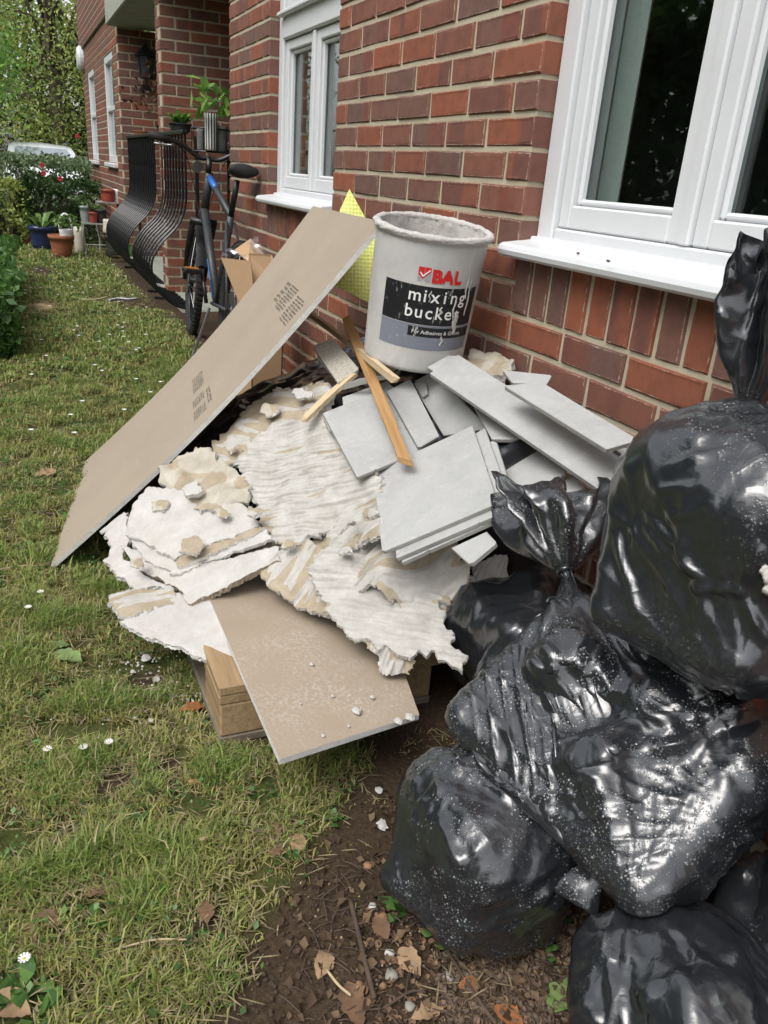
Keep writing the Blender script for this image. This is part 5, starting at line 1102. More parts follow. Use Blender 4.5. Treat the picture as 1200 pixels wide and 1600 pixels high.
# yellow dimpled sheet standing behind
def m_yellow():
    s = NT('yellow_dimpled_sheet'); o = s.gen(); uv = s.attr('st', 1)
    w_ = s.n('TexVoronoi', {'Vector': uv, 'Scale': 1., 'Randomness': .12}); a = s.noise(s.obj(), 9., 4)
    c = s.ramp(w_, [(.15, (.58, .62, .12)), (.55, (.74, .77, .26))]); c = s.mix(s.ramp(a, [(.5, 0.), (.75, .5)]), c, (.62, .62, .42)); return s.bsdf(c, .55, s.bump(w_, .5, .004), .4)
yq = [onX(503, 470, -.62), onX(590, 470, -.62), onX(546, 301, -.62), onX(519, 315, -.62)]
YEL = m_yellow(); yo, yn = slab('membrane_sheet', [onX(488, 430, -.62), onX(585, 478, -.52), onX(590, 372, -.56), onX(546, 297, -.66)], .004, YEL, YEL, (14, 14), lambda s_, t_: .012*np.sin(3*s_+2*t_), label='yellow dimpled sheet standing behind the bucket', cat='sheet')
st = np.empty(len(yo.data.vertices)*3, np.float32); yo.data.vertices.foreach_get('co', st); st = st.reshape(-1, 3); at = yo.data.attributes.new('st', 'FLOAT_VECTOR', 'POINT'); at.data.foreach_set('vector', (np.c_[(st@RT)*95, st[:, 2]*95, 0*st[:, 0]]).astype(np.float32).ravel())
# ------------------------------------------------------------------ foliage helpers
def leaves(C_, size, rng, up=.3, asp=1.7, bend=.25):
    """one folded leaf (two quads) at every point"""
    n = len(C_); d = rng.normal(size=(n, 3)); d[:, 2] -= .25; d /= np.linalg.norm(d, axis=1, keepdims=True)
    nr = rng.normal(size=(n, 3)); nr[:, 2] += up*4; s = np.cross(d, nr); s /= np.linalg.norm(s, axis=1, keepdims=True)+1e-9; nn = np.cross(s, d)
    L = (size*rng.uniform(.6, 1.35, n))[:, None]; W = L/asp
    V = np.stack([C_-d*L*.5, C_+s*W*.5+nn*L*bend*.3, C_+d*L*.5, C_-s*W*.5+nn*L*bend*.3], 1)
    return V
def leafobj(name, V, mat, parent=None, **kw):
    n = len(V); me = bpy.data.meshes.new(name); k = V.shape[1]; fl = V.reshape(-1, 3); c = np.array([fl[:, 0].mean(), fl[:, 1].mean(), fl[:, 2].min()])
    me.vertices.add(n*k); me.vertices.foreach_set('co', (fl-c).astype(np.float32).ravel())
    b = np.arange(n)*k; lp = np.stack([b, b+1, b+2, b, b+2, b+3], 1).ravel() if k == 4 else None
    me.loops.add(len(lp)); me.loops.foreach_set('vertex_index', lp.astype(np.int32)); me.polygons.add(2*n); me.polygons.foreach_set('loop_start', (np.arange(2*n)*3).astype(np.int32))
    me.update(calc_edges=True); me.materials.append(mat)
    return ob(name, me, parent, Vector(c)-(gloc(parent) if parent else Vector((0, 0, 0))), **kw)
L_LIGHT = leafmat('light_tree_leaf', (0.111, 0.234, 0.044), (0.211, 0.395, 0.079), (0.346, 0.543, 0.135))
L_YEL = leafmat('yellow_green_leaf', (0.164, 0.234, 0.047), (0.328, 0.398, 0.105), (0.515, 0.562, 0.187))
L_DARK = leafmat('dark_leaf', (0.018, 0.045, 0.012), (0.045, 0.090, 0.024), (0.083, 0.150, 0.045))
L_MID = leafmat('mid_green_leaf', (0.068, 0.135, 0.031), (0.135, 0.247, 0.059), (0.225, 0.360, 0.101))
L_HEDGE = leafmat('hedge_leaf', (0.052, 0.102, 0.037), (0.122, 0.194, 0.082), (0.326, 0.408, 0.245), .3)
L_IVY = leafmat('ivy_leaf', (0.043, 0.102, 0.025), (0.085, 0.187, 0.048), (0.170, 0.306, 0.085), .35)
BARK = simple('bark', (.085, .065, .045), .9, .3, 12, .8, 40, bd=.01)
def tree(x, y, h, rad, cz, mat, label, n=9000, size=.16, seed=0, clumps=46, squash=1., drop=0.):
    rng = np.random.default_rng(seed); e = empty('tree', (x, y, gz(x, y)-.02), label=label, cat='tree', group='trees around the garden')
    z0 = gz(x, y)-.02
    tr = MB(); top = h*.75; pts = [(x+rng.normal(0, .06)*i*.3, y+rng.normal(0, .06)*i*.3, z0+top*i/6) for i in range(7)]; tr.tube(pts, [h*.022*(1-.75*i/6)+.02 for i in range(7)], 9)
    cc = []
    for k in range(clumps):
        d = rng.normal(size=3); d /= np.linalg.norm(d); r_ = rng.uniform(.45, 1.)**.6; c = np.array([x+d[0]*rad*r_, y+d[1]*rad*r_, z0+cz+d[2]*rad*squash*r_]); c[2] = max(c[2], z0+h*.12); cc.append(c)
        if k % 3 == 0:
            b = np.array(pts[int(rng.integers(2, 6))]); m_ = (b+c)/2+np.array([0, 0, .1*rad]); tr.tube([b, m_, c], [h*.008+.01, h*.005+.008, .006], 5)
    tr.w('trunk', BARK, e, True)
    cc = np.array(cc); per = n//clumps; Cs = np.concatenate([c+rng.normal(size=(per, 3))*np.array([1, 1, .75+drop])*rad*rng.uniform(.13, .24) for c in cc]); Cs[:, 2] = np.maximum(Cs[:, 2], z0+.3)
    leafobj('crown', leaves(Cs, size, rng), mat, e); return e
# beyond the hedge
tree(-21, -3.2, 6.5, 2.5, 3.6, L_LIGHT, 'bright green broadleaf tree behind the white car', 30000, .12, 1, 70)
tree(-27, .3, 9., 2.3, 4.6, L_YEL, 'tall yellowish tree with drooping shoots beside the far house corner', 17000, .11, 2, 60, 1.9, .6)
tree(-30, -2.3, 11, 2.8, 6.0, L_YEL, 'tall pale tree rising behind the bright green one', 15000, .13, 3, 60, 1.6, .4)
tree(-36, -7.5, 11, 4.2, 5.5, L_MID, 'mid green tree at the back left', 9000, .19, 4, 50, 1.2)
tree(-38, 2.5, 12, 4.0, 6.0, L_MID, 'mid green tree seen past the house end', 8000, .19, 5, 50, 1.3)
tree(-33, -4.2, 8, 3.2, 3.0, L_DARK, 'dark tree low behind the car roofs', 12000, .15, 6, 60)
tree(-31, 1.8, 6, 2.8, 2.2, L_DARK, 'dark bushy tree low behind the hedge', 9000, .2, 16, 50)
# on the lawn side, seen only as reflections in the panes
for i, (x, y, h, r_) in enumerate(((-15, -9.5, 8, 3.2), (-8, -12, 8, 3.4), (-2, -13, 8, 3.2), (5, -12, 8, 3.4))):
    tree(x, y, h, r_, h*.52, (L_MID, L_DARK)[i % 2], ['tree mirrored at the left of the far window', 'dark tree mirrored between the window bars', 'tree mirrored in the near window', 'dark tree behind the photographer'][i], 14000, .28, 30+i, 60, 1.1)
# hedge
# tall hedge on the far side of the lawn, mirrored in the panes
rng = np.random.default_rng(5)
def hedge(name, x0, x1, y0, y1, h, n, size, mat, label, seed, cat='hedge', bump=.10, stem=True):
    rng = np.random.default_rng(seed); e = empty(name, ((x0+x1)/2, (y0+y1)/2, 0), label=label, cat=cat)
    C_ = np.stack([rng.uniform(x0, x1, n), rng.uniform(y0, y1, n), rng.uniform(0.03, h, n)], 1)
    sf = rng.random(n) < .75; k = rng.integers(0, 4, n)
    C_[sf & (k == 0), 0] = x1; C_[sf & (k == 1), 1] = y0; C_[sf & (k >= 2), 2] = h
    b = np.stack([vnoise(C_, 2.2, seed+i) for i in range(3)], 1)+.6*np.stack([vnoise(C_, 6., seed+4+i) for i in range(3)], 1); C_ += b*bump+rng.normal(0, .02, C_.shape); C_[:, 2] = np.maximum(C_[:, 2], .02)
    leafobj('foliage', leaves(C_, size, rng), mat, e)
    s = MB()
    for i in range(14):
        px_, py_ = rng.uniform(x0+.1, x1-.1), rng.uniform(y0+.1, y1-.1); s.tube([(px_, py_, 0), (px_+rng.normal(0, .05), py_+rng.normal(0, .05), h*.5), (px_+rng.normal(0, .1), py_+rng.normal(0, .1), h*.85)], [.02, .014, .006], 5)
    s.w('stems', BARK, e, kind='stuff'); return e
hedge('hedge', -12.6, -10.4, -4.5, -.12, .93, 26000, .062, L_HEDGE, 'clipped glossy hedge running across in front of the white car', 11, bump=.12)
hedge('flowering_bush', -10.3, -9.5, -1.02, -.14, .72, 7000, .045, L_DARK, 'dark leafy bush with a few red flowers beside the house', 12, 'bush', .16)
hedge('ivy_hedge', -6.3, -3.15, -2.0, -1.16, .33, 11000, .075, L_IVY, 'low leafy ivy hedge at the left edge of the lawn', 13, 'hedge', .05)
hedge('fern_bush', -9.9, -9.4, -1.75, -1.0, .62, 2600, .06, L_YEL, 'loose yellow green shrub left of the dark bush', 14, 'bush', .2)
hedge('tall_hedge', -26, 8, -11.5, -9.0, 3.6, 30000, .34, L_DARK, 'tall dark hedge across the lawn, mirrored in the window panes', 15, 'hedge', .5)
FLR = simple('red_petal', (.42, .02, .03), .5); fl = bpy.data.objects['flowering_bush']
for px_ in ((66, 258), (68, 271), (94, 280), (121, 213)):
    p = onX(*px_, -9.42 if px_[1] > 230 else -10.2); m_ = MB()
    for k in range(5): a = k*1.257; m_.sphere((p[0]+.01*k % 3*.004, p[1]+.017*math.cos(a), p[2]+.017*math.sin(a)), .016, 6, 4, (.5, 1, 1))
    m_.w('flower', FLR, fl)

# ------------------------------------------------------------------ white cars behind the hedge
CARP = NT('white_car_paint').bsdf((.80, .81, .82), .25, None, .5, **{'Coat Weight': .6, 'Coat Roughness': .05}); CARG = simple('car_glass_sky_sheen', (.55, .58, .60), .08, .05, 3, 0, metal=.75); TYRE = BLACKR  # car windows: bright sky reflection put into a pale, part metallic colour
def car(x, y, z, label):
    e = empty('parked_car', (x, y, z), math.pi/2, label=label, cat='car', group='white cars parked behind the hedge')
    prof = [(-2.05, .35), (-2.08, .62), (-1.95, .80), (-1.0, .95), (-.35, 1.37), (.15, 1.46), (.9, 1.46), (1.55, 1.38), (1.95, 1.02), (2.08, .85), (2.08, .40), (1.7, .22), (-1.7, .22)]
    V = []; F_ = []; n = len(prof); xs = [-.86, -.80, -.70, 0, .70, .80, .86]
    for i, sx in enumerate(xs):
        for yy, zz in prof:
            ins = max(0, (zz-.85)/.6)*.20; cr = .05*(1-(sx/.86)**2)*(zz > .9); V.append((sx*(1-ins) if abs(sx) > .75 else sx*(1-ins), yy*(1-.02*(abs(sx) > .75)), zz+cr-.03*(abs(sx) > .82)*(zz > .9)))
    for i in range(len(xs)-1):
        for k in range(n): F_.append((i*n+k, i*n+(k+1) % n, (i+1)*n+(k+1) % n, (i+1)*n+k))
    F_ += [tuple(range(n)), tuple(range((len(xs)-1)*n, len(xs)*n))[::-1]]
    ob('body', mesh('body', V, F_, CARP, True), e)
    for s_ in (-1, 1):
        w_ = [(-.86, 1.02), (-.30, 1.35), (.12, 1.40), (.12, 1.02)], [(.20, 1.02), (.20, 1.40), (.92, 1.40), (1.5, 1.30), (1.72, 1.04)]
        for q in w_:
            V = []
            for yy, zz in q: V.append((s_*(.862*(1-max(0, (zz-.85)/.6)*.20)+.004), yy, zz-.02))
            ob('side_window', mesh('side_window', V, [tuple(range(len(q)))], CARG), e)
        for yy in (-1.3, 1.3):
            m_ = MB(); t = MB().lathe([(.0001, -.1), (.2, -.1), (.31, -.09), (.32, 0), (.31, .09), (.2, .1), (.0001, .1)], 20, cap0=False); m_.add(t.v, t.f, Matrix.Translation((s_*.78, yy, .32)) @ Matrix.Rotation(math.pi/2, 4, 'Y')); m_.local('wheel', TYRE, e)
    V = [(-.62, -.98, .985), (.62, -.98, .985), (.56, -.40, 1.36), (-.56, -.40, 1.36)]; ob('windscreen', mesh('windscreen', [(a, b-.02, c+.045) for a, b, c in V], [(0, 1, 2, 3)], CARG), e)
    V = [(-.56, 1.60, 1.36), (.56, 1.60, 1.36), (.62, 1.93, 1.06), (-.62, 1.93, 1.06)]; ob('rear_window', mesh('rear_window', [(a, b+.02, c+.045) for a, b, c in V], [(0, 1, 2, 3)], CARG), e)
    for s_ in (-1, 1): m_ = MB().tube([(s_*.55, -.1, 1.50), (s_*.55, .0, 1.53), (s_*.55, 1.2, 1.53), (s_*.55, 1.3, 1.49)], .014, 6); m_.local('roof_rail', GREYM, e)
    return e
pc = onX(62, 225, -19.5); car(-20.5, pc[1]+.05, -.27, 'white car facing us behind the hedge, its whole roof in view'); car(-20.8, pc[1]-2.05, -.30, 'white car cut off by the left edge of the photo')

# ------------------------------------------------------------------ bulging black railings
def railing(x0, x1, n, y, label):
    e = empty('belly_railing', ((x0+x1)/2, y, 0), label=label, cat='railing', group='black railings by the porch')
    pf = bend_pts([(0, 1.25), (0, 1.0), (-.005, .80), (-.06, .66), (-.19, .52), (-.255, .38), (-.22, .22), (-.11, .11), (0, .075), (.05, .07)], 4)
    for i in range(n):
        x = x0+(x1-x0)*i/(n-1); MB().tube([(x, y+p[0], p[1]) for p in pf], .0085, 4).w('bar', BLACKM, e)
    MB().cbox(min(x0, x1)-.02, max(x0, x1)+.02, y-.02, y+.02, 1.25, 1.275, .004).w('top_rail', BLACKM, e)
    MB().cbox(min(x0, x1)-.02, max(x0, x1)+.02, y+.035, y+.065, .03, .062, .004).w('bottom_rail', BLACKM, e)
    for x in (x0, x1): MB().box(x-.012, x+.012, y+.066, y+.09, 0, 1.24).box(x-.03, x+.03, y-.1, y+.12, 0, .012).w('post', BLACKM, e)
railing(-4.35, -5.35, 9, .0, 'nearer black railing with bulging bars, behind the bicycle'); railing(-5.75, -7.45, 17, .0, 'farther black railing with closely set bulging bars')
# ------------------------------------------------------------------ pots
def plant(e, c, n, ln, mat, seed, kind='strap', up=1.2, wid=.018):
    rng = np.random.default_rng(seed); V = []
    for i in range(n):
        a = rng.uniform(0, 6.28); el = rng.uniform(.5, 1.3)*up; d = np.array([math.cos(a)*math.cos(min(el, 1.5)), math.sin(a)*math.cos(min(el, 1.5)), math.sin(min(el, 1.5))]); L = ln*rng.uniform(.5, 1.1); s = np.array([-math.sin(a), math.cos(a), 0])*wid*(1 if kind == 'strap' else 1)
        p0 = np.array(c)+np.array([math.cos(a), math.sin(a), 0])*.015
        if kind == 'strap':
            m_ = p0+d*L*.6; t = p0+d*L*.85+np.array([math.cos(a), math.sin(a), -.55])*L*.25; V.append([p0-s*.4, p0+s*.4, m_+s, m_-s]); V.append([m_-s, m_+s, t, t])
        else:
            m_ = p0+d*L; V.append(None); l4 = leaves(m_[None]+rng.normal(0, ln*.12, (6, 3)), wid*2.2, rng)
            V.pop(); V += [list(q) for q in l4]
    return leafobj('leaves', np.array([np.array(q) for q in V]), mat, e)
def pot(name, px, X, wpx, hpx, mat, label, base=0., taper=.75, rim=True, pl=None, group=None, soil=True):
    p = onX(px[0], px[1], X); dep = pr(p)[2]; r1 = wpx/2*dep/FPX; h = hpx*dep/FPX; r0 = r1*taper; z0 = p[2] if base is None else base
    e = empty(name, (p[0], p[1], z0), label=label, cat='pot', group=group)
    prof = [(r0*.92, 0), (r0, .006)]+[(r0+(r1-r0)*t, h*t) for t in (.3, .6, .82)]+([(r1*1.04, h*.825), (r1*1.06, h)] if rim else [(r1, h)])+[(r1*.93, h), (r1*.88, h*.8)]
    MB().lathe(prof, 22, (p[0], p[1], z0), cap1=False).w('body', mat, e, True)
    if soil: MB().lathe([(r1*.90, 0), (.001, .01)], 18, (p[0], p[1], z0+h*.86), cap0=False).w('soil', simple('potting_soil', (.03, .02, .014), .95), e)
    if pl: plant(e, (p[0], p[1], z0+h*.85), *pl)
    return e, p, z0, r1, h
CRM = simple('cream_glaze', (.55, .51, .42), .5); WHT = simple('white_glaze', (.75, .75, .74), .25, .05); BLU = simple('blue_glaze', (.022, .035, .10), .25, .3, 10); REDP = simple('red_plastic', (.28, .05, .03), .5); GGN = simple('grey_green_zinc', (.26, .31, .29), .5); DRK = simple('dark_planter', (.03, .03, .028), .6)
e, p, z0, r1, h = pot('plant_pot', (98, 402), -8.2, 37, 33, TERRA, 'terracotta pot in front with a white pot sitting in it', taper=.72)
_, p2, z2, r2, h2 = pot('plant_pot', (104, 371), -8.2, 21, 13, WHT, 'small white pot with an arched handle standing in the terracotta pot', base=z0+h*.87, taper=.9, rim=False, pl=(26, .17, L_MID, 3, 'leaf', .8, .022))
hd = bpy.data.objects.new('h', None); bpy.data.objects.remove(hd)
MB().tube([(p2[0], p2[1]+r2*.9*math.cos(a), z2+h2+.16*math.sin(a)) for a in np.linspace(0, math.pi, 12)], .012, 6).w('handle', WHT, [o for o in COL.objects if o.get('label', '').startswith('small white pot')][0], True)
pot('plant_pot', (68, 388), -9.0, 40, 34, BLU, 'blue glazed pot with broad aloe like leaves', pl=(16, .34, L_MID, 4, 'strap', .8, .03), taper=.78)
pot('plant_pot', (46, 370), -9.6, 24, 22, TERRA, 'terracotta bowl half hidden left of the blue pot', pl=(20, .3, L_YEL, 5, 'strap', .9, .016))
pot('plant_pot', (38, 352), -10.2, 20, 20, simple('brown_glaze', (.13, .08, .04), .5), 'brown pot farthest left by the hedge', pl=(14, .2, L_DARK, 6, 'leaf', .8, .03))
pot('plant_pot', (126, 394), -8.6, 17, 40, CRM, 'tall beige cylinder pot behind the terracotta one', taper=1., rim=False)
# metal stand with pots
sx0 = onX(150, 400, -8.42)[1]; sd_e = empty('plant_stand', (-8.5, sx0, 0), label='thin metal two tier plant stand crowded with pots', cat='plant stand'); GRM = simple('pale_wire', (.30, .31, .29), .5)
ya, yb, yc = onX(131, 380, -8.4)[1], onX(170, 380, -8.4)[1], onX(198, 380, -8.6)[1]; zl, zu = .36, .58
MB().box(-8.62, -8.34, ya, yb, zl-.012, zl).w('shelf', GRM, sd_e); MB().box(-8.85, -8.60, yb-.08, yc, zu-.012, zu).w('shelf', GRM, sd_e)
for x, y, z in ((-8.35, ya+.01, zl), (-8.35, yb-.01, zl), (-8.61, ya+.01, zl), (-8.61, yb-.075, zu), (-8.84, yb-.07, zu), (-8.61, yc-.01, zu), (-8.84, yc-.01, zu)):
    MB().tube(bend_pts([(x, y, z-.006), (x+.01, y-.015, z*.6), (x-.005, y+.01, z*.25), (x+.01, y, 0)], 4), .009, 6).w('leg', GRM, sd_e)
MB().tube([(-8.34, ya+.01, .13), (-8.34, yb, .13)], .007, 5).w('stretcher', GRM, sd_e)
G2 = 'pots on the plant stand'
pot('plant_pot', (134, 344), -8.5, 17, 24, GGN, 'grey green tapered bucket pot on the stand', base=zl, taper=.8, pl=(12, .14, L_HEDGE, 7, 'leaf', .9, .025))
pot('plant_pot', (146, 344), -8.42, 14, 16, REDP, 'small red pot with a pink flower on the stand', base=zl, pl=(8, .12, L_MID, 8, 'leaf', 1., .02))
pot('plant_pot', (158, 352), -8.48, 17, 20, DRK, 'black pot at the right end of the lower shelf', base=zl, taper=.9)
pot('plant_pot', (170, 328), -8.7, 20, 18, REDP, 'red brown pot with a white rim on the upper shelf', base=zu, taper=.92)
pot('plant_pot', (186, 328), -8.72, 13, 19, WHT, 'white cup shaped pot at the right of the upper shelf', base=zu, taper=.8, rim=False)
pot('plant_pot', (174, 356), -8.3, 23, 20, CRM, 'cream bowl standing on the dark planter', base=.27, taper=1.15, rim=False, soil=False)
pot('planter_box', (178, 385), -8.3, 26, 34, DRK, 'dark planter below the cream bowl', base=0, taper=.9)
ir = empty('iris_plant', (-7.9, onX(200, 395, -7.9)[1], 0), label='clump of tall strap leaves beside the stand', cat='plant'); plant(ir, tuple(gloc(ir)), 26, .55, L_MID, 9, 'strap', 1.15, .012); plant(ir, tuple(gloc(ir)), 12, .3, leafmat('dead_leaf', (.20, .14, .07), (.28, .2, .1), (.35, .27, .15)), 19, 'strap', .5, .012)
# planters on the railings and the striped pot stand
L_RED = leafmat('bronze_leaf', (.05, .025, .015), (.09, .045, .025), (.14, .08, .04))
for (px, X, w_, h_, mat, lab, pl) in (((222, 213), -7.2, 26, 7, TERRA, 'copper coloured dish on top of the farther railing', None), ((255, 210), -5.9, 20, 14, DRK, 'dark pot on the railings with a bronze leaved shrub', (34, .38, L_RED, 11, 'leaf', 1.1, .022)), ((282, 210), -4.9, 34, 12, DRK, 'dark trough on the nearer railing with bright green leaves', (30, .16, L_LIGHT, 12, 'strap', .8, .022))):
    pot('plant_pot', px, X, w_, h_, mat, lab, base=1.276, pl=pl, taper=.85)
ps = onX(334, 238, -3.75); stand = empty('plant_stand', (ps[0], ps[1], 0), label='black post with a wire basket by the porch corner', cat='plant stand')
zb = ps[2]; yy = ps[1]
MB().tube([(ps[0]-.02, yy+.10, 0), (ps[0]-.02, yy+.10, zb+.02)], .012, 6).w('post', BLACKM, stand)
for z in (zb, zb+.13): MB().tube([(ps[0]+.10*math.cos(a), yy+.135*math.sin(a), z) for a in np.linspace(0, 6.283, 24, endpoint=False)], .005, 5, closed=True).w('ring', BLACKM, stand)
for k in range(10): a = k*.628; MB().tube([(ps[0]+.10*math.cos(a), yy+.135*math.sin(a), zb), (ps[0]+.10*math.cos(a), yy+.135*math.sin(a), zb+.13)], .003, 4).w('wire', BLACKM, stand)
GRF = simple('grey_fabric', (.16, .16, .15), .9, .1, 60, .4)
pot('plant_pot', (343, 240), -3.72, 26, 36, GRF, 'grey fabric pot on the right of the wire basket', base=zb+.006, taper=.95, rim=False)
pot('plant_pot', (314, 240), -3.78, 12, 32, GRF, 'narrow grey pot on the left of the wire basket', base=zb+.006, taper=.95, rim=False)
def m_stripe():
    s = NT('black_white_stripes'); o = s.gen(); ph = s.attr('ang', 2); w_ = s.math('SINE', s.math('MULTIPLY', ph, 14.)); return s.bsdf(s.ramp(w_, [(.45, (.02, .02, .02)), (.55, (.75, .74, .70))], 'CONSTANT') if False else s.ramp(s.math('MULTIPLY_ADD', w_, .5, .5), [(.48, (.02, .02, .02)), (.52, (.72, .71, .68))]), .5)
STR = m_stripe(); e, p, z0, r1, h = pot('plant_pot', (330, 236), -3.66, 20, 52, STR, 'black and white striped pot with pale green leaves in the basket', base=zb+.008, taper=.95, rim=False, pl=(7, .17, L_LIGHT, 13, 'leaf', 1.1, .04))
bo_ = [c for c in e.children if c.name.startswith('body')][0]; co = np.array([v.co[:] for v in bo_.data.vertices]); at = bo_.data.attributes.new('ang', 'FLOAT', 'POINT'); at.data.foreach_set('value', np.arctan2(co[:, 1], co[:, 0]).astype(np.float32))

# ------------------------------------------------------------------ bicycle leaning on the wall
BIKE = bpy.data.objects.new('bicycle', None); COL.objects.link(BIKE); tag(BIKE, 'dark grey bicycle with blue accents leaning beside the wall', 'bicycle')
BIKE.matrix_world = Matrix.Translation((-2.26, -.165, .082)) @ Matrix.Rotation(R(1.5), 4, 'Z') @ Matrix.Rotation(math.pi, 4, 'Z') @ Matrix.Rotation(R(5.0), 4, 'X')
FRM = simple('matt_graphite_paint', (.035, .037, .042), .45, .15, 20, .05); BLUP = simple('blue_paint', (.02, .12, .42), .35); SPK = simple('spoke_steel', (.30, .30, .31), .35, metal=.8)
RA, FA, BBk, HT, HB = Vector((-.02, 0, .332)), Vector((1.15, 0, .332)), Vector((.42, 0, .30)), Vector((.80, 0, .93)), Vector((.86, 0, .76)); ST = Vector((.28, 0, .76))
def seg(name, a, b, r, mat, par=BIKE, n=10): return MB().tube([a, b], r, n).local(name, mat, par, True)
fr = MB()
for a, b, r_ in ((HB, BBk, .024), (HT, ST, .018), (ST, BBk, .018), (HB+Vector((0, 0, -.02)), HT+Vector((0, 0, .02)), .023)): fr.tube([a, b], r_, 12)
for s_ in (-1, 1): fr.tube([BBk+Vector((0, s_*.03, 0)), RA+Vector((0, s_*.065, 0))], .010, 8).tube([ST+Vector((0, s_*.02, -.03)), RA+Vector((0, s_*.065, 0))], .008, 8)
fr.local('frame', FRM, BIKE, True)
seg('top_tube_accent', HT.lerp(ST, .05), HT.lerp(ST, .33), .0192, BLUP); seg('down_tube_accent', HB.lerp(BBk, .55)+Vector((0, .018, 0)), HB.lerp(BBk, .95)+Vector((0, .018, 0)), .008, BLUP)
def wheel(c, steer):
    e = bpy.data.objects.new('wheel', None); COL.objects.link(e); e.parent = BIKE; e.location = c; e.rotation_euler = (0, 0, steer)
    MB().tube([(.308*math.cos(a), 0, .308*math.sin(a)) for a in np.linspace(0, 6.283, 48, endpoint=False)], .025, 10, closed=True).local('tyre', BLACKR, e, True)
    m_ = MB()
    for k in range(64): a = k*6.2832/64; m_.add(*boxv(-.008, .008, -.02, .02, .328, .336), Matrix.Rotation(a, 4, 'Y'))
    m_.local('tread', BLACKR, e, kind='stuff')
    MB().tube([(.282*math.cos(a), 0, .282*math.sin(a)) for a in np.linspace(0, 6.283, 48, endpoint=False)], .011, 6, closed=True).local('rim', BLACKM, e, True)
    h_ = MB(); t = MB().lathe([(.012, -.05), (.028, -.04), (.02, -.03), (.02, .03), (.028, .04), (.012, .05)], 12, cap1=True); h_.add(t.v, t.f, Matrix.Rotation(math.pi/2, 4, 'X')); h_.local('hub', GREYM, e)
    d_ = MB(); t = MB().lathe([(.03, 0), (.085, 0), (.085, .003), (.03, .003)], 24, cap0=False); d_.add(t.v, t.f, Matrix.Translation((0, .045, 0)) @ Matrix.Rotation(math.pi/2, 4, 'X')); d_.local('brake_disc', GREYM, e)
    for k in range(24):
        a = k*.2618; s_ = (1 if k % 2 else -1); MB().tube([(.025*math.cos(a+.5), s_*.035, .025*math.sin(a+.5)), (.276*math.cos(a), 0, .276*math.sin(a))], .0013, 3, cap=False).local('spoke', SPK, e)
    return e
wheel(RA, 0)
stv = R(-7); fork = bpy.data.objects.new('fork_assembly', None); COL.objects.link(fork); fork.parent = BIKE; fork.location = HB; fork.rotation_euler = (0, 0, stv)
fl_ = FA-HB
fw_ = wheel(Vector((HB.x+fl_.x*math.cos(stv), fl_.x*math.sin(stv), FA.z)), stv)
k_ = MB()
for s_ in (-1, 1): k_.tube([Vector((.02, s_*.06, -.08)), Vector((fl_.x*.75, s_*.06, fl_.z*.6)), Vector((fl_.x, s_*.06, fl_.z))], [.018, .016, .012], 10)
k_.tube([Vector((.02, -.075, -.075)), Vector((.02, .075, -.075))], .02, 8).tube([(0, 0, -.06), (0, 0, 0)], .018, 8); k_.local('fork', BLACKM, fork, True)
gm = MB()
for a in np.linspace(R(20), R(165), 14): pass
gd = [(fl_.x+.352*math.cos(a), 0, fl_.z+.352*math.sin(a)) for a in np.linspace(R(10), R(160), 18)]; V = []; F_ = []
for i, p in enumerate(gd):
    for y_ in (-.032, .0, .032): V.append((p[0], y_, p[2]-abs(y_)*.25))
F_ = [(3*i+j, 3*i+j+1, 3*i+4+j, 3*i+3+j) for i in range(len(gd)-1) for j in (0, 1)]; ob('mudguard', mesh('mudguard', V, F_, BLACKM, True), fork)
hh = HT-HB; t0 = Vector((hh.x, 0, hh.z+.02))
MB().tube([t0, t0+Vector((-.01, 0, .06))], .016, 8).tube([t0+Vector((-.01, 0, .05)), t0+Vector((.05, 0, .075))], .014, 8).local('stem', BLACKM, fork, True)
hc = t0+Vector((.05, 0, .075)); hb = [hc+Vector((-.06, .31, .065)), hc+Vector((-.02, .16, .05)), hc+Vector((0, .06, 0)), hc, hc+Vector((0, -.06, 0)), hc+Vector((-.02, -.16, .05)), hc+Vector((-.06, -.31, .065))]
MB().tube(bend_pts(hb, 4), .0125, 8).local('handlebar', BLACKM, fork, True)
for s_ in (-1, 1):
    MB().tube([hc+Vector((-.038, s_*.21, .055)), hc+Vector((-.06, s_*.325, .067))], .0185, 10).local('grip', BLACKR, fork, True)
    MB().tube(bend_pts([hc+Vector((-.03, s_*.19, .045)), hc+Vector((.03, s_*.20, .035)), hc+Vector((.03, s_*.29, .03))], 3), .006, 6).local('brake_lever', GREYM, fork, True)
    MB().tube(bend_pts([hc+Vector((-.02, s_*.17, .05)), hc+Vector((.12, s_*.10, -.02)), Vector((.06, s_*.03, .0)), Vector((.0, s_*.03, -.05))], 5), .0028, 5).local('cable', BLACKR, fork, True)
lm_ = MB(); t = MB().lathe([(.001, 0), (.028, 0), (.034, .05), (.001, .055)], 12, cap0=False); lm_.add(t.v, t.f, Matrix.Translation(hc+Vector((.03, .05, -.05))) @ Matrix.Rotation(math.pi/2, 4, 'Y')); lm_.local('headlight', simple('lamp_plastic', (.05, .05, .05), .15), fork)
MB().tube([ST, ST+Vector((-.065, 0, .17))], .0145, 10).local('seat_post', BLACKM, BIKE, True)
sv = ST+Vector((-.065, 0, .18)); V = []; F_ = []; prof = [(-.13, .075, .035), (-.11, .082, .045), (-.05, .070, .042), (.02, .036, .034), (.09, .022, .028), (.14, .016, .018)]
for x, hw, t_ in prof:
    for k in range(10): a = k*.6283; V.append((sv.x+x, sv.y+hw*math.cos(a), sv.z+.03+t_*.75*math.sin(a)+(.012 if x < -.08 else 0)))
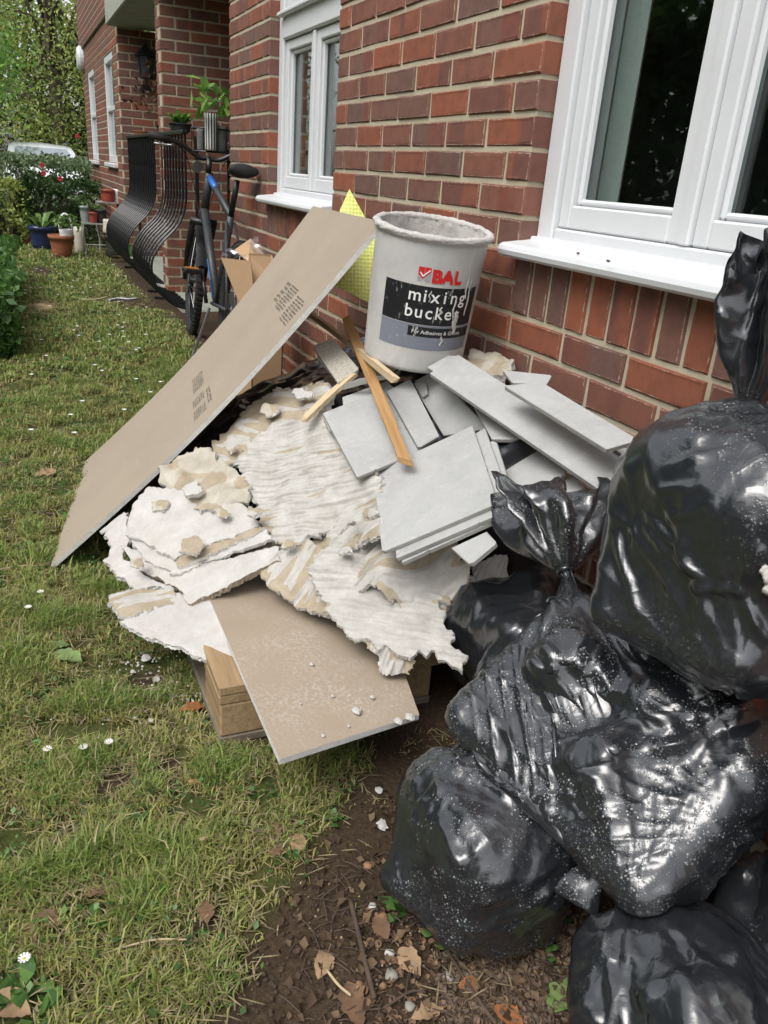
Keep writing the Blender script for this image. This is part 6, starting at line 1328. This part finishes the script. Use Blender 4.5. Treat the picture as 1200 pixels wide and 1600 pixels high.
F_ = [(i*10+k, i*10+(k+1) % 10, i*10+10+(k+1) % 10, i*10+10+k) for i in range(5) for k in range(10)]+[tuple(range(10))[::-1], tuple(range(50, 60))]
so_ = ob('saddle', mesh('saddle', V, F_, BLACKR, True), BIKE); m_ = so_.modifiers.new('s', 'SUBSURF'); m_.levels = m_.render_levels = 1
cr = MB(); t = MB().lathe([(.03, -.003), (.085, -.003), (.085, .003), (.03, .003)], 28, cap0=False); cr.add(t.v, t.f, Matrix.Translation(BBk+Vector((0, -.05, 0))) @ Matrix.Rotation(math.pi/2, 4, 'X')); cr.local('chainring', GREYM, BIKE)
for s_, a in ((1, R(62)), (-1, R(242))):
    tip = BBk+Vector((.17*math.cos(a), s_*.075, .17*math.sin(a))); cr_ = MB().tube([BBk+Vector((0, s_*.06, 0)), tip], .011, 8).local('crank', BLACKM, BIKE, True)
    pd = MB().cbox(tip.x-.048, tip.x+.048, tip.y+(s_*.01 if s_ > 0 else -.10), tip.y+(.10 if s_ > 0 else -.01), tip.z-.013, tip.z+.013, .005).local('pedal', BLACKM, BIKE)
    MB().box(tip.x-.02, tip.x+.02, tip.y+(.02 if s_ > 0 else -.09), tip.y+(.09 if s_ > 0 else -.02), tip.z+.0131, tip.z+.0165).local('reflector', simple('amber_reflector', (.6, .2, .02), .3), pd)
MB().tube([BBk+Vector((.0, -.05, .085)), RA+Vector((0, -.05, .04))], .004, 4).tube([BBk+Vector((0, -.05, -.085)), RA+Vector((0, -.05, -.045))], .004, 4).local('chain', GREYM, BIKE)
MB().tube([BBk+Vector((-.04, .05, -.02)), Vector((.36, .13, -.055+.06))], .008, 6).local('kickstand', GREYM, BIKE)
# ------------------------------------------------------------------ cardboard box behind the board
CARD = m_paper('cardboard', (.42, .27, .15), .1); CARD2 = simple('cardboard_edge', (.36, .24, .14), .9)
cb0 = onX(404, 452, -1.60); cx_, cy_ = cb0[0], cb0[1]; zt = cb0[2]+.0
cbx = empty('cardboard_box', (cx_, cy_, 0), label='open tan cardboard box with clear tape behind the leaning board', cat='box')
for (a, b) in ((( -.13, -.06), (.13, -.06)), ((.13, -.06), (.13, .07)), ((.13, .07), (-.13, .07)), ((-.13, .07), (-.13, -.06))):
    q = [np.array([cx_+a[0], cy_+a[1], .004]), np.array([cx_+b[0], cy_+b[1], .004]), np.array([cx_+b[0], cy_+b[1], zt]), np.array([cx_+a[0], cy_+a[1], zt])]
    slab_n = np.cross(q[1]-q[0], q[3]-q[0]); slab_n /= np.linalg.norm(slab_n); V = [tuple(p) for p in q]+[tuple(p-slab_n*.004) for p in q]
    wob('side', V, [(0, 1, 2, 3), (7, 6, 5, 4), (0, 4, 5, 1), (1, 5, 6, 2), (2, 6, 7, 3), (3, 7, 4, 0)], CARD, cbx)
for q in ([onX(345, 402, -1.55), onX(392, 408, -1.50), onX(398, 470, -1.47), onX(372, 468, -1.5)], [onX(388, 396, -1.56), onX(424, 398, -1.62), onX(430, 440, -1.5), onX(398, 470, -1.49)], [onX(366, 392, -1.70), onX(392, 374, -1.74), onX(412, 398, -1.64), onX(388, 410, -1.56)]):
    q = np.array(q); nn = np.cross(q[1]-q[0], q[3]-q[0]); nn /= np.linalg.norm(nn); V = [tuple(p) for p in q]+[tuple(p-nn*.004) for p in q]
    wob('flap', V, [(0, 1, 2, 3), (7, 6, 5, 4), (0, 4, 5, 1), (1, 5, 6, 2), (2, 6, 7, 3), (3, 7, 4, 0)], CARD, cbx)
tp = NT('clear_tape'); gl = tp.n('BsdfGlossy', {'Color': (.9, .9, .9, 1), 'Roughness': .12}); tr_ = tp.n('BsdfTransparent', {'Color': (.9, .9, .88, 1)}); tp.t.links.new(tp.n('MixShader', {0: .16, 1: tr_, 2: gl}), tp.out.inputs[0])
for q, sd_ in (([onX(345, 402, -1.545), onX(388, 404, -1.50), onX(366, 390, -1.6), onX(346, 390, -1.6)], 1), ([onX(384, 378, -1.72), onX(402, 370, -1.7), onX(422, 398, -1.60), onX(404, 404, -1.58)], 2)):
    q = np.array(q); s_, t_ = np.meshgrid(np.linspace(0, 1, 12), np.linspace(0, 1, 12), indexing='ij'); P = (1-s_)[..., None]*(1-t_)[..., None]*q[0]+s_[..., None]*(1-t_)[..., None]*q[1]+s_[..., None]*t_[..., None]*q[2]+(1-s_)[..., None]*t_[..., None]*q[3]
    P = P.reshape(-1, 3); P += .012*np.stack([vnoise(P, 30., sd_+i) for i in range(3)], 1); I = np.arange(144).reshape(12, 12); f = np.stack([I[:-1, :-1], I[1:, :-1], I[1:, 1:], I[:-1, 1:]], -1).reshape(-1, 4); wob('tape', P, f, tp.m, cbx, True)
# ------------------------------------------------------------------ litter on the ground
def groundpt(px, dz=0.): p = onZ(px[0], px[1], 0); p = onZ(px[0], px[1], gz(p[0], p[1])+dz); return p
def leaf_mesh(kind, seed):
    rg_ = random.Random(seed); n = 16; L, Rr = [], []
    for i in range(n+1):
        t = i/n; w_ = math.sin(math.pi*min(1, t*1.02))**.8*(.30 if kind != 'oak' else .30*(.62+.42*abs(math.sin(t*math.pi*3.2+.4))))*(.7+.6*t if kind == 'oak' else 1.15-.3*t); L.append((t-.5, w_*rg_.uniform(.85, 1.1))); Rr.append((t-.5, -w_*rg_.uniform(.85, 1.1)))
    V = []; F_ = []; cu = rg_.uniform(-.9, .9); tw = rg_.uniform(-.5, .5)
    for i in range(n+1):
        t = i/n; mz = cu*.35*((t-.5)**2)-.02
        for x, y in (L[i], (t-.5, 0), Rr[i]): V.append((x, y, mz+abs(y)*rg_.uniform(.15, .55)+tw*y*(t-.5)+rg_.uniform(-.012, .012)))
    for i in range(n):
        for j in (0, 1): F_.append((3*i+j, 3*i+j+1, 3*i+4+j, 3*i+3+j))
    s = len(V); V += [(-.5, .008, 0), (-.5, -.008, 0), (-.72, -.006, .02), (-.72, .006, .02)]; F_.append((s, s+1, s+2, s+3))
    zmin = min(v[2] for v in V); return [(x, y, z-zmin) for x, y, z in V], F_
BRL = simple('brown_dead_leaf', (.15, .085, .045), .8, .35, 25, .4); TAN = simple('tan_dead_leaf', (.30, .20, .11), .8, .3, 25, .4); GRL = simple('green_oak_leaf', (.15, .22, .07), .5, .3, 20, .3); ORL = simple('orange_dead_leaf', (.26, .095, .03), .8, .3, 25, .3)
LV = [((14, 1575), .070, TAN, 'tan', 'broad tan dead leaf at the bottom left corner'), ((38, 1462), .055, BRL, 'o', 'crumpled brown leaf above the bottom left weeds'), ((75, 1440), .05, BRL, 'o', 'dull brown leaf among grass left of the straw'), ((322, 1424), .045, BRL, 'oak', 'curled pinkish brown leaf in the middle of the lawn'), ((430, 1300), .045, BRL, 'oak', 'upper of two brown leaves left of the round sack'), ((432, 1328), .04, BRL, 'oak', 'lower of two brown leaves left of the round sack'), ((150, 1398), .045, BRL, 'o', 'dark red brown curled leaf on the left lawn'), ((300, 1108), .055, ORL, 'oak', 'orange brown leaf beside the pallet block'), ((105, 1028), .085, GRL, 'oak', 'large green oak leaf on the grass left of the plaster'), ((88, 1012), .06, GRL, 'oak', 'smaller green leaf above the large one'), ((60, 944), .05, TAN, 'o', 'tan leaf lying in the upper left grass'), ((72, 740), .09, TAN, 'o', 'pale dry leaf on the grass left of the board'), ((552, 1572), .075, BRL, 'oak', 'reddish brown oak leaf at the bottom edge'), ((640, 1503), .055, TAN, 'o', 'upright tan leaf on the soil below the sack'), ((668, 1585), .05, TAN, 'oak', 'pale lobed leaf at the bottom centre'), ((505, 1508), .05, TAN, 'o', 'pale torn leaf with a long stalk on the soil'), ((878, 1560), .075, GRL, 'oak', 'green lobed leaf under the right sack'), ((915, 1590), .05, GRL, 'oak', 'green leaf tip at the bottom edge by the right sack'), ((735, 1540), .04, ORL, 'o', 'small rusty leaf among the acorn cups'), ((465, 1320), .05, TAN, 'o', 'straw coloured leaf near the bare soil'), ((595, 1450), .045, BRL, 'o', 'brown leaf by the dark stick'), ((795, 1590), .05, ORL, 'o', 'rust brown leaf at the bottom right of the litter')]
for i, (px, sz, mat, kd, lab) in enumerate(LV):
    rg_ = random.Random(100+i); v, f = leaf_mesh('oak' if kd == 'oak' else 'o', i); p = groundpt(px, .012 if px[1] < 1480 or px[0] < 480 else .004)
    m_ = Matrix.Translation(p) @ Matrix.Rotation(rg_.uniform(0, 6.28), 4, 'Z') @ Matrix.Rotation(rg_.uniform(-.25, .25), 4, 'X') @ Matrix.Scale(sz, 4)
    wob('dead_leaf' if mat is not GRL else 'oak_leaf', [tuple(m_ @ Vector(q)) for q in v], f, mat, None, True, label=lab, cat='leaf', group='leaves lying on the ground')
def lump(c, r, seed, sc=(1, 1, .6)):
    m_ = MB().sphere((0, 0, 0), 1, 9, 6); V = []
    for q in m_.v: v = Vector(q); k = 1+.35*noise.noise(v*1.3+Vector((seed*3.1, seed, 0)))+.12*noise.noise(v*3.7+Vector((seed, 0, seed))); V.append((c[0]+v.x*r*k*sc[0], c[1]+v.y*r*k*sc[1], c[2]+r*sc[2]*.7+v.z*r*k*sc[2]))
    return V, m_.f
STW = simple('white_pebble', (.50, .48, .43), .6); STG = simple('grey_pebble', (.27, .25, .21), .7); STB = simple('rusty_pebble', (.27, .15, .08), .75)
for i, (px, r_, mat, lab) in enumerate((((608, 1493), .008, STW, 'white pebble on the soil beside the dark stick'), ((612, 1527), .010, STG, 'grey pebble below the white one'), ((582, 1418), .007, STW, 'pale stone next to the stick, close to the round sack'), ((598, 1440), .012, STB, 'rusty stone half buried near the weeds'), ((560, 1545), .010, STB, 'brown stone left of the stick'), ((805, 1461), .007, STW, 'white chip at the foot of the round sack'), ((850, 1455), .011, STB, 'brown stone under the sack beside the green leaf'), ((250, 1251), .006, STG, 'pinkish pebble on bare ground'), ((700, 1530), .009, STG, 'grey stone among acorn cups'), ((575, 1355), .008, STB, 'brown clod beside the round sack'), ((640, 1575), .008, STG, 'small grey stone at the bottom edge'))):
    v, f = lump(groundpt(px, .0), r_, i); wob('pebble', v, f, mat, None, True, label=lab, cat='stone', group='loose stones')
for i, (px, r_, lab, z) in enumerate((((228, 1030), .013, 'large plaster crumb on the grass left of the pallet', 0), ((236, 1126), .006, 'small plaster crumb on the lawn below the pallet corner', 0), ((207, 1050), .006, 'plaster bit on bare ground beside the heap', 0), ((597, 1290), .011, 'white plaster flake stuck beside the round sack', 0), ((592, 1236), .008, 'plaster flake at the upper left of the round sack', 0), ((245, 1062), .010, 'grey plaster scrap in the dirt', 0), ((268, 1068), .009, 'second plaster scrap in the dirt', 0))):
    v, f = lump(groundpt(px, .012 if i < 2 else .004), r_, 40+i, (1.2, .9, .35)); wob('plaster_crumb', v, f, PLAST, None, False, label=lab, cat='crumb', group='plaster crumbs on the ground')
for i, (px, r_, lab) in enumerate((((557, 1112), .010, 'largest plaster crumb on the lower board'), ((622, 1128), .009, 'plaster crumbs at the front edge of the lower board'), ((640, 1122), .010, 'plaster crumb at the right corner of the lower board'), ((487, 1038), .005, 'plaster crumb in the middle of the lower board'), ((582, 1090), .005, 'plaster speck right of the largest crumb'), ((520, 1088), .004, 'plaster speck left of the largest crumb'), ((505, 1150), .004, 'plaster speck near the front edge'), ((545, 1135), .003, 'tiny plaster speck by the front edge'), ((470, 1100), .003, 'tiny plaster speck on the left of the lower board'))):
    t = (px[1]-926)/(1150-926); p = onZ(px[0], px[1], .1535+.018*max(0, 1-t)); v, f = lump(p, r_, 60+i, (1.2, .9, .45)); wob('plaster_crumb', v, f, PLAST, None, False, label=lab, cat='crumb', group='plaster crumbs on the lower board')
TWG = simple('dark_twig', (.075, .05, .035), .85, .3, 30, .5); STR2 = simple('dry_straw', (.46, .38, .22), .7)
for pts, r_, mat, lab, nm in (([(548, 1408), (558, 1450), (570, 1500), (585, 1560)], .0042, TWG, 'dark stick lying on the soil left of the round sack', 'twig'), ([(690, 1470), (720, 1520), (760, 1580), (775, 1600)], .003, TWG, 'long thin twig among the acorn cups', 'twig'), ([(700, 1478), (760, 1462), (815, 1430), (850, 1405)], .0028, TWG, 'twig running under the round sack', 'twig'), ([(600, 1575), (640, 1550), (665, 1548)], .0022, TWG, 'short twig at the bottom centre', 'twig'), ([(830, 1560), (900, 1520), (960, 1500)], .0025, TWG, 'twig pointing under the right sack', 'twig'), ([(0, 782), (40, 798), (92, 804)], .005, TWG, 'thin branch at the left edge of the lawn', 'twig'), ([(155, 1492), (200, 1478), (245, 1468), (292, 1468)], .0016, STR2, 'long pale straw lying on the lower lawn', 'straw'), ([(510, 1515), (530, 1540), (548, 1555)], .0022, STR2, 'pale leaf stalk on the soil', 'straw'), ([(0, 890), (30, 884), (66, 884)], .002, STR2, 'straw at the left edge near the board foot', 'straw')):
    P = [groundpt(q, r_+(.012 if mat is STR2 else .004)) for q in pts]; MB().tube(bend_pts(P, 5), r_, 6).w(nm, mat, None, True, label=lab, cat=nm)
P = [groundpt(q, .012) for q in ((170, 469), (185, 466), (200, 467), (214, 466))]; MB().tube(bend_pts(P, 4), .007, 6).w('cord', simple('blue_white_cord', (.5, .52, .58), .7, .3, 90), None, True, label='short piece of bluish cord on the far lawn', cat='cord')
P = [groundpt(q, .014) for q in ((112, 464), (130, 468), (150, 468), (168, 464))]; MB().tube(bend_pts(P, 4), .008, 6).w('stick', STR2, None, True, label='pale curved stick on the worn patch of lawn', cat='stick')
for px, lab, mat in (((306, 1222), 'orange wood stub on the lawn below the pallet', WOODO), ((313, 1312), 'pale wood stub on the lawn left of the round sack', WOODP)):
    p = groundpt(px, .014); MB().cbox(-.013, .013, -.004, .004, -.003, .004, .0015, Matrix.Translation(p) @ Matrix.Rotation(1.1 if mat is WOODO else -.35+1.9, 4, 'Z')).w('wood_stub', mat, None, label=lab, cat='wood')
# bits on the sill
for i, px in enumerate(((903, 397), (950, 409), (987, 408), (958, 398))): v, f = lump(onZ(*px, SILLZ+.024), .004, 90+i); wob('sill_crumb', v, f, BRL, None, label=['leftmost dark crumb on the near window sill', 'reddish crumb on the near window sill', 'rightmost dark crumb on the near window sill', 'crumb at the back of the near window sill'][i], cat='crumb')
# weeds
def weed(px, n, ln, label, seed, wd=.012, mat=L_IVY):
    p = groundpt(px, -.002); e = empty('weed_plant', tuple(p), label=label, cat='weed', group='weeds in the lawn and soil'); rng = np.random.default_rng(seed); V = []
    for i in range(n):
        a = rng.uniform(0, 6.28); el = rng.uniform(.25, 1.1); L = ln*rng.uniform(.6, 1.1); d = np.array([math.cos(a)*math.cos(el), math.sin(a)*math.cos(el), math.sin(el)]); s = np.array([-math.sin(a), math.cos(a), 0])
        q = [p, p+d*L*.3, p+d*L*.6, p+d*L*.82+np.array([0, 0, -.10*L])]; w_ = [.12, .5, .9, .7]; w_ = [wd*k*rng.uniform(.8, 1.3) for k in w_]
        for k in range(3): V.append([q[k]-s*w_[k], q[k]+s*w_[k], q[k+1]+s*w_[k+1], q[k+1]-s*w_[k+1]])
        t = q[3]+d*L*.26+np.array([0, 0, -.12*L]); V.append([q[3]-s*w_[3], q[3]+s*w_[3], t, t])
    leafobj('leaves', np.array(V), mat, e)
for i, (px, n, ln, lab, wd) in enumerate((((640, 1425), 10, .075, 'leafy weed against the left of the round sack', .008), ((690, 1452), 9, .07, 'leafy weed below the round sack', .009), ((872, 1432), 7, .06, 'lobed weed under the hanging fold of the sack', .010), ((848, 1492), 6, .035, 'small weed among the acorn cups', .006), ((215, 1290), 10, .035, 'little rosette by the bare patch', .007), ((225, 1345), 9, .035, 'rosette below the bare patch', .007), ((30, 1555), 12, .06, 'broad leaved clump at the bottom left', .012), ((55, 1590), 9, .05, 'second broad leaved clump at the bottom edge', .012), ((165, 1440), 12, .04, 'round leaved patch in the lower left lawn', .008), ((110, 1250), 10, .04, 'flat weed at the left of the lawn', .008), ((55, 1180), 14, .04, 'dense low weed at the left edge', .008), ((520, 1285), 8, .035, 'weed at the edge of the bare soil', .006), ((60, 1090), 10, .04, 'flat rosette near the large oak leaf', .009), ((310, 1470), 9, .03, 'small rosette beside the straw end', .006))): weed(px, n, ln, lab, 200+i, wd)
rg = np.random.default_rng(77); V = []     # clover and daisy leaves all through the turf
for (xr, yr, n, sz) in (((-.3, 1.4), (-1.45, -.45), 9000, .011), ((-3, -.3), (-1.4, -.45), 7000, .016), ((-9, -3), (-1.5, -.3), 5000, .03)):
    x, y = rg.uniform(*xr, n), rg.uniform(*yr, n); k = inview(x, y, 0*x) & (rg.random(n) < np.clip(.5+1.6*vnoise(np.c_[x, y, 0*x], 7., 21), 0, 1)*(1-np.clip(1.3*soilmask(x, y), 0, 1))); x, y = x[k], y[k]
    C_ = np.c_[x, y, groundz(x, y)+rg.uniform(.006, .026, len(x))]; V.append(leaves(C_, sz, rg, 1.0, 1.35, .2))
leafobj('ground_cover', np.concatenate(V), L_IVY, None, kind='stuff', label='small clover and daisy leaves mixed into the turf', cat='ground cover')
# daisies: near ones singly, the far sprinkle as a mass
DW, DY = simple('daisy_petal', (.80, .80, .78), .6, .05), simple('daisy_eye', (.62, .42, .03), .7)
def daisy_v(c, r, m1, m2, t=.3):
    for k in range(10):
        a = k*.628; d = Vector((math.cos(a), math.sin(a), t)); s = Vector((-math.sin(a), math.cos(a), 0)); c_ = Vector(c); o_ = len(m1.v)
        m1.v += [tuple(c_+d*r*.2-s*r*.1), tuple(c_+d*r*.2+s*r*.1), tuple(c_+d*r+s*r*.2), tuple(c_+d*r-s*r*.2)]; m1.f.append((o_, o_+1, o_+2, o_+3))
    m2.sphere(c, r*.33, 8, 5, (1, 1, .6))
for i, (px, lab) in enumerate((((63, 925), 'daisy in the grass left of the board foot'), ((44, 949), 'daisy at the upper left edge'), ((130, 1168), 'daisy in the lawn left of the pallet'), ((74, 1171), 'half closed daisy at the left of the lawn'), ((38, 1498), 'daisy beside the bottom left leaves'), ((170, 1160), 'small daisy in the lawn'))):
    p = groundpt(px, .034); e = empty('daisy', tuple(p-np.array([0, 0, .034])), label=lab, cat='flower', group='near daisies'); a_, b_ = MB(), MB(); daisy_v(p, .0085, a_, b_); a_.w('petals', DW, e); b_.w('eye', DY, e); MB().tube([p-np.array([0, 0, .036]), p], .0009, 4).w('stalk', L_MID, e)
a_, b_ = MB(), MB(); rr_ = random.Random(5)
for cx_, cy_, sx_, sy_, n in ((170, 400, 45, 20, 60), (130, 420, 80, 25, 40), (60, 360, 40, 12, 30), (230, 500, 50, 40, 30), (30, 345, 40, 8, 22), (120, 560, 90, 70, 22)):
    for _ in range(n):
        px = (cx_+rr_.gauss(0, sx_), cy_+rr_.gauss(0, sy_))
        if px[1] < 340 or px[0] > 262: continue
        p = groundpt(px, .045)
        if -1.6 < p[1] < -.2: daisy_v(p, .011, a_, b_)
a_.w('far_daisies', DW, None, kind='stuff', label='sprinkle of white daisies over the far lawn', cat='flowers')
# acorn cups, husks, crumbs of soil
def scatter(name, pxr, n, r, mat, label, seed, cup=False, mask=None):
    rg_ = np.random.default_rng(seed); m_ = MB()
    for i in range(n):
        px = (rg_.uniform(*pxr[0]), rg_.uniform(*pxr[1])); p = groundpt(px, .0)
        if soilmask(p[:1], p[1:2])[0] < .55 or p[1] > -.02: continue
        rr = r*rg_.uniform(.5, 1.25); M_ = Matrix.Translation((p[0], p[1], p[2]+rr*.35)) @ Matrix.Rotation(rg_.uniform(0, 6.28), 4, 'Z') @ Matrix.Rotation(rg_.uniform(0, 1.6), 4, 'X')
        if cup: t = MB().lathe([(.15, -.75), (.65, -.6), (.95, -.15), (1, .25), (.86, .28), (.75, -.1), (.3, -.4)], 9, cap1=True); m_.add([(a*rr, b*rr, c*rr) for a, b, c in t.v], t.f, M_)
        else: v, f = lump((0, 0, 0), rr, int(rg_.integers(0, 50)), (1, .8, .6)); m_.add(v[::1], f, M_)
    m_.w(name, mat, None, True, kind='stuff', label=label, cat='litter')
scatter('acorn_cups', ((680, 1000), (1430, 1600)), 700, .0068, simple('acorn_brown', (.105, .072, .048), .7, .35, 40, .3), 'mass of brown acorn cups on the soil between the two lower sacks', 1, True)
scatter('acorn_husks', ((560, 1000), (1420, 1600)), 320, .0055, simple('husk_tan', (.20, .12, .065), .7, .35, 40, .3), 'tan husks and bark bits mixed through the acorn cups', 2, True)
scatter('soil_crumbs', ((380, 980), (1150, 1600)), 1500, .0036, simple('soil_crumb', (.055, .038, .026), .95, .4, 40, .3), 'crumbs of dark soil on the bare strip', 3)
scatter('gravel', ((480, 980), (1380, 1600)), 200, .0024, simple('tan_grit', (.24, .18, .11), .8, .4, 40, .3), 'fine tan grit sprinkled on the soil', 4)
m_ = MB(); rg_ = random.Random(9)
for i in range(340):
    px = (rg_.uniform(470, 990), rg_.uniform(1330, 1600)); p = groundpt(px, .004)
    if soilmask(p[:1], p[1:2])[0] < .5: continue
    a = rg_.uniform(0, 6.28); l = rg_.uniform(.012, .045); d = np.array([math.cos(a), math.sin(a), rg_.uniform(-.05, .15)])*l; m_.tube([p, p+d*.5+np.array([0, 0, .003]), p+d], rg_.uniform(.0006, .0014), 4)
m_.w('twig_litter', TWG, None, kind='stuff', label='fine broken twigs scattered over the soil', cat='litter')

rg = np.random.default_rng(31); n = 420; px_ = np.c_[rg.uniform(430, 1000, n), rg.uniform(1200, 1600, n)]; P = np.array([groundpt(q, .004) for q in px_]); P = P[soilmask(P[:, 0], P[:, 1]) > .45]; P[:, 2] += rg.uniform(0, .006, len(P))
leafobj('leaf_litter', leaves(P, .017, rg, .6, 1.3, .6), leafmat('litter_leaf', (.045, .027, .016), (.09, .055, .032), (.17, .115, .065), .8, .1), None, kind='stuff', label='broken bits of brown leaf scattered on the soil', cat='litter')
rg = np.random.default_rng(32); n = 260; px_ = np.c_[rg.normal(270, 90, n), rg.normal(1060, 40, n)]; m_ = MB()
for q in px_:
    p = groundpt(q, .010)
    if not (p[0] < .42 and p[1] > -.82): v, f = lump(p, rg.uniform(.0012, .0035), int(rg.integers(0, 60)), (1.2, .9, .5)); m_.add(v, f)
m_.w('plaster_grit', PLAST, None, kind='stuff', label='white plaster grit in the grass around the pallet corner', cat='grit')
